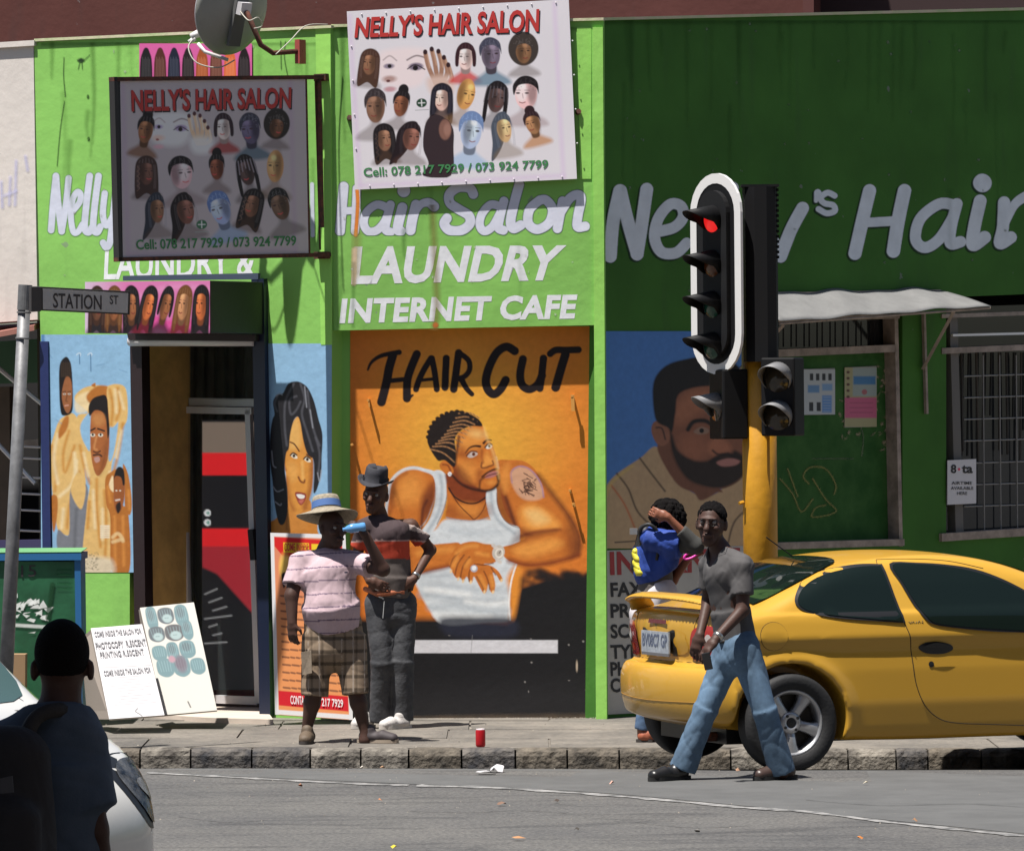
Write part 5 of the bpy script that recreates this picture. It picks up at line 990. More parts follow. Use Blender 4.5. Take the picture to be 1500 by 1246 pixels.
def salon_sign(root, fn, base, gain, corners, layout, eye, cr, title, cell, lb):
    """corners TL TR BR BL px; layout in px"""
    x0 = min(p[0] for p in corners); x1 = max(p[0] for p in corners); y0 = min(p[1] for p in corners); y1 = max(p[1] for p in corners)
    TLc, TRc, BRc, BLc = [np.array(p, float) for p in corners]
    c = Canvas(x0, y0, x1, y1, 1.3, base, gain); c.c *= (0.97 + .06 * fbm(c.X, c.Y, 90, 5))[..., None]
    c.rect(x0, y0, x1, y1, (206, 186, 214), 8, .0)
    for p in ([(x0 + 4, y0 + 8), (x0 + 8, y1 - 6)], [(x0 + 10, y1 - 6), (x1 - 20, y1 - 6)], [(x1 - 22, y0 + 6), (x1 - 20, y1)]): c.stroke(p, 7, tuple(int(v * k) for v, k in zip(base, (.98, .91, 1.0))), 6, .6)
    eye_hand(c, *eye); salon_sheet(c, layout); crest(c, *cr)
    def f2(X, Y):
        u = (X - x0) / (x1 - x0); v = (Y - y0) / (y1 - y0)
        q = TLc * ((1 - u) * (1 - v))[..., None] + TRc * (u * (1 - v))[..., None] + BRc * (u * v)[..., None] + BLc * ((1 - u) * v)[..., None]
        return fn(q[..., 0], q[..., 1])
    def ident(o): return lambda X, Y: fn(X, Y, o)
    c.build('printed_sheet', lambda X, Y: fn(*(lambda q: (q[..., 0], q[..., 1]))(_q(X, Y, x0, y0, x1, y1, TLc, TRc, BRc, BLc)), 0.002), m_print, root)
    text("NELLY'S HAIR SALON", [(a + 1.6, b_ + 2.2) for a, b_ in title], ident(0.0035), m_sblk, root, 'title_shadow', .03, .05)
    text("NELLY'S HAIR SALON", title, ident(0.005), m_sred, root, 'title', .03, .05)
    text('Cell: 078 217 7929 / 073 924 7799', cell, ident(0.005), m_sgreen, root, 'phone_line', .022)
def _q(X, Y, x0, y0, x1, y1, a, b_, c_, d_):
    u = ((X - x0) / (x1 - x0))[..., None]; v = ((Y - y0) / (y1 - y0))[..., None]; return a * (1 - u) * (1 - v) + b_ * u * (1 - v) + c_ * u * v + d_ * (1 - u) * v
# flat banner on the corner wall (leans out a little at its foot)
ban = empty('salon_banner', C_(680, 272, 0.05), 'sunlit square printed salon board fixed high above the hand painted lettering', 'sign')
nB = unit(nC + V(0, 0, 0.002)); PBn = (C_(680, 20, 0.046), nB)
fb = lambda X, Y, o=0.0: onP(PBn, X, Y, o)
CB = [(508, 17), (833, -1), (845, 262), (520, 278)]
MB().prism([fb(*p) for p in CB], -nB * 0.012).obj('board', mat('board_white', (0.58, 0.54, 0.60), 0.5), ban)
D = dict
lay = [(539, 81, 24, 34, (120, 84, 62), (70, 46, 36), 'wave'), (685, 80, 28, 36, PL_, (50, 24, 30), 'bob', (190, 50, 44)), (723, 78, 34, 42, (104, 92, 108), (62, 62, 78), 'short', (90, 120, 140)), (773, 76, 28, 34, (120, 86, 60), (58, 50, 46), 'afro'),
 (545, 150, 34, 46, (116, 84, 66), (52, 44, 46), 'short'), (584, 148, 26, 36, (120, 74, 52), BK, 'bun', None, -1), (646, 142, 26, 36, (206, 168, 156), (30, 26, 36), 'long'), (683, 138, 32, 44, (196, 142, 82), (216, 176, 120), 'bald'), (729, 146, 32, 42, (84, 64, 62), BK, 'dread'), (774, 142, 40, 44, (226, 182, 182), BK, 'short', None, -1),
 (556, 200, 26, 36, (128, 92, 72), BK, 'wave', None, 1), (597, 200, 30, 38, (120, 78, 66), (30, 20, 24), 'side', None, 1), (688, 196, 38, 50, (166, 178, 204), (104, 126, 166), 'short', (160, 180, 206)), (738, 194, 26, 40, (196, 160, 116), (70, 76, 88), 'side', None, 1), (782, 188, 26, 32, (150, 108, 74), (44, 26, 30), 'bun', (180, 128, 84))]
salon_sign(ban, fb, (206, 201, 206), .84, CB, lay, (556, 66, 1.0), (615, 148), [(521, 25), (790, 12), (790, 47), (519, 56)], [(532, 246), (803, 234), (803, 247), (533, 259)], '')
c = Canvas(612, 160, 668, 260, 1.3, None, .8); c.poly([(640, 168), (624, 180), (620, 215), (628, 240), (620, 257), (660, 257), (664, 215), (662, 185)], (44, 30, 34), 1.5); c.ell(652, 190, 9, 15, (120, 84, 72), 0, 2); c.ell(655, 190, 5, 9, (150, 110, 96), 0, 3, .7); c.build('portrait_print', lambda X, Y: onP(PBn, X, Y, 0.0028), amat('printed_alpha', .45, alpha=True), ban)
for i in range(9):
    for a, b_ in (((512, 22), (832, 3)), ((524, 273), (841, 258))):
        u = (i + .5) / 9; p = fb(a[0] + (b_[0] - a[0]) * u, a[1] + (b_[1] - a[1]) * u, 0.004); MB().lathe(p, nB, [(0.006, 0), (0.004, 0.004), (0.0005, 0.005)], 8).obj('rivet', mat('rivet_white', (.7, .68, .7), .4), ban)
for y in (60, 110, 160, 210):
    for x0_, dx in ((512, .045), (836, .045)): MB().lathe(fb(x0_ + dx * y, y + (8 if x0_ < 600 else 0), 0.004), nB, [(0.006, 0), (0.004, 0.004), (0.0005, 0.005)], 8).obj('rivet', mat('rivet_white', (.7, .68, .7), .4), ban)
for px, py in ((512, 172), (848, 163)): MB().tube([fb(px, py, -0.02), C_(px + (0 if px < 600 else -2), py + 2, 0.0)], 0.02, 6).obj('bracket', m_rust, ban)
# projecting sign, edge on to the sun
sg = empty('projecting_sign', C_(470, 372, 0.3), 'shaded projecting salon sign in a rusty black steel frame', 'sign')
dS = V(math.cos(D2R(42)), math.sin(D2R(42)), 0); nS = V(math.sin(D2R(42)), -math.cos(D2R(42)), 0); PS = (L_(474, 240, 0.06), nS)
fg = lambda X, Y, o=0.0: onP(PS, X, Y, o)
CS = [(176, 118), (447, 114), (452, 371), (180, 378)]
MB().prism([fg(x, y, -0.004) for x, y in CS], -nS * 0.05).obj('box', m_frame, sg)
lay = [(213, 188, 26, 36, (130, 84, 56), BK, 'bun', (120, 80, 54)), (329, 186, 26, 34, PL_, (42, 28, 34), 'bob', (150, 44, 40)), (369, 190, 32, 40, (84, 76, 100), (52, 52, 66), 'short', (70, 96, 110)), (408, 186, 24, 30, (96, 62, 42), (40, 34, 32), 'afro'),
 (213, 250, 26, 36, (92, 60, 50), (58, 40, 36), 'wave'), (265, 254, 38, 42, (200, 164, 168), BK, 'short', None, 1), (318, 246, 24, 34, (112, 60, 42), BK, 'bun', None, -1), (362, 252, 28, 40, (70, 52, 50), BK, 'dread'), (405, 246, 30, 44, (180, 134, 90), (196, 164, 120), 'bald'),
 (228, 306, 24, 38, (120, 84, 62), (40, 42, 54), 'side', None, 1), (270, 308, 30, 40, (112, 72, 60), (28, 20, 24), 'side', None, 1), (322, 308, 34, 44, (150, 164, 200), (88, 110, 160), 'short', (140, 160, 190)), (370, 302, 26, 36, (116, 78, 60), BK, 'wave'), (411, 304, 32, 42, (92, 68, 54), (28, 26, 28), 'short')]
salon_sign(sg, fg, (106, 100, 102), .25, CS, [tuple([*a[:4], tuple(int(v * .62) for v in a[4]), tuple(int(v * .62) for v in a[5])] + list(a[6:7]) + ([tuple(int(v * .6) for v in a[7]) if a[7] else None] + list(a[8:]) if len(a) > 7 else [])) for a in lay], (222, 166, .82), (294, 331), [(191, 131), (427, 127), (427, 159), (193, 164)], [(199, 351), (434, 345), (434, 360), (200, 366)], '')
for a, b_ in (((169, 116), (472, 113)), ((176, 380), (482, 373)), ((169, 116), (176, 380)), ((449, 114), (454, 373)), ((470, 113), (474, 330))):
    bq = MB(); A, Bq = fg(a[0], a[1], 0.01), fg(b_[0], b_[1], 0.01); ax = unit(Bq - A); bq.box((A + Bq) / 2 - nS * 0.025, np.linalg.norm(Bq - A) + 0.03, 0.028, 0.06 if a[0] < 400 else 0.03, (ax, unit(np.cross(ax, nS)), nS)); bq.obj('frame_bar', m_frame if a[0] < 400 and b_[0] < 200 else m_rust, sg)
m_ = MB(); A, Bq = fg(462, 119, -.03), fg(469, 366, -.03); m_.tube([A, Bq], 0.008, 6); m_.obj('cable', m_rust, sg)
for py in (114, 374): MB().box(fg(474, py, -0.05), 0.10, 0.10, 0.05, (dL, nL, UP)).obj('wall_bracket', m_rust, sg)
# ------------------------------------------------------------------ pink poster strips
def strip(c, x0, y0, x1, y1, n, seed, low=False):
    r_ = random.Random(seed); w = (x1 - x0) / n
    for i in range(n):
        x = x0 + w * (i + .5); sk = r_.choice([(150, 92, 58), (198, 138, 96), (110, 70, 50), (208, 110, 60)]); hr = r_.choice([BK, BK, (60, 36, 26), (120, 76, 40)])
        bust(c, x, y0 + (y1 - y0) * .44, w * .74, (y1 - y0) * .56, sk, hr, ['long', 'long', 'wave', 'long', 'bob'][i % 5] if not low else 'long', r_.choice([(40, 30, 34), (120, 30, 50), (36, 34, 40)]), r_.choice([-1, 0, 1]))
c = Canvas(123, 411, 308, 488, 1.4, (226, 128, 186), GL_); X = c.X; tt = np.clip((X - 123) / 60, 0, 1)[..., None]; c.c = c.c * tt + c.col((222, 196, 222)) * (1 - tt)
for a in range(6): c.ell(215 + 16 * a, 478 - 6 * (a % 2), 13, 9, (226, 60, 150), 20, 5, .7)
c.stroke([(190, 440), (250, 420), (308, 424)], 8, (236, 160, 206), 8, .6); strip(c, 128, 411, 308, 488, 7, 5)

qp = quadmap(onP(PL, 125, 413, PX), onP(PL, 308, 411, PX), onP(PL, 308, 488, PX), onP(PL, 125, 488, PX), 123, 411, 308, 488, 0.0)
c.build("pink_poster", lambda X, Y: qp(X, Y) + nL * 0.004, m_print, bx)
pp_ = empty('pink_banner', L_(286, 114, .02), 'pink hair poster partly hidden by the satellite dish and projecting sign', 'poster')
c = Canvas(204, 64, 369, 190, 1.2, (226, 104, 170), GL_)
for i in range(8):
    x = 214 + 20.5 * i; hc = [(30, 26, 28), (90, 46, 36), (30, 34, 52), (40, 30, 30), (170, 84, 40), (110, 60, 44), (226, 110, 60), (34, 24, 26)][i]
    c.poly([(x - 8, 190), (x - 9, 100), (x - 5, 76), (x, 70), (x + 5, 76), (x + 9, 100), (x + 8, 190)], hc, 1.3)
    for q in range(6): c.stroke([(x - 5 + 2 * q, 84 + 3 * (q % 2)), (x - 6 + 2.4 * q, 116)], .8, tuple(min(255, v + 70) for v in hc), 1, .6)
c.build('print', wallmap(PL, 0.012), m_print, pp_); m_ = MB(); plate(m_, L_, [(204, 64), (369, 66), (369, 190), (204, 190)], 0.008, 0.0105); m_.obj('backing', mat('magenta_board', (.5, .08, .25), .5), pp_)
# ------------------------------------------------------------------ satellite dish
ds = empty('satellite_dish', atD(437, 75, 36.3), 'grey satellite dish on a bent steel arm above the projecting sign', 'satellite dish')
dc = atD(347, 14, 36.15); axd = unit(V(-0.62, 0.74, 0.24))      # bowl faces up, left and away
a_ = unit(np.cross(axd, UP)); b__ = np.cross(a_, axd); v = []; f = []; nr, na = 8, 40
for i in range(nr + 1):
    r_ = 0.335 * i / nr
    for k in range(na): w = 2 * math.pi * k / na; v.append(dc + a_ * r_ * math.cos(w) * 0.92 + b__ * r_ * math.sin(w) * 1.0 + axd * (r_ * r_ * 0.62))
for i in range(nr):
    for k in range(na): k2 = (k + 1) % na; f.append((i * na + k, i * na + k2, (i + 1) * na + k2, (i + 1) * na + k))
o = mesh('reflector', v, f, mat('dish_grey', (0.30, 0.30, 0.27), 0.5, bs=8, bd=0.002, var=0.1), ds, True); so = o.modifiers.new('s', 'SOLIDIFY'); so.thickness = 0.006
rim = [dc + a_ * .335 * .92 * math.cos(w) + b__ * .335 * math.sin(w) + axd * .07 for w in np.linspace(0, 2 * math.pi, 41)]; MB().tube(rim, 0.006, 6).obj('rim', m_alu, ds, True)
bk = dc - axd * 0.03; MB().prism([bk + a_ * .05 + b__ * .12, bk - a_ * .05 + b__ * .12, bk - a_ * .05 - b__ * .26 + axd * .03, bk + a_ * .05 - b__ * .26 + axd * .03], -axd * 0.03).obj('mount_plate', mat('mount_grey', (.10, .10, .10), .6), ds)
MB().box(bk - axd * .05 + b__ * .02, .09, .09, .06, (a_, b__, axd)).obj('clamp', m_alu, ds)
MB().tube([bk - axd * .03, bk - axd * .09, atD(382, 66, 36.1), atD(400, 78, 36.15), atD(441, 75, 36.3)], 0.019, 10).obj('mount_arm', m_rust, ds, True)
MB().box(atD(440, 76, 36.3), .04, .08, .17, (dL, nL, UP)).obj('wall_plate', mat('red_oxide', (.32, .06, .05), .6), ds)
foot = atD(334, 88, 36.25); lnb = atD(286, 54, 36.3)
MB().tube([foot, atD(300, 76, 36.28), atD(290, 64, 36.3)], 0.013, 8).obj('feed_arm', mat('off_white_metal', (.62, .60, .60), .4), ds, True); MB().tube([lnb + V(-.03, 0, .0), lnb + V(.035, .02, .03)], [0.022, 0.03], 12).obj('receiver', mat('off_white_metal', (.6, .6, .6)), ds, True); MB().tube([lnb + V(-.045, 0, -.04), lnb + V(.0, .0, -.01)], 0.017, 10).obj('receiver_foot', mat('off_white_metal', (.6, .6, .6)), ds, True)
def cable(pts, r, m, par, name='cable'): return MB().tube(list(crom(pts, False, 6)), r, 6).obj(name, m, par, True)
m_cab = mat('pale_cable', (.42, .40, .34), .6)
cable([lnb, atD(276, 70, 36.25), atD(288, 92, 36.2), atD(320, 99, 36.2), atD(344, 88, 36.2)], .005, m_cab, ds); cable([bk, atD(364, 30, 35.6), atD(378, 26, 35.6), atD(384, 38, 35.7), atD(372, 42, 35.7)], .004, m_cab, ds)
cable([atD(404, 80, 36.0), atD(425, 60, 36.1), atD(448, 38, 36.2), atD(480, 36, 36.3)], .004, m_cab, ds)
# little iron hooks left in the corner wall
for i, (x, y, x2, y2, w) in enumerate(((539, 584, 541, 596, .016), (836, 578, 841, 602, .02), (834, 716, 836, 722, .016), (838, 736, 842, 742, .016), (515, 649, 517, 652, .018))):
    h = empty('wall_hook', C_(x, y, -.1), ['short orange hook left of the painted haircut lettering', 'long orange hook below the last painted haircut letter', 'upper small orange hook beside the tattooed shoulder', 'lower small orange hook beside the tattooed shoulder', 'tiny orange stub at the left edge of the haircut mural'][i], 'hook', 'old hooks in the haircut mural')
    A, Bq = C_((x + x2) / 2, y, -0.108), C_((x + x2) / 2, y2, -0.05); MB().prism([C_(x, y, -.04), C_(x2, y, -.04), C_(x2 + 1, y2, -.04), C_(x + 1, y2, -.04)], -nC * .012).obj('strap', mat('orange_iron', (.62, .30, .07), .5), h); MB().box(C_((x + x2) / 2, y + 2, -.075), .015, .075, .015, (dC, nC, UP)).obj('pin', mat('orange_iron', (.6, .3, .1)), h)
# ------------------------------------------------------------------ cars
m_yc = mat('yellow_car_paint', (0.50, 0.275, 0.032), 0.36, coat=0.45, spec=0.3); m_wc = mat('white_car_paint', (0.62, 0.61, 0.58), 0.3, coat=1.0)
m_rub = mat('tyre_rubber', (0.013, 0.013, 0.014), 0.75, bs=60, bd=0.002); m_trim = mat('black_trim', (0.012, 0.012, 0.013), 0.4); m_rim = mat('alloy', (0.45, 0.45, 0.46), 0.35, 0.7)
m_cgl = bpy.data.materials.new('car_window'); t, b = nodes(m_cgl); b.inputs['Base Color'].default_value = (0.006, 0.011, 0.009, 1); b.inputs['Roughness'].default_value = 0.03; b.inputs['Specular IOR Level'].default_value = 0.38
m_tl = mat('tail_lamp_red', (0.35, 0.008, 0.008), 0.12, coat=1.0, bs=120, bd=0.001); m_seam = mat('panel_gap', (0.02, 0.015, 0.008), 0.9); m_chr = mat('chrome', (0.7, 0.7, 0.7), 0.12, 1.0)
def sdf2(poly, X, Z):
    d2 = np.full(X.shape, 1e9); ins = np.zeros(X.shape, bool); q = np.roll(poly, -1, 0)
    for a, b_ in zip(poly, q):
        e = b_ - a; L = max(e @ e, 1e-12); t_ = np.clip(((X - a[0]) * e[0] + (Z - a[1]) * e[1]) / L, 0, 1)
        d2 = np.minimum(d2, (X - a[0] - t_ * e[0]) ** 2 + (Z - a[1] - t_ * e[1]) ** 2)
        if abs(e[1]) > 1e-9: ins ^= ((a[1] > Z) != (b_[1] > Z)) & (X < e[0] * (Z - a[1]) / e[1] + a[0])
    return np.sqrt(d2) * np.where(ins, -1, 1)
class CarBody:
    """body as a solid: side silhouette crossed with a width that varies with height and length; y = 0 is the centre line, near side is -y"""
    def __init__(s, sil, width, x1, zmax, wheels, camber=0.07, rearc=0.16, frontc=0.22, h=0.016, rw=0.345):
        s.sil = crom(sil, True, 6); s.width = width; s.x1 = x1; s.camber, s.rearc, s.frontc = camber, rearc, frontc; s.wheels = wheels; s.rw = rw
        gx = np.arange(-0.3, x1 + 0.3, 0.01); gz = np.arange(-0.1, zmax + 0.3, 0.01); Xg, Zg = np.meshgrid(gx, gz, indexing='ij'); s.tab = sdf2(s.sil, Xg, Zg); s.gx, s.gz = gx, gz
        ax = np.arange(-0.12, x1 + 0.12, h); ay = np.arange(-0.96, 0.96 + h, h); az = np.arange(0.06, zmax + 0.12, h); X, Y, Z = np.meshgrid(ax, ay, az, indexing='ij')
        s.v, s.f = surface_net(s.eval(X, Y, Z).astype(np.float32), np.array([ax[0], ay[0], az[0]]), h)
    def look(s, X, Z):
        i = np.clip((X - s.gx[0]) / 0.01, 0, len(s.gx) - 1.001); j = np.clip((Z - s.gz[0]) / 0.01, 0, len(s.gz) - 1.001); i0 = i.astype(int); j0 = j.astype(int); a = i - i0; b_ = j - j0; T = s.tab
        return (T[i0, j0] * (1 - a) + T[i0 + 1, j0] * a) * (1 - b_) + (T[i0, j0 + 1] * (1 - a) + T[i0 + 1, j0 + 1] * a) * b_
    def eval(s, X, Y, Z, arch=True):
        q = (np.abs(Y) / 0.8) ** 2; t_ = X / s.x1; Xs = X - s.rearc * q * np.clip(1 - t_ * 2.2, 0, 1) ** 1.0 + s.frontc * q * np.clip(t_ * 2.2 - 1.2, 0, 1)
        Zs = Z + s.camber * q * np.clip((Z - 0.55) / 0.5, 0, 1)
        a = s.look(Xs, Zs); b_ = (np.abs(Y) - s.width(X, Z)) * 0.93; k = 0.07 + 0.05 * np.clip((0.9 - Z) / 0.5, 0, 1) * (np.clip(1 - t_ * 4, 0, 1) + np.clip(t_ * 4 - 3, 0, 1))
        hh = np.clip(0.5 - 0.5 * (b_ - a) / k, 0, 1); d = b_ * (1 - hh) + a * hh + k * hh * (1 - hh)
        if arch:
            for wx, wz in s.wheels:
                r_ = np.hypot(X - wx, Z - wz); c_ = np.maximum(s.rw - r_, 0.50 - np.abs(Y)); d = np.maximum(d, np.minimum(c_, 9)) if False else np.maximum(d, -np.maximum(r_ - s.rw, 0.52 - np.abs(Y)))
        return d
    def y_at(s, x, z, off=0.0):
        """outer surface on the near side: march in from outside"""
        x = np.asarray(x, float); z = np.asarray(z, float); y = np.full(x.shape, 0.98)
        for _ in range(60): y = y - np.clip(s.eval(x, y, z, False), -0.05, 0.05) * 0.9
        return np.maximum(y, 0.0) + off
    def z_at(s, x, y, off=0.0):
        x = np.asarray(x, float); y = np.asarray(y, float); z = np.full(x.shape, 1.6)
        for _ in range(80): z = z - np.clip(s.eval(x, y, z, False), -0.05, 0.05) * 0.9
        return z + off
    def x_rear(s, y, z, off=0.0):
        y = np.asarray(y, float); z = np.asarray(z, float); x = np.full(y.shape, -0.15)
        for _ in range(80): x = x + np.clip(s.eval(x, y, z, False), -0.05, 0.05) * 0.9
        return x - off
def car_frame(P, yaw):
    ex = V(math.cos(yaw), math.sin(yaw), 0); ey = V(-math.sin(yaw), math.cos(yaw), 0)
    return lambda x, y, z: P + np.asarray(x)[..., None] * ex + np.asarray(y)[..., None] * ey + np.asarray(z)[..., None] * UP
def arr(*a): return [np.asarray(v, float) for v in np.broadcast_arrays(*a)]
def side_patch(cb, T, poly, off, name, m, par, side=-1, grid=0.05, rnd=6, smooth=True, **k):
    p = crom(poly, True, rnd) if rnd else np.asarray(poly, float)
    v, f = patch(p, lambda x, z: T(x, side * cb.y_at(x, z, off), z), grid); return mesh(name, v, f, m, par, smooth, **k)
def rear_patch(cb, T, poly, off, name, m, par, grid=0.02, rnd=0, **k):
    p = crom(poly, True, rnd) if rnd else np.asarray(poly, float)
    v, f = patch(p, lambda y, z: T(cb.x_rear(y, z, off), y, z), grid); return mesh(name, v, f, m, par, True, **k)
def side_line(cb, T, pts, r_, name, m, par, side=-1, n=8, off=0.0):
    p = crom(pts, False, n); q = T(p[:, 0], side * cb.y_at(p[:, 0], p[:, 1], off), p[:, 1]); return MB().tube(list(q), r_, 5).obj(name, m, par, True)
def wheel(T, x, y, z, R, side, par, spokes=5, name='wheel'):
    w = bpy.data.objects.new(name, None); w.empty_display_size = .1; link(w, par); c0 = T(np.array(x), np.array(y), np.array(z)); w.location = Vector(c0) - par.location
    ax = unit(T(np.array(x), np.array(y + side * 0.1), np.array(z)) - c0)      # outward
    bpy.context.view_layer.update
    MB().lathe(c0, ax, [(R * .66, -.09), (R * .9, -.095), (R * .975, -.08), (R, -.05), (R, .05), (R * .975, .08), (R * .9, .095), (R * .70, .085), (R * .655, .07)], 48).obj('tyre', m_rub, w, True)
    rm_ = MB(); rm_.lathe(c0, ax, [(R * .67, -.08), (R * .60, -.06), (R * .58, .04), (R * .63, .072), (R * .675, .076), (R * .66, .06)], 48)
    a_ = unit(np.cross(ax, UP)); b_ = np.cross(ax, a_)
    for i in range(spokes):
        w0 = 2 * math.pi * i / spokes + 0.35; d = a_ * math.cos(w0) + b_ * math.sin(w0); s_ = np.cross(ax, d)
        prof = [(0.05, .034, .045), (R * .28, .030, .058), (R * .45, .034, .062), (R * .62, .052, .058)]; vv = []
        for r_, hw, o in prof: vv += [c0 + d * r_ - s_ * hw + ax * (o - .012), c0 + d * r_ - s_ * hw * .55 + ax * o, c0 + d * r_ + s_ * hw * .55 + ax * o, c0 + d * r_ + s_ * hw + ax * (o - .012), c0 + d * r_ + s_ * hw + ax * (o - .05), c0 + d * r_ - s_ * hw + ax * (o - .05)]
        rm_.add(vv, [(6 * j + q, 6 * j + (q + 1) % 6, 6 * j + 6 + (q + 1) % 6, 6 * j + 6 + q) for j in range(3) for q in range(6)])
    rm_.lathe(c0, ax, [(.068, .03), (.066, .055), (.055, .062), (.034, .062), (.030, .055), (.001, .055)], 24); rm_.obj('rim', m_rim, w, True)
    MB().lathe(c0, ax, [(.03, .05), (.03, .060), (.001, .062)], 16).obj('hub_cap', m_trim, w)
    for i in range(4): q = 2 * math.pi * i / 4 + .6; MB().lathe(c0 + (a_ * math.cos(q) + b_ * math.sin(q)) * .049, ax, [(.010, .055), (.009, .067), (.001, .067)], 8).obj('wheel_nut', m_trim, w)
    MB().lathe(c0, ax, [(R * .6, -.02), (.001, -.02)], 32).obj('brake_disc', mat('brake', (.04, .035, .03), .6, .4), w)
    return w
# ---- yellow coupe
YAW = D2R(21); wp = ground_at(1156, 1129); Rw = 0.297
wp = atD(1156, 1129, 30.7); wp[2] = road_z(wp[0], wp[1])
exY = V(math.cos(YAW), math.sin(YAW), 0); eyY = V(-math.sin(YAW), math.cos(YAW), 0); WX = 0.60
P0 = wp - exY * WX + eyY * 0.76; zf = road_z(*(wp + exY * 2.47 + eyY * .7)[:2]); P0[2] = wp[2] - 0.01
TY = car_frame(P0, YAW)
car = empty('parked_car', P0, 'yellow two door coupe with rear spoiler parked at the kerb', 'car')
sil = [(0.02, 0.30), (-0.035, 0.36), (-0.055, 0.46), (-0.05, 0.56), (-0.015, 0.625), (0.055, 0.655), (0.035, 0.80), (0.04, 0.93), (0.085, 0.985), (0.24, 1.015), (0.40, 1.06), (0.62, 1.17), (0.90, 1.29), (1.15, 1.345), (1.50, 1.375), (1.85, 1.36), (2.15, 1.29), (2.5, 1.15), (2.85, 0.985), (3.1, 0.935), (3.5, 0.86), (3.75, 0.74), (3.85, 0.60), (3.87, 0.42), (3.80, 0.22), (3.4, 0.18), (2.0, 0.17), (0.9, 0.18), (0.3, 0.24)]
sil = [(.6 - (.6 - x) * .93 if x < .6 else x, z if z < .62 else .62 + (z - .62) * (.925 if x < .5 else .895)) for x, z in sil]
def wY(X, Z):
    t_ = X / 3.87; pl = 0.845 - 0.10 * np.clip(1 - t_ * 3.2, 0, 1) ** 2 - 0.13 * np.clip(t_ * 3.2 - 2.2, 0, 1) ** 2
    lo = np.interp(Z, [0.1, 0.25, 0.40, 0.60, 0.72, 0.755, 0.80, 0.90, 0.98], [-.05, -.022, -.008, -.012, -.022, -.012, 0.0, -.022, -.05]); hi = np.interp(Z, [0.88, 0.93, 1.12, 1.27, 1.40], [0, -0.045, -0.135, -0.225, -0.33])
    fl = 0.018 * np.exp(-((np.hypot(X - WX, Z - .30) - .37) / .05) ** 2) * (Z < .8) + 0.018 * np.exp(-((np.hypot(X - WX - 2.47, Z - .30) - .37) / .05) ** 2) * (Z < .8)
    bump_ = 0.02 * np.exp(-((Z - .47) / .10) ** 2) * (X < .25)
    return pl + np.where(Z > .94, np.minimum(hi, lo), lo) + fl + bump_
cb = CarBody(sil, wY, 3.87, 1.40, [(WX, .30), (WX + 2.47, .30)], rw=.352, camber=.035)
body = mesh('body', TY(cb.v[:, 0], cb.v[:, 1], cb.v[:, 2]), cb.f.astype(np.int32), m_yc, car, True); sm = body.modifiers.new('smooth', 'SMOOTH'); sm.factor = .5; sm.iterations = 3
MB().box(TY(np.array(1.9), np.array(0.0), np.array(.42)), 3.2, 1.02, .52, (exY, eyY, UP)).obj('underbody', m_trim, car)
for y_, s_ in ((-0.76, -1), (0.76, 1)):
    for x_ in (WX, WX + 2.47): wheel(TY, x_, y_ + .02 * -s_, Rw, Rw, s_, car)
MB().tube([TY(np.array(.1), np.array(-.35), np.array(.2)), TY(np.array(.45), np.array(-.35), np.array(.2))], .03, 10).obj('exhaust', m_rust, car)
# glass: quarter window, door window (black rubber surround then pane)
def pxc(px, py, D_off=-0.80):
    """px of the photo -> (x, z) on the car's near side"""
    n_ = -eyY; p = onP((P0 + eyY * D_off, n_), px, py); r_ = p - P0; return (float(r_ @ exY), float(r_[2]))
zq = lambda x, y: pxc(1080 + x / 3.279, 780 + y / 3.279, -0.72)
qw = [zq(*p) for p in [(283, 325), (320, 272), (390, 225), (480, 190), (600, 165), (700, 160), (712, 170), (730, 290), (755, 412), (750, 422), (640, 412), (480, 398), (360, 383), (300, 360)]]
dw = [zq(*p) for p in [(768, 155), (900, 152), (1040, 165), (1160, 190), (1270, 232), (1400, 300), (1500, 360), (1560, 410), (1570, 450), (1500, 475), (1377, 468), (1200, 458), (1020, 445), (920, 432), (880, 408), (840, 345), (800, 250)]]
for w_, nm in ((qw, 'quarter_window'), (dw, 'door_window')):
    P_ = np.array(w_); c_ = P_.mean(0); big = [tuple(c_ + (p - c_) * (1 + 0.018 / max(np.linalg.norm(p - c_), .1))) for p in P_]
    for s_ in (-1, 1):
        fr_ = side_patch(cb, TY, big, .008, 'window_seal', m_trim, car, s_, .028, 4); side_patch(cb, TY, w_, .012, nm, m_cgl, fr_, s_, .028, 4)
# panel gaps, fuel flap, crease, handle, badge script
G_ = lambda pts: [zq(*p) for p in pts]
for s_ in (-1, 1):
    side_line(cb, TY, G_([(765, 430), (790, 500), (803, 600), (820, 720), (860, 820), (930, 885), (1020, 908), (1200, 915), (1500, 925)]), .0028, 'door_gap', m_seam, car, s_)
    side_line(cb, TY, G_([(704, 300), (700, 200), (706, 140), (740, 130), (900, 128), (1050, 138), (1200, 172)]), .0024, 'door_gap', m_seam, car, s_)
th = np.linspace(0, 2 * math.pi, 25)[:-1]; fx, fz = zq(150, 495); ring = [(fx + .085 * math.cos(w), fz + .085 * math.sin(w)) for w in th]
side_patch(cb, TY, ring, .0035, 'fuel_flap', m_yc, car, -1, .04, 0); side_line(cb, TY, ring + ring[:1], .0018, 'flap_gap', m_seam, car, -1, 2)
hx, hz = zq(915, 550); hd = [(hx - .115, hz + .005), (hx - .07, hz + .035), (hx + .02, hz + .038), (hx + .10, hz + .018), (hx + .115, hz - .012), (hx + .05, hz - .035), (hx - .06, hz - .03)]
for s_ in (-1, 1): side_patch(cb, TY, hd, .004, 'door_handle', m_trim, car, s_, .05, 4); side_patch(cb, TY, [(hx - .085, hz + .012), (hx, hz + .034), (hx + .09, hz + .008), (hx, hz + .004)], .022, 'door_handle', m_trim, car, s_, .05, 4)
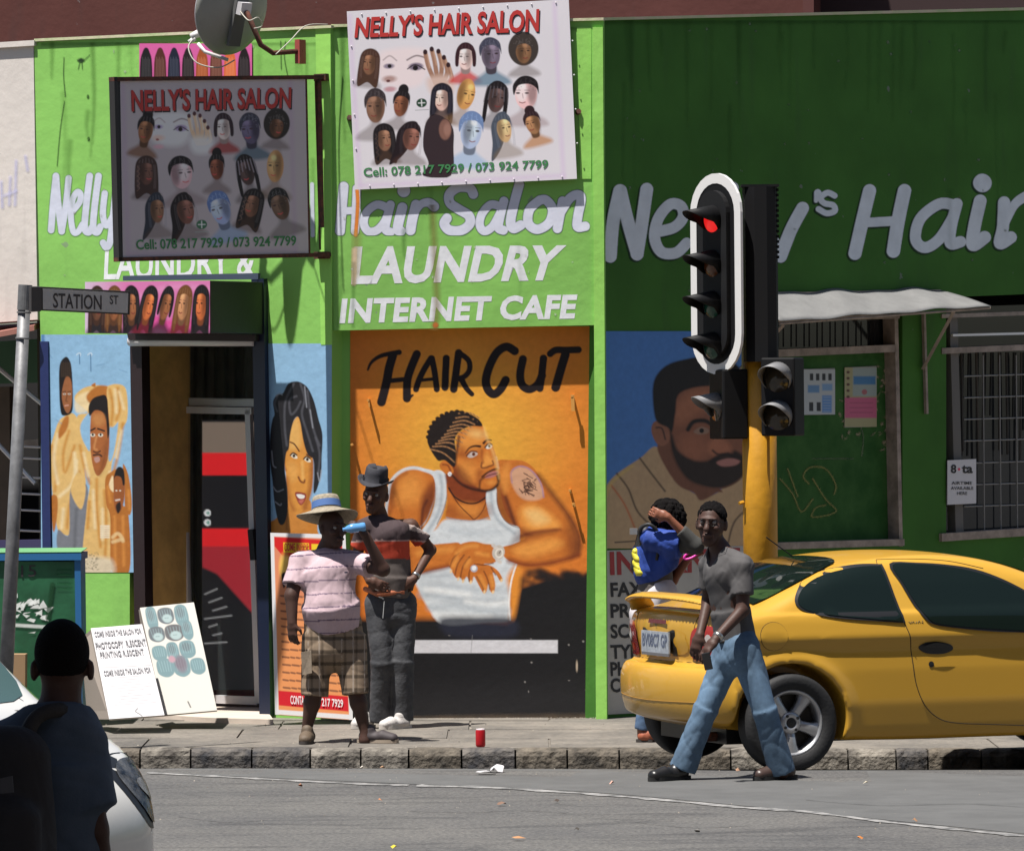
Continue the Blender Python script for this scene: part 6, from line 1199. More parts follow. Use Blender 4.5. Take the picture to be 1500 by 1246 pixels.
lx, lz = zq(893, 627); side_patch(cb, TY, [(lx + .018 * math.cos(w), lz + .018 * math.sin(w)) for w in th], .003, 'lock', m_trim, car, -1, .03, 0)
bx0, bz0 = zq(787, 430)
for i, p in enumerate([[(0, .012), (.012, 0), (.018, .012)], [(.024, .0), (.03, .012), (.038, 0)], [(.046, .0), (.054, .01)], [(.062, 0), (.07, .014), (.078, 0)], [(.085, .006), (.095, 0), (.092, .016)]]): side_line(cb, TY, [(bx0 + a * 1.0, bz0 - .004 + b_) for a, b_ in p], .0022, 'script_badge', m_trim, car, -1, 3)
mir = G_([(1010, 772), (1200, 768), (1377, 772)]); 
# rear window
def rw_(u, v):  # u across, v along x
    return TY(v, u, cb.z_at(v, u, .010))
rwp = [(-.52, .44), (-.60, .50), (-.50, 1.02), (0, 1.09), (.50, 1.02), (.60, .50), (.52, .44), (0, .40)]
v, f = patch(crom(rwp, True, 5), rw_, .035); mesh('rear_window', v, f, m_cgl, car, True)
v, f = patch(crom([(-.5, 2.16), (-.62, 2.66), (0, 2.86), (.62, 2.66), (.5, 2.16), (0, 2.08)], True, 5), rw_, .07); mesh('windscreen', v, f, m_cgl, car, True)
MB().tube([TY(np.array(.98), np.array(0.), np.array(1.265)), TY(np.array(.80), np.array(0.), np.array(1.39))], .004, 5).obj('aerial', m_trim, car)
# rear face: lamps, plate recess, plate, badge, boot gap
for s_ in (-1, 1):
    lp = [(s_ * .42, .68), (s_ * .425, .79), (s_ * .46, .855), (s_ * .56, .88), (s_ * .66, .875), (s_ * .73, .84), (s_ * .745, .76), (s_ * .72, .675), (s_ * .60, .665)]
    lmp = rear_patch(cb, TY, lp, .012, 'tail_lamp', m_tl, car, .02, 4); th2 = np.linspace(0, 6.283, 17)[:-1]
    rear_patch(cb, TY, [(s_ * .61 + .035 * math.cos(w), .79 + .04 * math.sin(w)) for w in th2], .016, 'reverse_lens', mat('clear_lens', (.45, .40, .38), .15), lmp, .03)
    rear_patch(cb, TY, [(s_ * .56 + .03 * math.cos(w), .715 + .025 * math.sin(w)) for w in th2]  , .016, 'lens', mat('orange_lens', (.6, .10, .03), .15), lmp, .03)
rear_patch(cb, TY, [(-.32, .70), (-.36, .80), (-.30, .835), (.0, .855), (.30, .835), (.36, .80), (.32, .70)], .004, 'plate_panel', m_yc, car, .02, 4)
rear_patch(cb, TY, [(-.245, .685), (.265, .685), (.265, .845), (-.245, .845)], .008, 'plate_recess', m_trim, car, .06)
xq = float(cb.x_rear(np.array(0.), np.array(.76), .02)); pf = lambda X, Y_: TY(xq - .006 + 0 * X, X, Y_)
pl_ = MB(); q = [pf(np.array(a), np.array(b_)) for a, b_ in ((.215, .70), (-.215, .70), (-.215, .83), (.215, .83))]; pl_.prism(q, exY * .01); plate_ = pl_.obj('number_plate', mat('plate_white', (.30, .33, .37), .5, var=.2, vscale=30), car)
q = [pf(np.array(a), np.array(b_)) for a, b_ in ((.215, .682), (-.215, .682), (-.215, .700), (.215, .700))]; MB().prism(q, exY * .012).obj('plate_holder', mat('plate_grey', (.12, .12, .13), .5), car)
text('BV08C7 GP', [(.195, .815), (-.195, .815), (-.195, .735), (.195, .735)], lambda X, Y_: pf(X, Y_) - exY * .002, mat('plate_ink', (.09, .11, .17), .6), plate_, 'plate_characters', .02)
rear_patch(cb, TY, [(.14, .878), (-.14, .878), (-.14, .902), (.14, .902)], .012, 'brake_lamp', mat('dark_red_lens', (.10, .008, .008), .2), car, .02)
rear_patch(cb, TY, [(.0, .858), (.012, .858), (.03, .876), (.018, .876)], .009, 'badge', m_trim, car, .02)
def rline(pts, r_, nm, m, **k): p = crom(pts, False, 8); q = TY(cb.x_rear(p[:, 0], p[:, 1], 0.0), p[:, 0], p[:, 1]); return MB().tube(list(q), r_, 5).obj(nm, m, car, True)
rline([(-.68, .655), (0, .652), (.68, .655)], .0035, 'boot_gap', m_seam); rline([(.44, .665), (.44, .80), (.47, .93)], .0025, 'boot_gap', m_seam); rline([(-.44, .665), (-.44, .80), (-.47, .93)], .0025, 'boot_gap', m_seam); rline([(-.74, .425), (0, .415), (.74, .425)], .003, 'bumper_seam', mat('bumper_groove', (.3, .15, .02), .6))
# spoiler on two feet
sp = Solid((-.15, -.78, .95), (.35, .78, 1.15), .008)
for i in range(36):
    y0, y1 = -.66 + .11 * i / 3, -.66 + .11 * (i + 1) / 3; xx = lambda y: .10 + .10 * (y / .66) ** 2; zz = lambda y: 1.045 - .035 * (abs(y) / .66) ** 3
    sp.cone((xx(y0), y0, zz(y0)), (xx(y1), y1, zz(y1)), .016, .016, 4.2, (1, 0, .12), .01)
for s_ in (-1, 1): sp.cone((.21, s_ * .64, 1.02), (.25, s_ * .665, .935), .018, .024, 3.6, (1, 0, 0), .02)
v, f = surface_net(sp.f, sp.o, sp.h); o = mesh('spoiler', TY(v[:, 0], v[:, 1], v[:, 2]), f.astype(np.int32), m_yc, car, True); sm = o.modifiers.new('smooth', 'SMOOTH'); sm.factor = .5; sm.iterations = 12
# door mirror and what shows inside
# ---- white hatchback at the left edge, mostly behind the man
sw = [(0, .5), (0, .9), (.3, 1.45), (1.2, 1.5), (1.75, 1.42), (2.30, 1.12), (2.62, 1.0), (3.0, .95), (3.25, .86), (3.42, .72), (3.48, .55), (3.45, .35), (3.3, .22), (1.5, .18), (.2, .2)]
def wW(X, Z): t_ = X / 3.48; return .84 - .16 * np.clip(t_ * 3.4 - 2.4, 0, 1) ** 2 + np.interp(Z, [.1, .4, .9, 1.0, 1.45], [-.04, 0, -.02, -.06, -.25])
YW = D2R(-56); D0 = 18.9; cp0 = onP((V(0, D0, 0), V(0, -1, 0)), 26, 1180); exW = V(math.cos(YW), math.sin(YW), 0); eyW = V(-math.sin(YW), math.cos(YW), 0)
PW = cp0 - exW * 3.45; PW[2] = .195; TW = car_frame(PW, YW)
carw = empty('parked_car', PW, 'white hatchback with clear headlamp, only its nose showing behind the dark foreground man', 'car')
cw = CarBody(sw, wW, 3.48, 1.55, [(2.72, .30)], frontc=.42, h=.022)
mesh('body', TW(cw.v[:, 0], cw.v[:, 1], cw.v[:, 2]), cw.f.astype(np.int32), m_wc, carw, True)
for s_ in (-1, 1):
    wheel(TW, 2.72, .75 * s_, .3, .3, s_, carw); hl = [(2.84, .80), (2.94, .855), (3.06, .85), (3.18, .79), (3.23, .69), (3.20, .59), (3.10, .58), (2.98, .64)]
    hm = side_patch(cw, TW, hl, .004, 'headlamp', m_trim, carw, s_, .04, 4); P_ = np.array(hl); c_ = P_.mean(0)
    side_patch(cw, TW, [tuple(c_ + (p - c_) * .86) for p in P_], .010, 'lens', mat('headlamp_lens', (.05, .05, .05), .18, bs=22, bd=.008, var=.9, vscale=18, spec=.5), hm, s_, .03, 4)
    side_patch(cw, TW, [(c_[0] + .055 * math.cos(w) + .03, c_[1] + .045 * math.sin(w)) for w in th2], .014, 'reflector', mat('lamp_bowl', (.35, .33, .30), .25, .6, bs=40, bd=.003, var=.4, vscale=30), hm, s_, .02, 0)
    side_patch(cw, TW, [(1.25, 1.05), (1.3, 1.38), (1.7, 1.36), (2.2, 1.10), (2.25, 1.02)], .004, 'door_window', m_cgl, carw, s_, .08, 3)
    side_line(cw, TW, [(2.45, .30), (2.42, .7), (2.40, .98)], .003, 'door_gap', m_seam, carw, s_)
v, f = patch(crom([(-.5, 1.72), (-.66, 2.28), (0, 2.5), (.66, 2.28), (.5, 1.72), (0, 1.62)], True, 5), lambda u, v_: TW(v_, u, cw.z_at(v_, u, .004)), .07); mesh('windscreen', v, f, mat('pale_windscreen', (.05, .09, .085), .05, spec=.8), carw, True)
v, f = patch([(-.62, 2.44), (-.60, 2.42), (0, 2.60), (.60, 2.42), (.62, 2.44), (0, 2.63)], lambda u, v_: TW(v_, u, cw.z_at(v_, u, .004)), .07); mesh('bonnet_gap', v, f, m_seam, carw, True)
# ------------------------------------------------------------------ people
m_skin = bpy.data.materials.new('dark_skin'); t, b = nodes(m_skin); b.inputs['Base Color'].default_value = (0.085, 0.040, 0.027, 1); b.inputs['Roughness'].default_value = 0.58; b.inputs['Subsurface Weight'].default_value = 0.05; b.inputs['Specular IOR Level'].default_value = 0.3; bump(t, b, 90, 0.001)
m_skin2 = bpy.data.materials.new('brown_skin'); t, b = nodes(m_skin2); b.inputs['Base Color'].default_value = (0.22, 0.085, 0.05, 1); b.inputs['Roughness'].default_value = 0.45; b.inputs['Specular IOR Level'].default_value = 0.3; bump(t, b, 90, 0.001)
m_skin3 = bpy.data.materials.new('very_dark_skin'); t, b = nodes(m_skin3); b.inputs['Base Color'].default_value = (0.062, 0.031, 0.023, 1); b.inputs['Roughness'].default_value = 0.56; b.inputs['Specular IOR Level'].default_value = 0.3; bump(t, b, 90, 0.001)
m_hair = mat('black_hair', (0.006, 0.005, 0.005), 0.9, bs=160, bd=0.008, spec=.1); m_eye = mat('eye_white', (0.26, 0.23, 0.21), 0.3); m_iris = mat('eye_dark', (0.01, 0.008, 0.007), 0.15)
m_cloth = amat('cloth', 0.85, bs=260, bd=0.0006, var=0.05, vs_=60, spec=0.2)
def perp(v, a): v = np.asarray(v, float); a = unit(a); return unit(v - a * (v @ a))
def head(s, c, f, up=UP, k=1.0, ears=True):
    """c = middle of the head; f = where the face looks"""
    up = unit(up); f = perp(f, up); sd = np.cross(f, up); A = (sd, f, up); k_ = k; P = lambda a, b_, d: c + (sd * a + f * b_ + up * d) * k_
    s.ell(P(0, -.012, .028), (.076 * k_, .096 * k_, .092 * k_), A, .01); s.cone(P(0, .012, -.02), P(0, .045, -.088), .064 * k_, .036 * k_, 1.12, sd, .02)
    s.cone(P(0, .088, .012), P(0, .104, -.028), .010 * k_, .015 * k_, 1.2, sd, .008); s.ell(P(0, .088, -.062), (.028 * k_, .016 * k_, .013 * k_), A, .006); s.ell(P(0, .082, .030), (.055 * k_, .016 * k_, .010 * k_), A, .01)
    for q in (-1, 1):
        s.ell(P(q * .036, .086, .012), (.016 * k_, .013 * k_, .010 * k_), A, .008, 's'); s.ell(P(q * .045, .062, -.018), (.02 * k_, .02 * k_, .018 * k_), A, .012)
        if ears: s.ell(P(q * .080, -.008, -.002), (.011 * k_, .020 * k_, .032 * k_), A, .006)
    return P
def eyes(P, sd, f, k, par, d=.0):
    for q in (-1, 1):
        e_ = MB(); c0 = P(q * .034, .073, .012)
        e_.lathe(c0, f, [(.0001, -.013), (.009, -.008), (.0125, 0), (.009, .0085), (.0001, .013)], 14); o = e_.obj('eye', m_eye, par, True)
        MB().lathe(c0 + f * .0078, f, [(.0075, -.001), (.0055, .0022), (.0001, .0035)], 12).obj('iris', m_iris, o, True)
def hand(s, w, d, pn, k=1.0, curl=.6, thumb=1, spread=1.0):
    """w wrist, d direction of the fingers, pn palm normal, thumb = +1/-1 side"""
    d = unit(d); pn = perp(pn, d); sd = np.cross(d, pn) * thumb
    s.cone(w, w + d * .03 * k, .022 * k, .026 * k, 1.3, sd, .012); s.cone(w + d * .03 * k, w + d * .078 * k, .019 * k, .018 * k, 2.0, sd, .012)
    for i, (o, L) in enumerate(((.030, .070), (.010, .078), (-.010, .072), (-.029, .056))):
        a = w + (d * .085 + sd * o * spread) * k; cr = curl * (1 + .12 * i); p = a; dd = d
        for j, l in enumerate((.44, .32, .24)):
            ang = cr * (.45, .8, .7)[j]; dd = unit(dd * math.cos(ang) + pn * math.sin(ang)); q = p + dd * L * l * k; s.cone(p, q, (.0095 - .001 * j) * k, (.0088 - .001 * j) * k, k=.003); p = q
    a = w + (d * .025 + sd * .026) * k; b_ = a + (sd * .028 + d * .025 + pn * .012) * k; c_ = b_ + unit(d * .8 + pn * (.3 + curl * .5) - sd * .1) * .034 * k; s.cone(a, b_, .013 * k, .0105 * k, k=.008); s.cone(b_, c_, .0105 * k, .008 * k, k=.004)
def limb(s, pts, rs, k=.02, flat=False, asp=1, side=None):
    for i in range(len(pts) - 1): s.cone(pts[i], pts[i + 1], rs[i], rs[i + 1], asp, side, k, flat)
def shoe(name, heel, toe, m, sole, par, w=.044, h=.085, ankle=None):
    d = toe - heel; d[2] = 0; L = np.linalg.norm(d); d = unit(d); sd = np.cross(d, UP); z0 = min(heel[2], toe[2]); s = Solid(np.minimum(heel, toe) - .12, np.maximum(heel, toe) + V(.12, .12, .2), .006)
    a = V(heel[0], heel[1], z0) + d * .04; b_ = a + d * (L - .08)
    s.cone(a + UP * .045, a + d * .03 + UP * h, .040, .040, 1.0, sd, .02); s.cone(a + UP * .042, b_ + UP * .030, .040, .030, 1.25, sd, .02); s.cone(a + d * L * .45 + UP * .05, b_ + UP * .032, .036, .028, 1.2, sd, .02)
    s.cut(V(0, 0, z0 + .012), -UP); sh = s.obj(name, m, par)
    q = MB(); o = crom([(0, -.036), (.10, -.038), (L * .7, -.047), (L - .02, -.03), (L, 0), (L - .02, .03), (L * .7, .047), (.10, .038), (0, .036), (-.012, 0)], True, 4)
    q.prism([V(heel[0], heel[1], z0 + .022) + d * u + sd * v_ for u, v_ in o], V(0, 0, -.022)); q.obj('sole', sole, sh); return sh
def bounds(*pts, m=.16): p = np.array(pts); return p.min(0) - m, p.max(0) + m
# ============ 1. heavy man in a straw hat, drinking
D1 = 34.2; J = lambda x, y, dy=0.0, D=None: atD(x, y, D1 + dy)
per = empty('person', J(490, 1088), 'heavy man in straw hat, pink striped polo and plaid shorts drinking from blue bottle', 'person')
fdir = unit(V(.25, -1, 0)); sdir = np.cross(fdir, UP)
hc = J(487, 775, -.02); hf = unit(V(.62, -.78, .05)); nk = J(478, 806, .02); ch = J(481, 838, .0); be = J(484, 885, -.04); pe = J(488, 925, .0)
sL, eL, wL = J(441, 820, .0), J(427, 872, -.08), J(428, 912, -.12); sR, eR, wR = J(517, 822, .0), J(561, 834, -.16), J(536, 785, -.22)
hpL, knL, anL = J(467, 935, 0), J(462, 1004, -.03), J(449, 1070, .02); hpR, knR, anR = J(512, 935, 0), J(519, 1002, -.04), J(535, 1072, -.05)
lo, hi = bounds(hc, sL, eL, wL, eR, wR, anL, anR, m=.22); s = Solid(lo, hi, .008)
P = head(s, hc, hf, UP, 1.04); s.cone(nk, hc - UP * .05, .066, .062, k=.02); s.cone(ch, be, .11, .12, 1.05, sdir, .03); s.cone(sL, sR, .06, .06, k=.03)
limb(s, [sL, eL, wL], [.058, .045, .032]); limb(s, [sR, eR, wR], [.056, .045, .030]); hand(s, wL, V(.02, -.1, -1), V(.3, .5, 0), 1, .7, 1); hand(s, wR, V(-.55, -.3, .75), V(-.9, .2, -.2), 1, .9, -1)
for h_, kn, an in ((hpL, knL, anL), (hpR, knR, anR)): limb(s, [h_, kn, an + (kn - an) * .62, an], [.095, .058, .056, .033]); s.cone(an, an - UP * .05, .034, .045, k=.01)
s.obj('body', m_skin3, per); eyes(P, sdir, hf, 1, per)
def pol(v):
    z = v[:, 2]; n = fbm(v[:, 0], v[:, 1], .03, 3); zz = (z + .012 * np.sin(v[:, 0] * 7) - pe[2]); st = (np.abs(((zz + .01) / .088) % 1 - .5) > .455)
    c = np.tile(np.array([.50, .37, .40]), (len(v), 1)); c[st] = (.14, .10, .15); dk = v[:, 2] > nk[2] - .004; c[dk] = (.30, .22, .26); return c * (.94 + .12 * n)[:, None]
s = Solid(*bounds(ch, be, pe, sL, eL, sR, eR, m=.27), .008)
s.cone(nk - UP * .05, ch, .09, .155, 1.2, sdir, .04); s.cone(ch, be, .146, .166, 1.08, sdir, .05); s.cone(be, pe + UP * .03, .168, .164, 1.12, sdir, .05, True); s.cone(sL, sR, .068, .068, k=.04); s.cone(nk - UP * .03, sL, .075, .068, k=.03); s.cone(nk - UP * .03, sR, .075, .068, k=.03)
s.cone(sL, sL + (eL - sL) * .72, .068, .082, k=.03, flat=True); s.cone(sR, sR + (eR - sR) * .60, .066, .080, k=.03, flat=True)
s.cut(nk - UP * .012, UP * 1 - fdir * .5); s.wrinkle(.010, (10, 10, 14), 1); s.obj('polo_shirt', m_cloth, per, pol)
cl = Solid(*bounds(nk, m=.14), .007); cl.cone(nk - UP * .03, nk + UP * .012, .082, .074, 1.0, sdir, .01, True); cl.cone(nk + fdir * .03 + UP * .02, nk + fdir * .09 + UP * .0, .03, .02, k=.01, op='s'); cl.obj('collar', mat('pink_collar', (.22, .17, .22), .85), per)
MB().box(J(507, 838, -.20), .022, .004, .01, (sdir, fdir, UP)).obj('emblem', mat('emblem_dark', (.03, .03, .06), .8), per)
def plaid(v):
    x, z = v[:, 0], v[:, 2]; c = np.tile(np.array([.25, .185, .13]), (len(v), 1)); a = np.abs((z / .085) % 1 - .5) > .36; b_ = np.abs((x / .075) % 1 - .5) > .40; c[a] *= .42; c[b_] *= .62; w = np.abs((x / .075 + .3) % 1 - .5) > .47; c[w] = (.36, .30, .25); return c
s = Solid(*bounds(pe, hpL, knL, hpR, knR, m=.22), .008); s.cone(pe + UP * .06, J(489, 950), .155, .16, 1.25, sdir, .03)
for h_, kn in ((hpL, knL), (hpR, knR)): s.cone(h_ + UP * .02, kn + (kn - h_) * .22, .110, .092, 1.0, k=.03, flat=True)
s.wrinkle(.012, (16, 16, 12), 4); so_ = s.obj('shorts', m_cloth, per, plaid)
MB().prism([J(441, 955, -.13), J(456, 952, -.16), J(457, 985, -.16), J(443, 988, -.12)], V(0, -.02, 0)).obj('cargo_pocket', mat('khaki', (.24, .19, .14), .85, var=.2, vscale=30), per)
m_lo = mat('brown_suede', (.10, .07, .045), .7, bs=60, bd=.002); m_sd = mat('dark_sole', (.04, .033, .03), .8); m_sn = mat('grey_sneaker', (.045, .035, .038), .7); m_sw = mat('worn_white_sole', (.32, .26, .2), .7)
g1 = walk_z(*J(450, 1088)[:2]); a = J(452, 1084, .06); b_ = J(446, 1088, -.20); a[2] = b_[2] = g1; shoe('shoe', a, b_, m_lo, m_sd, per)
a = J(527, 1086, -.02); b_ = J(584, 1088, -.10); a[2] = b_[2] = g1; shoe('shoe', a, b_, m_sn, m_sw, per)
# straw hat: wide drooping brim, blue band
hb = J(479, 752, -.0); hu = unit(V(-.10, .30, 1)); ha = perp(V(1, 0, .0), hu); hd_ = np.cross(hu, ha); v = []; f = []; N = 48
prof = [(.198, -.020), (.16, -.004), (.12, .012), (.097, .022), (.094, .05), (.088, .10), (.080, .118), (.05, .124), (.001, .120)]
for r_, h_ in prof:
    for q in range(N): w = 2 * math.pi * q / N; dr = (.020 * math.cos(2 * w + .6) - .018 * math.cos(w + .4)) * max(0, (r_ - .1) / .12); v.append(hb + ha * r_ * 1.04 * math.cos(w) + hd_ * r_ * math.sin(w) + hu * (h_ + dr))
for i in range(len(prof) - 1):
    for q in range(N): f.append((i * N + q, i * N + (q + 1) % N, (i + 1) * N + (q + 1) % N, (i + 1) * N + q))
m_straw = mat('straw', (.26, .22, .16), .8, bs=150, bd=.002, var=.25, vscale=60); hat = mesh('straw_hat', v, f, m_straw, per, True); so = hat.modifiers.new('s', 'SOLIDIFY'); so.thickness = .005
MB().lathe(hb, hu, [(.1005, .034), (.098, .06), (.0955, .082)], 48).obj('hat_band', mat('blue_band', (.055, .12, .30), .8), hat, True); MB().lathe(hb, hu, [(.099, .016), (.1015, .022)], 48).obj('hat_trim', mat('tan_trim', (.2, .16, .11), .8), hat, True)
bo = empty('water_bottle', wR, 'small clear blue water bottle held to the mouth of the man in straw hat', 'bottle')
bd_ = unit(V(-1, -.1, -.12)); q0 = J(536, 771, -.25); MB().lathe(q0, bd_, [(.001, 0), (.028, .004), (.031, .02), (.029, .045), (.031, .07), (.031, .10), (.022, .125), (.012, .14), (.012, .155), (.001, .156)], 20).obj('bottle', mat('blue_plastic', (.10, .28, .55), .08, spec=.9), bo, True)
# ============ 2. man in a fedora against the mural
D2 = 35.5; J = lambda x, y, dy=0.0: atD(x, y, D2 + dy)
per = empty('person', J(580, 1066), 'slim man in dark fedora with red banded shirt and black jeans leaning by the mural', 'person')
fdir = unit(V(-.45, -1, 0)); sdir = np.cross(fdir, UP)
hc = J(550, 726, -.02); hf = unit(V(-.35, -1, -.10)); nk = J(557, 757, .02); ch = J(566, 785, .0); wa = J(572, 845, .02); pe = J(570, 872, .03)
sL, eL, wL = J(533, 772, -.02), J(523, 815, .05), J(541, 850, -.12); sR, eR, wR = J(602, 770, .05), J(631, 805, .10), J(606, 848, -.06)
hpL, knL, anL = J(555, 884, .02), J(560, 970, -.03), J(556, 1050, .04); hpR, knR, anR = J(590, 884, .04), J(590, 968, -.02), J(590, 1048, .02)
s = Solid(*bounds(hc, sL, eL, sR, eR, wR, anL, anR, m=.2), .008); P = head(s, hc, hf, unit(V(.12, -.05, 1)), 1.04); s.cone(nk, hc - UP * .05, .055, .052, k=.02)
s.cone(ch, wa, .11, .10, 1.3, sdir, .04); s.cone(sL, sR, .05, .05, k=.03); limb(s, [sL, eL, wL], [.046, .036, .026]); limb(s, [sR, eR, wR], [.046, .037, .026]); hand(s, wR, V(-.9, -.1, -.55), V(.1, 1, 0), 1, .35, 1); hand(s, wL, V(.7, -.1, -.3), V(0, 1, 0), 1, .5, -1)
for h_, kn, an in ((hpL, knL, anL), (hpR, knR, anR)): limb(s, [h_, kn, an], [.08, .05, .035])
s.obj('body', m_skin, per); eyes(P, sdir, hf, 1, per)
zr0, zr1 = float(J(570, 818)[2]), float(J(570, 792)[2])
def fed(v):
    z = v[:, 2] + .10 * np.maximum(0, np.abs(v[:, 0] - ch[0]) - .13); c = np.tile(np.array([.13, .10, .09]), (len(v), 1)); m = (z < zr1) & (z > zr0); c[m] = (.50, .065, .035); c[(z < zr1 + .012) & (z >= zr1)] = (.42, .28, .26); c[z < zr0] = (.11, .092, .085); c[z > zr1 + .012] = (.06, .042, .045)
    q = (v[:, 0] > sR[0] - .01) & (v[:, 2] > sR[2] - .03 - .25 * (v[:, 0] - sR[0])) & (z > zr1 + .012); c[q] = (.36, .29, .27); return c
s = Solid(*bounds(ch, wa, pe, sL, eL, sR, eR, m=.22), .008); s.cone(nk - UP * .05, ch, .075, .118, 1.3, sdir, .04); s.cone(ch, wa, .120, .112, 1.35, sdir, .05); s.cone(wa, pe - UP * .0, .112, .120, 1.3, sdir, .04, True); s.cone(sL, sR, .055, .058, k=.04); s.cone(nk - UP * .02, sL, .062, .056, k=.03); s.cone(nk - UP * .02, sR, .062, .058, k=.03)
s.cone(sL, sL + (eL - sL) * .66, .056, .064, k=.03, flat=True); s.cone(sR, sR + (eR - sR) * .62, .068, .070, k=.03, flat=True); s.cut(nk - UP * .01, UP * 1 - fdir * .7); s.wrinkle(.009, (16, 16, 9), 7); s.obj('shirt', m_cloth, per, fed)
bp = J(566, 862, .02); MB().tube([bp + sdir * -.15 - UP * .02 + fdir * .03, bp + fdir * .145 - UP * .03, bp + sdir * .15 + fdir * .03], [.018, .020, .018], 8).obj('waistband', mat('orange_elastic', (.42, .13, .06), .7, bs=60, bd=.004), per, True)
s = Solid(*bounds(pe, hpL, knL, anL, hpR, knR, anR, m=.18), .008); s.cone(pe - UP * .0, J(571, 900, .03), .112, .118, 1.3, sdir, .03)
for h_, kn, an in ((hpL, knL, anL), (hpR, knR, anR)): s.cone(h_, kn, .10, .078, k=.03); s.cone(kn, an - UP * .03, .078, .074, k=.03, flat=True)
s.wrinkle(.009, (10, 10, 13), 9); s.obj('jeans', mat('black_denim', (.030, .031, .036), .8, bs=40, bd=.004, col2=(.065, .066, .072), vscale=7), per)
MB().tube([J(563, 880, -.12), J(561, 905, -.12)], .003, 5).obj('drawstring', mat('string', (.4, .4, .4), .8), per)
g1 = walk_z(*J(580, 1066)[:2]); a = J(598, 1060, .02); b_ = J(556, 1068, -.14); a[2] = b_[2] = g1; m_ws = mat('white_canvas_shoe', (.50, .47, .45), .7, bs=80, bd=.003, var=.1); shoe('shoe', a, b_, m_ws, mat('white_sole', (.5, .46, .42), .6), per)
a = J(545, 1062, .08); b_ = J(515, 1066, -.04); a[2] = b_[2] = g1; shoe('shoe', a, b_, m_ws, mat('white_sole', (.5, .46, .42), .6), per)
MB().lathe(wR + (eR - wR) * .12, eR - wR, [(.030, -.012), (.033, -.008), (.033, .008), (.030, .012)], 20).obj('wristwatch', mat('steel_watch', (.45, .42, .38), .25, .9), per, True)
hb = J(550, 706, -.0); hu = unit(V(.14, -.16, 1)); ha = perp(V(1, -.35, 0), hu); hd_ = np.cross(hu, ha); v = []; f = []
prof = [(.135, .012), (.120, .0), (.098, .004), (.092, .01), (.088, .06), (.083, .10), (.070, .118), (.040, .108), (.001, .100)]
for r_, h_ in prof:
    for q in range(N): w = 2 * math.pi * q / N; dr = .02 * math.cos(2 * w) * max(0, (r_ - .1) / .03); v.append(hb + ha * r_ * .90 * math.cos(w) + hd_ * r_ * 1.08 * math.sin(w) + hu * (h_ + dr - (.012 * (abs(math.sin(w)) > .8) if r_ < .08 else 0)))
f = [(i * N + q, i * N + (q + 1) % N, (i + 1) * N + (q + 1) % N, (i + 1) * N + q) for i in range(len(prof) - 1) for q in range(N)]
hat = mesh('fedora', v, f, mat('charcoal_felt', (.026, .026, .034), .85, bs=90, bd=.001, var=.2, vscale=20), per, True); so = hat.modifiers.new('s', 'SOLIDIFY'); so.thickness = .004; MB().lathe(hb, hu, [(.0925, .012), (.091, .035)], 40).obj('hat_band', mat('black_band', (.012, .012, .016), .6), hat, True)
# ============ 3. woman beside the car with her arm over her face
D3 = 33.95; J = lambda x, y, dy=0.0: atD(x, y, D3 + dy)
per = empty('person', J(945, 1088), 'woman in blue jacket behind the yellow car, one arm raised over her face', 'person')
fdir = unit(V(.9, -.35, 0)); sdir = np.cross(fdir, UP)
hc = J(978, 757, .0); hf = unit(V(.55, -.2, -.75)); nk = J(965, 785, .02); ch = J(958, 810, .02); wa = J(962, 860, .02); pe = J(955, 895, .02)
sN = J(950, 788, -.14); eN = J(1020, 800, -.26); wN = J(978, 757, -.30); sF = J(968, 795, .15); eF = J(985, 850, .15); wF = J(1010, 815, .02)
hpL, knL, anL = J(950, 905, -.08), J(952, 985, -.06), J(942, 1068, -.04); hpR, knR, anR = J(965, 905, .08), J(985, 985, .10), J(1000, 1062, .12)
s = Solid(*bounds(hc, sN, eN, wN, sF, eF, wF, anL, anR, m=.2), .008); P = head(s, hc, hf, unit(V(.5, 0, .85)), .93); s.cone(nk, hc - UP * .03, .048, .046, k=.02); s.cone(ch, wa, .10, .09, 1.2, sdir, .04); s.cone(sN, sF, .045, .045, k=.03)
limb(s, [sN, eN, wN], [.042, .036, .025]); hand(s, wN, V(-.85, .15, .30), V(.1, 1, .1), .92, .6, 1); limb(s, [sF, eF, wF], [.042, .034, .024]); hand(s, wF, V(.5, -.3, .3), V(0, -1, 0), .9, .6, -1)
for h_, kn, an in ((hpL, knL, anL), (hpR, knR, anR)): limb(s, [h_, kn, an, an - UP * .04], [.085, .052, .035, .04])
s.obj('body', m_skin2, per)
s = Solid(*bounds(hc, m=.2), .007); s.ell(hc + V(-.004, .01, .02), (.115, .118, .108), None, .02); s.ell(hc + V(.065, -.01, -.015), (.062, .08, .085), None, .03); s.ell(hc + V(-.07, .0, .0), (.05, .07, .05), None, .03); s.ell(hc + V(.03, .0, -.07), (.06, .06, .07), None, .03); s.wrinkle(.035, (30, 30, 30), 3); s.obj('hair', m_hair, per)
s = Solid(*bounds(ch, wa, sN, eN, sF, m=.22), .008); s.cone(nk - UP * .03, ch, .08, .125, 1.15, sdir, .04); s.cone(ch, J(955, 838, .0), .130, .120, 1.2, sdir, .04); s.cone(sN, sF, .055, .055, k=.04); s.cone(sN, sN + (eN - sN) * .70, .075, .085, k=.04, flat=True); s.cone(J(985, 800, -.2), J(975, 835, -.1), .06, .08, k=.04)
s.cut(J(930, 868), V(.60, 0, -1.0)); s.wrinkle(.020, (14, 14, 9), 12); s.obj('jacket', mat('royal_blue', (.012, .045, .26), .75, bs=40, bd=.003), per)
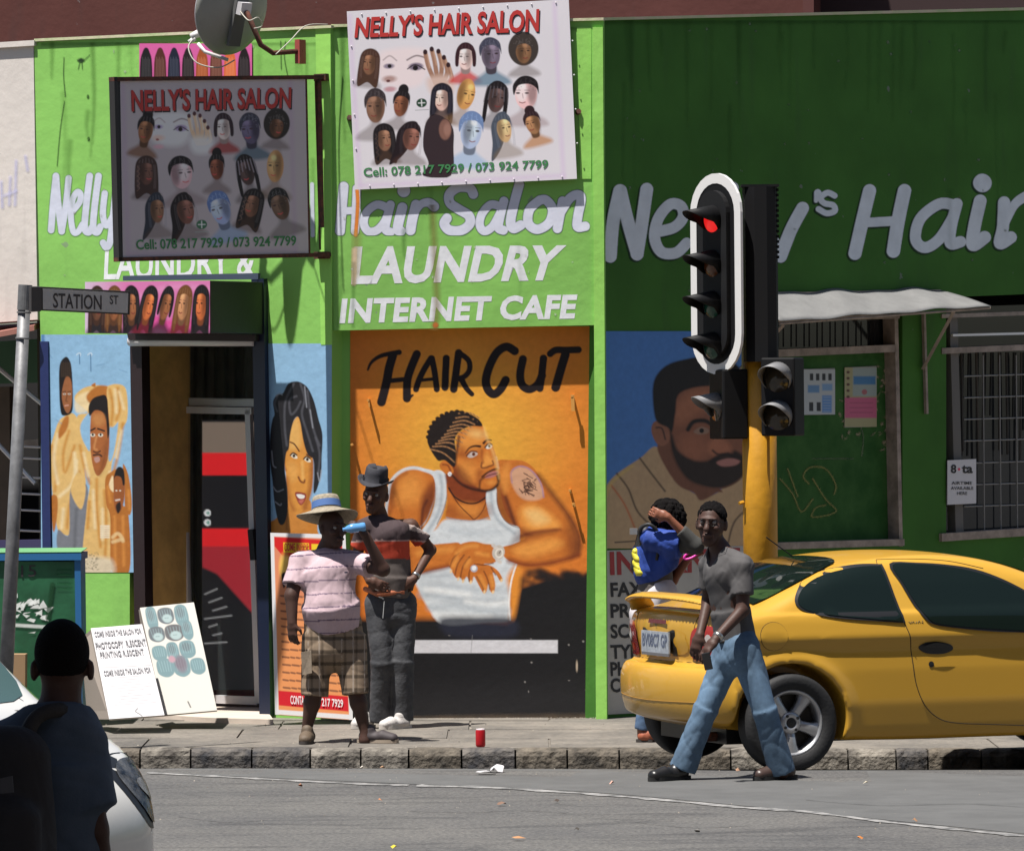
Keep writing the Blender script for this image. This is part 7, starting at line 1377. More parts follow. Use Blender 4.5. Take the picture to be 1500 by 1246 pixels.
s = Solid(*bounds(sN, eN, wN, m=.13), .008); s.cone(sN + (eN - sN) * .66, eN, .062, .056, k=.02); s.cone(eN, eN + (wN - eN) * .55, .054, .046, k=.02, flat=True); s.wrinkle(.005, (30, 30, 30), 2); s.obj('sleeve', mat('charcoal_knit', (.045, .045, .042), .9), per)
s = Solid(*bounds(ch, wa, pe, m=.2), .008); s.cone(ch, wa, .112, .108, 1.2, sdir, .04); s.cone(wa, pe + UP * .04, .108, .122, 1.2, sdir, .04, True); s.wrinkle(.007, (14, 14, 20), 5); s.obj('blouse', mat('grey_blouse', (.11, .095, .085), .8), per)
s = Solid(*bounds(wa, pe, J(935, 900), m=.2), .008); s.cone(J(966, 868, .0), J(950, 900, .0), .118, .128, 1.15, sdir, .03); s.wrinkle(.006, (16, 16, 14), 8); s.obj('tied_jumper', mat('white_jumper', (.62, .58, .60), .85), per)
s = Solid(*bounds(pe, hpL, knL, anL, hpR, knR, anR, m=.18), .009); s.cone(pe, J(957, 915, .0), .115, .12, 1.2, sdir, .03)
for h_, kn, an in ((hpL, knL, anL), (hpR, knR, anR)): s.cone(h_, kn, .098, .066, k=.03); s.cone(kn, an, .066, .058, k=.03, flat=True)
s.wrinkle(.008, (14, 14, 24), 2); m_den = mat('blue_denim', (.045, .085, .16), .85, bs=120, bd=.001, col2=(.09, .15, .25), vscale=5); s.obj('jeans', m_den, per)
g1 = walk_z(*J(945, 1088)[:2])
for a_, b__, c_ in ((935, 958, -.04), (990, 1012, .12)): a = J(a_, 1080, c_); b_ = J(b__, 1084, c_ - .02); a[2] = b_[2] = g1; shoe('shoe', a, b_, mat('tan_sandal', (.35, .10, .05), .6), m_sd, per, h=.06)
bp = empty('backpack', J(935, 820, .0), 'black rucksack with yellow flap on the back of the woman in blue', 'bag')
s = Solid(*bounds(J(935, 790), J(930, 850), m=.15), .008); s.cone(J(945, 778, -.02), J(934, 830, .0), .05, .05, 1.5, V(0, 1, 0), .02); s.obj('pack', mat('black_nylon', (.014, .014, .016), .6, bs=30, bd=.003), bp)
s = Solid(*bounds(J(930, 800), J(938, 845), m=.12), .007); s.cone(J(931, 808, -.05), J(938, 838, -.06), .024, .038, 1.6, V(0, 1, 0), .02); s.cone(J(934, 822, -.05), J(943, 846, -.07), .03, .022, 1.4, V(0, 1, 0), .02); s.wrinkle(.022, (26, 26, 26), 4); s.obj('flap', mat('yellow_nylon', (.62, .55, .04), .5), bp)
MB().tube(list(crom([J(940, 800, -.08), J(938, 776, -.16), J(952, 768, -.2), J(966, 786, -.18), J(962, 820, -.16)], False, 5)), .013, 6).obj('strap', mat('black_nylon', (.014, .014, .016)), bp, True); MB().box(J(928, 778, -.03), .05, .05, .04).obj('buckle', mat('grey_buckle', (.2, .2, .2), .5), bp)
ph = empty('pink_phone', J(1013, 812, -.06), 'bright pink strap loop held in the hand of the woman in blue', 'phone'); MB().tube([J(1013, 812, -.06) + V(.05 * math.cos(w), .01, .022 * math.sin(w) + .022 * math.cos(w)) for w in np.linspace(0, 6.28, 17)], .009, 6).obj('loop', mat('hot_pink', (.75, .05, .42), .5), ph, True)
# ============ 4. man walking past the car
D4 = 29.75; J = lambda x, y, dy=0.0: atD(x, y, D4 + dy)
per = empty('person', J(1060, 1140), 'young man in grey v neck shirt and blue jeans striding past the yellow car', 'person')
fdir = unit(V(-.75, -.66, 0)); sdir = np.cross(fdir, UP)
hc = J(1042, 768, .0); hf = unit(V(-.30, -1, -.02)); nk = J(1055, 803, .03); ch = J(1063, 838, .02); wa = J(1070, 895, .02); pe = J(1078, 938, .03)
sR, eR, wR = J(1040, 826, .15), J(1037, 880, .20), J(1025, 930, .05); sN, eN, wN = J(1088, 828, -.10), J(1088, 893, -.14), J(1048, 936, -.26)
hpF, knF, anF = J(1070, 950, .08), J(1034, 1038, .03), J(1000, 1120, .06); hpB, knB, anB = J(1090, 950, -.06), J(1120, 1040, -.09), J(1145, 1124, -.02)
s = Solid(*bounds(hc, sR, eR, sN, eN, wN, anF, anB, m=.2), .0075); P = head(s, hc, hf, unit(V(.06, .03, 1)), 1.06); s.cone(nk - UP * .02, hc - UP * .045 - hf * .02, .052, .050, k=.02); s.cone(nk, sN, .045, .05, k=.03); s.cone(nk, sR, .045, .05, k=.03)
s.cone(ch, wa, .11, .098, 1.25, sdir, .04); limb(s, [sR, eR, wR], [.045, .035, .025]); limb(s, [sN, eN, wN], [.047, .038, .026]); hand(s, wN, V(-.62, -.25, -.75), V(.6, .5, -.4), 1.02, .55, -1); hand(s, wR, V(-.3, -.1, -1), V(.5, 1, 0), 1, .6, 1)
for h_, kn, an in ((hpF, knF, anF), (hpB, knB, anB)): limb(s, [h_, kn, an, an - UP * .03], [.08, .05, .036, .04])
s.obj('body', m_skin3, per); eyes(P, sdir, hf, 1, per)
gl_sd = np.cross(hf, UP); 
s = Solid(*bounds(hc, m=.18), .006); s.ell(hc + V(.006, .012, .042), (.085, .101, .094), None, .01); s.cut(P(0, .056, .060), hf * 1.0 + UP * -.55); s.cut(P(0, 0, .01), -UP + hf * .7); s.wrinkle(.032, (48, 48, 48), 3); s.obj('hair', m_hair, per)
fr_ = MB()
for q in (-1, 1): fr_.tube([P(q * .036, .099, .010) + gl_sd * .025 * math.cos(w) + UP * .019 * math.sin(w) for w in np.linspace(0, 6.283, 17)], .0011, 5); fr_.tube([P(q * .062, .095, .014), P(q * .082, .0, .012)], .0018, 5)
fr_.tube([P(-.012, .105, .012), P(.012, .105, .012)], .0018, 5); gl = fr_.obj('spectacles', mat('dark_wire', (.03, .03, .03), .3, .8), per, True); setp(gl)
s = Solid(*bounds(ch, wa, pe, sR, eR, sN, eN, m=.2), .0075); s.cone(nk - UP * .05, ch, .072, .116, 1.18, sdir, .04); s.cone(ch, wa, .117, .100, 1.15, sdir, .05); s.cone(wa, pe + UP * -.0, .102, .114, 1.2, sdir, .04, True); s.cone(sR, sN, .055, .056, k=.04); s.cone(nk - UP * .01, sN, .062, .060, k=.03); s.cone(nk - UP * .01, sR, .062, .058, k=.03)
s.cone(sN, sN + (eN - sN) * .66, .057, .066, k=.03, flat=True); s.cone(sR, sR + (eR - sR) * .66, .055, .062, k=.03, flat=True); s.cone(nk + UP * .02, nk + fdir * .13 - UP * .10, .07, .02, 1, k=.01, op='s'); s.cut(nk + UP * .0, UP * 1 - fdir * .6); s.wrinkle(.009, (12, 12, 16), 14); s.obj('t_shirt', mat('grey_jersey', (.066, .062, .063), .85, bs=200, bd=.0006, var=.06), per)
def den(v):
    x = v[:, 0]; z = v[:, 2]; n = fbm(v[:, 0] * 1.0, v[:, 2] * .3, .05, 6) - .5; c = np.array([.068, .115, .175]) * (1 + .5 * n)[:, None]; w = np.exp(-((z - (pe[2] - .30)) / .16) ** 2) * .5; c = c * (1 + w)[:, None]; c[v[:, 1] < 0] *= 1; return c
s = Solid(*bounds(pe, hpF, knF, anF, hpB, knB, anB, m=.18), .0075); s.cone(pe + UP * .02, J(1080, 962, .0), .108, .112, 1.2, sdir, .03)
for h_, kn, an in ((hpF, knF, anF), (hpB, knB, anB)): s.cone(h_, kn, .098, .068, k=.03); s.cone(kn, an - UP * .02 + (an - kn) * .02, .068, .082, k=.03, flat=True)
s.wrinkle(.011, (13, 13, 13), 21); s.obj('jeans', amat('denim', .85, bs=220, bd=.0008, var=.12, vs_=40), per, den)
MB().tube([pe + sdir * .13 + UP * .00, pe + fdir * .125 + UP * -.0, pe - sdir * .13], .012, 6).obj('belt', mat('dark_belt', (.02, .016, .014), .6), per, True)
m_sh = mat('black_leather', (.012, .011, .011), .35); m_sb = mat('black_sole', (.012, .012, .012), .8)
a = J(1006, 1132, .08); b_ = J(950, 1131, -.08); zz = road_z(a[0], a[1]); a[2] = b_[2] = zz + .004; shoe('shoe', a, b_, m_sh, m_sb, per, h=.07)
a = J(1162, 1136, .06); b_ = J(1104, 1139, -.10); zz = road_z(a[0], a[1]); a[2] = b_[2] = zz + .004; shoe('shoe', a, b_, mat('brown_leather', (.05, .03, .025), .4), m_sb, per, h=.07)
MB().lathe(wN + (eN - wN) * .10, eN - wN, [(.029, -.014), (.033, -.010), (.033, .010), (.029, .014)], 20).obj('wristwatch', mat('steel_watch', (.45, .42, .38)), per, True)
pd = empty('mobile_phone', J(1033, 972, -.28), 'dark mobile phone in the hand of the walking man in grey', 'phone'); MB().box(J(1036, 968, -.33), .05, .012, .10, (unit(V(.9, -.4, .2)), unit(V(.4, .9, 0)), unit(V(-.2, 0, 1)))).obj('phone_body', m_trim, pd, bevel=.004)
# ============ 5. man with a rucksack in the near foreground, under the added shade roof
D5 = 15.6; J = lambda x, y, dy=0.0: atD(x, y, D5 + dy)
per = empty('person', V(*(J(95, 1240)[:2]), road_z(*J(95, 1240)[:2])), 'dark silhouetted man seen from behind in navy shirt with rucksack at lower left', 'person')
gz5 = road_z(*J(95, 1240)[:2]); hc = J(91, 965, .0); hf = unit(V(.12, 1, -.06)); nk = J(88, 1028, -.02); sL, sR = J(-8, 1090, .02), J(120, 1086, .0); ch = J(62, 1120, .0); pe = J(60, 1330, .0)
eR, wR = J(138, 1215, -.02), J(160, 1330, .06); eL, wL = J(-32, 1215, 0), J(-38, 1330, .06); sdir = V(1, 0, 0); s = Solid(V(nk[0] - .42, D5 - .35, gz5), V(nk[0] + .42, D5 + .35, hc[2] + .17), .0085)
s.ell(hc + V(0, 0, .012), (.078, .098, .108), (V(1, 0, 0), V(0, 1, 0), UP), .01); s.cone(hc + V(0, .03, -.04), hc + V(0, .06, -.10), .062, .036, k=.02); s.cone(nk - UP * .03, hc - UP * .06, .064, .060, k=.02); s.cone(hc + V(0, .085, 0), hc + V(0, .105, -.03), .01, .015, k=.01)
for q in (-1, 1): s.ell(hc + V(q * .086, .0, -.035), (.012, .022, .034), None, .004)
s.cone(nk - UP * .03, sR, .05, .052, k=.03); s.cone(nk - UP * .03, sL, .05, .052, k=.03); s.cone(ch, pe, .115, .11, 1.35, sdir, .04); limb(s, [sR, eR, wR], [.05, .042, .029]); limb(s, [sL, eL, wL], [.05, .042, .029]); hand(s, wR, V(0, .1, -1), V(-1, 0, 0), 1, .5, 1); hand(s, wL, V(0, .1, -1), V(1, 0, 0), 1, .5, -1)
for x_ in (35, 85): limb(s, [J(x_, 1345), V(J(x_, 1345)[0], D5, gz5 + .5), V(J(x_, 1345)[0], D5, gz5 + .05)], [.09, .055, .04])
s.obj('body', m_skin3, per)
s = Solid(*bounds(hc, m=.16), .006); s.ell(hc + V(0, -.004, .020), (.084, .102, .104), None, .01); s.cut(hc + V(0, .02, .0), V(0, 1, -.55)); s.wrinkle(.0015, (90, 90, 90), 3); s.obj('hair', m_hair, per)
s = Solid(*bounds(sL, sR, eR, eL, pe, m=.24), .009); s.cone(nk - UP * .06, ch, .09, .135, 1.35, sdir, .05); s.cone(ch, pe, .135, .135, 1.40, sdir, .05, True); s.cone(sL, sR, .066, .068, k=.05); s.cone(sR, sR + (eR - sR) * .74, .066, .082, k=.04, flat=True); s.cone(sL, sL + (eL - sL) * .74, .066, .080, k=.04, flat=True)
s.cut(nk - UP * .01, UP * 1 + V(0, .3, 0)); s.wrinkle(.016, (9, 9, 12), 31); s.obj('t_shirt', mat('navy_jersey', (.045, .07, .11), .85, bs=150, bd=.0008, col2=(.075, .10, .145), vscale=5), per)
s = Solid(V(nk[0] - .35, D5 - .3, gz5), V(nk[0] + .35, D5 + .3, pe[2] + .1), .012)
for x_ in (35, 85): limb(s, [J(x_, 1335), V(J(x_, 1345)[0], D5, gz5 + .5), V(J(x_, 1345)[0], D5, gz5 + .06)], [.115, .085, .08])
s.obj('trousers', mat('black_denim', (.03, .03, .03)), per)
for x_ in (35, 85): a = V(J(x_, 1345)[0], D5 - .08, gz5); shoe('shoe', a, a + V(.01, .27, 0), m_sh, m_sb, per)
rk = empty('rucksack', J(20, 1200, -.2), 'black rucksack slung on the back of the dark foreground man', 'bag')
s = Solid(*bounds(J(12, 1090, -.22), J(12, 1300, -.25), m=.24), .009); s.cone(J(14, 1110, -.22), J(8, 1290, -.26), .10, .13, 1.25, sdir, .03); s.cone(J(8, 1200, -.34), J(6, 1290, -.36), .07, .08, 1.5, sdir, .02); s.wrinkle(.006, (18, 18, 12), 6); s.obj('pack', mat('black_canvas', (.016, .015, .018), .8, bs=60, bd=.002), rk)
MB().tube(list(crom([J(30, 1095, -.20), J(52, 1052, -.15), J(85, 1040, -.10), J(112, 1052, .02), J(118, 1100, .12), J(110, 1180, .16)], False, 6)), .024, 8).obj('strap', mat('strap_webbing', (.022, .02, .02), .8, bs=80, bd=.003), rk, True)
MB().prism([J(0, 1140, -.44), J(18, 1136, -.44), J(20, 1160, -.44), J(0, 1162, -.44)], V(0, .01, 0)).obj('patch', mat('grey_patch', (.06, .06, .07), .7), rk)
# ------------------------------------------------------------------ traffic light
D6 = 33.85; J = lambda x, y, dy=0.0: atD(x, y, D6 + dy)
tlg = empty('traffic_light', V(*J(1114, 1080)[:2], .15), 'yellow post carrying black traffic signals, the top lamp glowing red', 'traffic light')
m_yp = mat('yellow_post', (.52, .25, .012), .5, bs=12, bd=.003, var=.08, vscale=6); m_bk = mat('signal_black', (.007, .007, .008), .6, spec=.2); m_bkg = mat('signal_grey_black', (.012, .012, .013), .6, spec=.2)
px_ = J(1114, 800); MB().tube([V(px_[0], px_[1], .14), V(px_[0], px_[1], J(0, 400)[2])], .114, 32).obj('post', m_yp, tlg, True)
MB().lathe(V(px_[0], px_[1], .15), UP, [(.16, 0), (.16, .03), (.115, .05)], 24).obj('base_plate', m_yp, tlg)
MB().tube([J(1089, 735, -.06), J(1083, 737, -.08)], .012, 6).obj('bolt', m_yp, tlg)
# main head: faces the side street, oval backboard with white edge
nh_ = unit(V(-.80, -.60, .0)); ah = np.cross(nh_, UP) * -1; hc0 = J(1049, 401, -.05)
def oval(hw, hh, off, c_=hc0, n=14):
    p = [(hw * math.cos(w), hh - hw + hw * math.sin(w)) for w in np.linspace(0, math.pi, n)] + [(hw * math.cos(w), -(hh - hw) + hw * math.sin(w)) for w in np.linspace(math.pi, 2 * math.pi, n)]
    return [c_ + ah * a + UP * b_ + nh_ * off for a, b_ in p]
MB().prism(oval(.245, .646, 0), -nh_ * .012).obj('backboard', m_bk, tlg)
o_, i_ = oval(.262, .663, .004), oval(.198, .597, .004); n = len(o_); mb = MB(); mb.add(o_ + i_ + [p - nh_ * .02 for p in o_], [(i, (i + 1) % n, n + (i + 1) % n, n + i) for i in range(n)] + [(2 * n + i, 2 * n + (i + 1) % n, (i + 1) % n, i) for i in range(n)]); mb.obj('white_border', mat('reflective_white', (.66, .65, .64), .45), tlg)
MB().prism(oval(.15, .55, .035), -nh_ * .035).obj('housing', m_bkg, tlg)
def visor(c0, n_, r_, L, m, par, name='visor', dn=.16):
    """cut-away hood over a lens: top three quarters of a tube, longer at the top"""
    a_ = np.cross(n_, UP) * -1; v = []; f = []; K = 22
    for i in range(K + 1):
        w = -0.30 * math.pi / 1 + (1 + .6) * math.pi * i / K; w = math.radians(-40 + 260 * i / K); d = a_ * math.cos(w) + UP * math.sin(w); l_ = L * (.30 + .70 * max(0, math.sin(w)) ** .7) if math.sin(w) > 0 else L * .30 * max(0, 1 + math.sin(w) * 1.3)
        v += [c0 + d * r_, c0 + d * r_ * .98 + n_ * l_ - UP * dn * l_]
    for i in range(K): f.append((2 * i, 2 * i + 2, 2 * i + 3, 2 * i + 1))
    o = mesh(name, v, f, m, par, True); so = o.modifiers.new('s', 'SOLIDIFY'); so.thickness = .004; return o
for i, (y, c_) in enumerate(((318, 'r'), (383, 'a'), (443, 'g'), (503, 'g'))):
    c0 = J(1050, y + 4, -.05) + nh_ * .04; ls = MB().lathe(c0, nh_, [(.085, 0), (.07, .014), (.04, .022), (.001, .026)], 24)
    m = {'r': mat('lit_red_lens', (.5, .01, .01), .3, emit=(1, .02, .02, .4)), 'a': mat('dark_amber_lens', (.09, .03, .01), .2), 'g': mat('dark_green_lens', (.01, .06, .04), .2)}[c_]
    ln = ls.obj('lens', m, tlg, True); visor(c0, nh_, .096, .23, m_bk, tlg)
MB().tube([J(1070, 330, .08), J(1098, 330, .08)], .02, 8).obj('bracket', m_bk, tlg); MB().tube([J(1070, 490, .08), J(1098, 490, .08)], .02, 8).obj('bracket', m_bk, tlg)
# second head turned away, seen from its back
nb_ = unit(V(.55, .80, 0)); ab_ = np.cross(nb_, UP); cb_ = J(1114, 402, -.10); w0_, h0_ = .118, .575
mb = MB(); sec = [(-.115, .0), (-.10, .05), (-.04, .085), (.04, .085), (.10, .05), (.115, 0), (.10, -.03), (-.10, -.03)]
for z in (-h0_, h0_): mb.v += [tuple(cb_ + V(1, 0, 0) * a + V(0, -1, 0) * b_ + UP * z) for a, b_ in sec]
mb.f = [(i, (i + 1) % 8, 8 + (i + 1) % 8, 8 + i) for i in range(8)] + [tuple(range(8))[::-1], tuple(range(8, 16))]; mb.obj('signal_back', m_bk, tlg)
for i in range(34): MB().box(cb_ + V(.118, -.01, h0_ - .02 - i * .034), .012, .03, .018).obj('cooling_rib', m_bk, tlg) if i % 1 == 0 and i < 14 else None
MB().box(cb_ + V(0, 0, h0_ + .008), .25, .13, .016).obj('cap', m_bk, tlg)
# pedestrian signals
def ped(c0, n_, w_, h_, ys, r_):
    n_ = unit(n_); a_ = np.cross(n_, UP) * -1; MB().box(c0 - n_ * .09, w_, .18, h_, (a_, n_, UP)).obj('pedestrian_box', m_bk, tlg, bevel=.012)
    for z in ys:
        q = c0 + UP * z; MB().lathe(q, n_, [(r_ * .92, .0), (r_ * .9, .004), (.001, .012)], 24).obj('lens', mat('dim_lens', (.03, .026, .02), .15), tlg, True); visor(q, n_, r_, .17, mat('sunlit_visor', (.16, .16, .165), .6, bs=30, bd=.001), tlg)  # visor grey is raised to stand for sun on the hoods
ped(J(1139, 581, -.24), V(-.42, -.9, 0), .24, .515, (.125, -.125), .105)
ped(J(1049, 592, -.05), V(-.93, -.36, 0), .24, .46, (-.02,), .10)
# ------------------------------------------------------------------ street name sign
D7 = 33.4; J = lambda x, y, dy=0.0: atD(x, y, D7 + dy)
sn = empty('street_sign', V(*J(3, 1100)[:2], .15), 'leaning grey galvanised post with a STATION ST name plate', 'street sign'); m_gal = mat('galvanised', (.17, .17, .175), .55, .3, bs=18, bd=.002, var=.25, vscale=9)
pb_, pt_ = J(3, 1100), J(37, 420); pb_[2] = .14; MB().tube([pb_, pb_ + (pt_ - pb_) * .5, pt_], [.048, .044, .040], 20).obj('post', m_gal, sn, True); MB().tube([pt_ + (pb_ - pt_) * .05, pt_ - (pb_ - pt_) * .004], .046, 20).obj('post_cap', m_gal, sn)
for u in (.055, .11): MB().lathe(pt_ + (pb_ - pt_) * u, pb_ - pt_, [(.041, -.006), (.048, -.004), (.048, .004), (.041, .006)], 20).obj('clamp_ring', m_gal, sn)
npn = unit(V(.62, -.76, -.12)); PNp = (J(110, 440, -.05), npn); fq = lambda X, Y, o=0.0: onP(PNp, X, Y, o)
MB().prism([fq(46, 420), fq(60, 420), fq(60, 456), fq(46, 457)], -npn * .03).obj('plate_bracket', mat('dark_bracket', (.05, .045, .045), .6), sn)
MB().prism([fq(60, 420), fq(191, 427), (fq(190, 461)), fq(60, 455)], -npn * .02).obj('name_plate', mat('plate_edge', (.035, .03, .03), .5), sn); MB().prism([fq(63, 422.5, .003), fq(188, 429.5, .003), fq(187, 458.5, .003), fq(63, 453, .003)], -npn * .002).obj('plate_face', mat('plate_face', (.46, .44, .43), .5, var=.06, vscale=12), sn)
fz = lambda X, Y: fq(X, Y, .005); text('STATION', [(78, 429), (149, 432.5), (149, 454), (78, 451)], fz, m_sblk, sn, 'lettering', .012); text('ST', [(161, 432.5), (173.5, 433), (173.5, 446), (161, 445.5)], fz, m_sblk, sn, 'lettering', .01)
# ------------------------------------------------------------------ green utility box
D8 = 36.0; J = lambda x, y, dy=0.0: atD(x, y, D8 + dy)
ub = empty('utility_box', V(*J(50, 1060)[:2], .16), 'green metal cabinet with blue trim, the number 15 and torn white paper', 'cabinet'); m_ug = mat('green_cabinet', (.016, .105, .045), .5, bs=14, bd=.002, var=.25, vscale=4); m_ub = mat('blue_trim', (.02, .13, .32), .5)
q = [J(-160, 822), J(112, 822), J(116, 1062), J(-160, 1062)]; MB().prism(q, V(0, .40, 0)).obj('cabinet', m_ug, ub)
MB().prism([J(-162, 812, -.03), J(119, 810, -.03), J(119, 820, -.03), J(-162, 822, -.03)], V(0, .55, 0)).obj('lid', m_ub, ub); tp = [J(-162, 811.5, -.03), J(119, 809.5, -.03)]; MB().prism([tp[0] + UP * .004, tp[1] + UP * .004, tp[1] + V(0, .52, .02), tp[0] + V(0, .52, .02)], UP * .004).obj('lid_top', mat('pale_green_lid', (.12, .32, .14), .5), ub)
MB().prism([J(109, 820, -.012), J(118, 820, -.012), J(121, 1058, -.012), J(113, 1058, -.012)], V(0, .4, 0)).obj('edge_trim', m_ub, ub)
fu = lambda X, Y: J(X, Y, -.006); text('15', [(31, 828), (53, 827), (53, 844), (31, 845)], fu, m_sblk, ub, 'lettering', .0)
c = Canvas(2, 825, 112, 990, 1.2, None, .35); rq = random.Random(8)
for i in range(26): x, y = rq.gauss(42, 15), rq.gauss(895, 12); c.poly([(x, y), (x + rq.uniform(4, 12), y + rq.uniform(-8, 2)), (x + rq.uniform(2, 12), y + rq.uniform(0, 7)), (x - rq.uniform(0, 6), y + rq.uniform(0, 6))], (150, 160, 150), 1, .8, False)
c.stroke([(77, 856), (70, 905)], 7, (16, 40, 24), 2, .8); c.stroke([(20, 915), (70, 918)], 5, (150, 158, 150), 2, .7)
for i in range(5): c.stroke([(84, 834 + i * 7), (104, 834 + i * 7)], 2, (20, 60, 34), 2, .5)
c.build('torn_paper', fu, m_lett, ub)
cbx = empty('cardboard_box', J(38, 1000, -.2), 'small tan cardboard box standing before the green cabinet', 'box'); q = [J(20, 958, -.2), J(38, 958, -.2), J(37, 1010, -.2), J(20, 1010, -.2)]; MB().prism([J(16, 958, -.25), J(37, 958, -.25), J(36, 1062, -.25), J(16, 1062, -.25)], V(0, .16, 0)).obj('carton', mat('cardboard', (.30, .19, .10), .8), cbx)
# ------------------------------------------------------------------ A-boards and the tall poster
J = lambda x, y, D: atD(x, y, D)
m_bd = mat('board_cream', (.45, .43, .39), .7, bs=30, bd=.001); m_be = mat('board_side', (.34, .29, .25), .8)
def leaning(root, tl, tr, br, bl, Dt, Db, cv, mats, th=.018):
    q = [J(*tl, Dt), J(*tr, Dt), None, J(*bl, Db)]; q[2] = onP((q[0], unit(np.cross(q[3] - q[0], q[1] - q[0]))), *br); n = unit(np.cross(q[3] - q[0], q[1] - q[0])); n = n if n[1] < 0 else -n
    MB().prism(q, -n * th).obj('board', mats, root, bevel=.002); fn = quadmap(*q, cv.x0, cv.y0, cv.x1, cv.y1); cv.build('print', lambda X, Y: fn(X, Y) + n * .003, m_print, root); return fn, n
sbd = empty('sandwich_board', J(190, 1050, 35.6), 'white board listing photocopy and printing prices in front of the salon door', 'sign')
W_, H_ = 84, 132; c = Canvas(0, 0, W_, H_, 1.5, (226, 222, 226), 1.75); c.stroke([(2, 58), (82, 60)], 1, (120, 120, 124), 1); c.stroke([(0, 118), (84, 117)], 1.2, (150, 148, 150), 1, .7)
for i, (a, b_) in enumerate(((26, 60), (32, 56), (34, 58), (12, 74), (10, 78), (24, 62), (36, 48), (16, 72), (24, 60), (20, 66), (12, 76))): c.stroke([(a, 74 + 3.9 * i), (b_, 74 + 3.9 * i)], 1.1, (116, 116, 124), .9, .85)
c.stroke([(46, 120), (42, 124), (47, 128), (50, 131)], 1.8, (80, 80, 84), 1)
fn, n_ = leaning(sbd, (133, 920), (208, 914), (241, 1047), (160, 1053), 35.65, 35.2, c, m_bd)
ft = lambda X, Y: fn(X, Y) + n_ * .009; ink2 = mat('grey_ink', (.06, .06, .07), .6)
text('COME INSIDE THE SALON FOR', R4(4, 6, 80, 14), ft, ink2, sbd, 'lettering', .022, spacing=1.06); text('PHOTOCOPY  R.50CENT', R4(2, 22, 83, 32), ft, ink2, sbd, 'lettering', .03, spacing=1.05); text('PRINTING R.50CENT', R4(6, 36, 76, 45), ft, ink2, sbd, 'lettering', .022, spacing=1.06); text('COME INSIDE THE SALON FOR', R4(6, 63, 80, 71), ft, ink2, sbd, 'lettering', .022, spacing=1.06)
q = [J(118, 935, 35.8), J(133, 922, 35.67), J(160, 1053, 35.22), J(128, 1053, 35.9)]; MB().prism(q, V(0, .015, 0)).obj('side_leg', m_be, sbd)
sb2 = empty('sandwich_board', J(280, 1045, 35.7), 'white board with twelve printed hairstyle heads leaning beside the doorstep', 'sign')
W_, H_ = 80, 160; c = Canvas(0, 0, W_, H_, 1.5, (228, 224, 214), 1.75)
TE = (86, 132, 140); TD = (44, 66, 78)
for x, y, w, h, col_h, st_ in ((14, 18, 9, 22, TD, 0), (35, 16, 13, 15, TD, 1), (58, 18, 11, 20, TD, 2), (16, 42, 13, 14, TD, 1), (42, 42, 15, 15, (40, 44, 54), 1), (62, 40, 9, 18, TD, 0), (14, 70, 12, 14, TE, 3), (34, 70, 10, 18, TD, 0), (56, 68, 13, 16, TD, 3), (18, 92, 14, 17, TE, 3), (42, 92, 14, 19, TD, 3), (66, 94, 12, 15, TE, 3)):
    c.poly([(x - w * .9, y + h * .3), (x - w * .8, y - h * .6), (x, y - h * .85), (x + w * .8, y - h * .6), (x + w * .85, y + h * .4), (x + w * .2, y + h * .8), (x - w * .5, y + h * .7)], TE if st_ != 1 else col_h, 1.5)
    c.ell(x - w * .1, y - h * .25, w * .55, h * .4, col_h, 0, 3, .7)
    if st_ == 1: c.ell(x + w * .1, y + h * .25, w * .55, h * .42, (170, 196, 196), 0, 2, .9); c.stroke([(x - 2, y + h * .2), (x + 3, y + h * .2)], 1, TD, 1, .7)
    for i in range(5): c.stroke([(x - w * .6 + i * w * .3, y - h * .6), (x - w * .5 + i * w * .26, y + h * .3)], .8, (150, 190, 194), 1, .5)
c.ell(42, 88, 9, 13, (96, 58, 88), 0, 4, .7); c.ell(30, 80, 5, 5, (206, 130, 150), 0, 3, .7); c.stroke([(40, 144), (42, 152)], 2.2, (90, 88, 84), 1)
leaning(sb2, (205, 890), (284, 882), (318, 1040), (240, 1047), 36.05, 35.6, c, m_bd); q = [J(203, 893, 36.2), J(206, 890, 36.06), J(240, 1047, 35.62), J(222, 1044, 36.1)]; MB().prism(q, V(0, .015, 0)).obj('side_leg', m_be, sb2)
pst = empty('price_poster', J(460, 1050, 36.0), 'tall orange and red framed salon price poster standing behind the man in straw hat', 'poster')
W_, H_ = 118, 272; c = Canvas(0, 0, W_, H_, 1.2, (226, 148, 92), 1.1); c.c = c.c * np.clip((c.Y / 150), 0.0, 1)[..., None] + c.col((214, 130, 100)) * (1 - np.clip(c.Y / 150, 0, 1))[..., None]
c.rect(0, 0, 118, 272, (226, 224, 222), 1, 0); 
c.poly([(6, 6), (112, 10), (112, 38), (60, 36), (18, 34), (6, 20)], (206, 34, 34), 1.2, 1, False); c.rect(20, 14, 60, 29, (232, 196, 44), 1); c.rect(64, 15, 106, 30, (232, 196, 44), 1)
c.ell(22, 52, 9, 20, (248, 206, 96), 0, 6, .9); c.ell(46, 60, 22, 30, (196, 120, 100), 0, 10, .7); c.ell(90, 60, 20, 30, (160, 80, 70), 0, 10, .7); c.poly([(16, 62), (24, 60), (22, 76), (18, 82)], (40, 30, 34), 1.5)
for i in range(13):
    y = 94 + 11.4 * i
    x = 14
    while x < 104: L_2 = rt.uniform(4, 13); c.stroke([(x, y), (min(x + L_2, 106), y + .6)], 3.0, (96, 62, 50), 1, .75); x += L_2 + 3.5
c.poly([(6, 236), (112, 238), (112, 260), (6, 258)], (204, 34, 44), 1.2, 1, False); 
for p in ([(2, 0), (2, 272)], [(116, 0), (116, 272)], [(0, 2), (118, 3)], [(0, 268), (118, 268)]): c.stroke(p, 7, (222, 220, 220), 1)
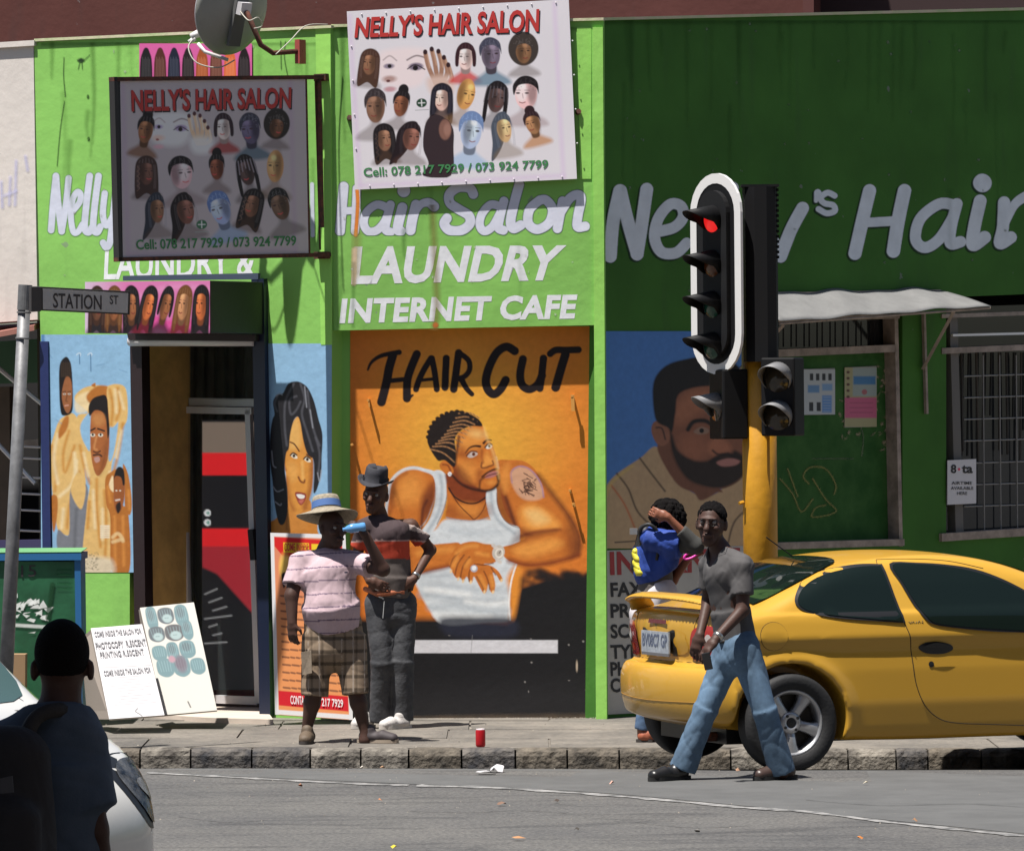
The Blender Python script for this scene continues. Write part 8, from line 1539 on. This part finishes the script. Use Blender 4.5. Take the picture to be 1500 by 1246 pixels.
fn, n_ = leaning(pst, (396, 780), (506, 783), (517, 1054), (403, 1046), 36.15, 35.95, c, m_bd, .03); ft = lambda X, Y: fn(X, Y) + n_ * .009
text('COME INSIDE', R4(21, 15, 59, 27), ft, mat('poster_red', (.5, .03, .02), .5), pst, 'lettering', .02); text('CONTACT', R4(24, 242, 52, 255), ft, mat('poster_white', (.75, .7, .7), .5), pst, 'lettering', .02); text('078 217 7929', R4(56, 243, 104, 255), ft, mat('poster_white', (.75, .7, .7), .5), pst, 'lettering', .02)
# ------------------------------------------------------------------ small things on the ground
cp_ = ground_at(704, 1094); can = empty('drink_can', cp_, 'red soda can standing alone on the edge of the pavement', 'can')
MB().lathe(cp_, UP, [(.001, .001), (.024, .002), (.031, .010), (.0325, .02), (.0325, .105), (.028, .118), (.0265, .121), (.024, .118), (.001, .117)], 24).obj('tin', mat('red_tin', (.48, .012, .02), .3, .3), can, True); MB().lathe(cp_, UP, [(.029, .116), (.0285, .122), (.0265, .1225), (.025, .117)], 24).obj('rim', m_alu, can, True)
def litter(px, py, w, col_, lab, name='litter', cat='litter', n=7, sd=0, h=.012, flat=.5):
    p = ground_at(px, py); r_ = random.Random(sd); mb = MB(); ring = [p + V(w * (.6 + .4 * r_.random()) * math.cos(6.28 * i / n), w * flat * (.6 + .4 * r_.random()) * math.sin(6.28 * i / n) * 2, h * r_.random() + .004) for i in range(n)]
    mb.add([p + V(0, 0, h * 1.3)] + ring, [(0, i + 1, (i + 1) % n + 1) for i in range(n)]); o = mb.obj(name, mat('litter_%s' % '_'.join('%d' % (100 * c_) for c_ in col_), col_, .8), None); setp(o, lab, cat, 'litter and leaves on the street'); return o
litter(712, 1134, .08, (.42, .41, .42), 'crumpled white paper lying in the gutter below the red can', 'paper_scrap', 'paper', 11, 3, .02, .3); litter(728, 1131, .05, (.62, .60, .62), 'small white paper curl beside the crumpled gutter paper', 'paper_scrap', 'paper', 9, 5, .04)
for i, (x, y, lab) in enumerate(((560, 1127, 'dry tan leaf against the kerb under the sneaker of the man in straw hat'), (530, 1127, 'pale scrap against the kerb at left of the leaf'), (556, 1175, 'orange leaf on the road below the kerb leaf'), (440, 1153, 'brown leaf on the worn road line at left'), (735, 1180, 'dark twig with leaves on the road below the white paper'), (815, 1176, 'brown twig on the road right of the twig with leaves'), (760, 1231, 'orange leaf cluster low on the road near the centre'), (896, 1149, 'pink leaf on the road left of the walking man'), (1081, 1130, 'curled dry leaf beside the rear wheel of the yellow car'), (1340, 1204, 'tan leaf on the road below the yellow car sill'), (1260, 1231, 'orange leaf near the bottom edge right of centre'), (1268, 1150, 'small pale leaf on the road under the car door'), (577, 1244, 'bright yellow leaf at the bottom edge of the road'), (845, 1218, 'dark thin twig low on the road'), (1022, 1221, 'grey twig on the road under the walking man'))):
    c_ = [(.38, .22, .12), (.5, .46, .4), (.42, .16, .06), (.30, .13, .07), (.16, .09, .06), (.08, .06, .05), (.36, .18, .08), (.5, .3, .24), (.36, .2, .12), (.40, .22, .12), (.5, .18, .04), (.45, .4, .3), (.6, .5, .04), (.07, .06, .05), (.15, .14, .13)][i]
    litter(x, y, .02 if i not in (4, 6) else .04, c_, lab, 'leaf', 'leaf' if 'twig' not in lab and 'scrap' not in lab else 'twig' if 'twig' in lab else 'scrap', 6, i, .02, .3)
# unseen roof added above the view to shade the man with the rucksack
vr = empty('shade_roof', (-1.6, 15.2, .2), 'unseen corrugated roof added to shade the foreground man', 'shade_roof'); v = []; f = []
for i in range(61):
    x = -6 + i * .085; z = 4.02 + .02 * math.cos(i * math.pi); v += [(x, 12.6, z), (x, 16.7, z + .15)]
f = [(2 * i, 2 * i + 2, 2 * i + 3, 2 * i + 1) for i in range(60)]; mesh('shade_roof_sheet', v, f, m_sheet, vr)
for x in (-5.8, -3.6): MB().tube([(x, 16.4, .1), (x, 16.4, 4.0)], .04, 10).obj('post', m_grey, vr); MB().tube([(x, 12.7, .1), (x, 12.7, 4.0)], .04, 10).obj('post', m_grey, vr)  # posts of the added unseen shade roof

# grit and dust gathered in the gutter, on the kerb and along the foot of the walls
rg = random.Random(21); mb = MB()
for i in range(1500):
    if i < 800: x = rg.uniform(-5, 5); y = kerb_y(x) - abs(rg.gauss(0, .10)) - .005; z = road_z(x, y)
    elif i < 1050: x = rg.uniform(-5, 5); y = kerb_y(x) + rg.uniform(.16, 2.4); z = walk_z(x, y)
    elif i < 1300: x = rg.uniform(-1.25, .6); y = C1[1] + dC[1] * (x - C1[0]) - abs(rg.gauss(0, .05)) + .08; z = walk_z(x, y)
    else: x = rg.uniform(-4, 4); y = kerb_y(x) - rg.uniform(.1, 7); z = road_z(x, y)
    r_ = rg.uniform(.003, .010) * (1 if i < 1300 else .8); a0 = rg.uniform(0, 6.3); ring = [(x + r_ * (.6 + .4 * rg.random()) * math.cos(a0 + k_ * 1.257), y + r_ * (.6 + .4 * rg.random()) * math.sin(a0 + k_ * 1.257), z) for k_ in range(5)]
    mb.add([(x, y, z + r_ * .9)] + ring, [(0, k_ + 1, (k_ + 1) % 5 + 1) for k_ in range(5)])
mb.obj('grit', mat('grit', (.10, .085, .07), .95, col2=(.34, .30, .25), vscale=3, det=1), None, kind='stuff')
m_dust = amat('dust', .95, alpha=True, spec=.05)
c = Canvas(470, 1030, 880, 1066, .6, None, .85); c.stroke([(480, 1062), (600, 1061), (720, 1058), (880, 1056)], 16, (150, 128, 104), 14, .55, False); c.a *= .3 + .9 * fbm(c.X, c.Y, 26, 3); c.grain(.15)
c.build('wall_dust', wallmap(PC, -0.112 + .006), m_dust, wall2)
# rain streaks and grime on the fascias
for pl, par, x0, x1, y0, y1, col_, n_, off in ((PC, wall2, 486, 866, 40, 480, (52, 96, 38), 26, .0026), (PL, wall1, 60, 480, 62, 480, (86, 130, 56), 22, .0026), (PR, wall3, 884, 1500, 30, 440, (20, 38, 16), 34, .0026)):
    c = Canvas(x0, y0, x1, y1, .6, None, GC if pl is PC else GL_ if pl is PL else GR); r_ = random.Random(x0)
    for i in range(n_):
        x = r_.uniform(x0 + 6, x1 - 6); ya = r_.choice([y0 + 2, y0 + 2, r_.uniform(y0, y1 - 80)]); L = r_.uniform(25, 170); c.stroke([(x, ya), (x + r_.uniform(-2, 3), ya + L * .5), (x + r_.uniform(-3, 4), min(ya + L, y1 - 2))], (r_.uniform(3, 8), 1), col_, 6, r_.uniform(.12, .38) * (.55 if pl is PR else 1))
    for i in range(n_): c.ell(r_.uniform(x0 + 10, x1 - 10), r_.uniform(y0 + 5, y1 - 5), r_.uniform(.8, 2.2), r_.uniform(.8, 2.6), (206, 206, 196) if pl is not PR else (70, 76, 66), 0, .9, .5)
    c.stroke([(x0, y0 + 3), (x1, y0 + 1)], 5, col_, 6, .35, False)
    c.build('rain_streaks', wallmap(pl, off), m_dust, par)
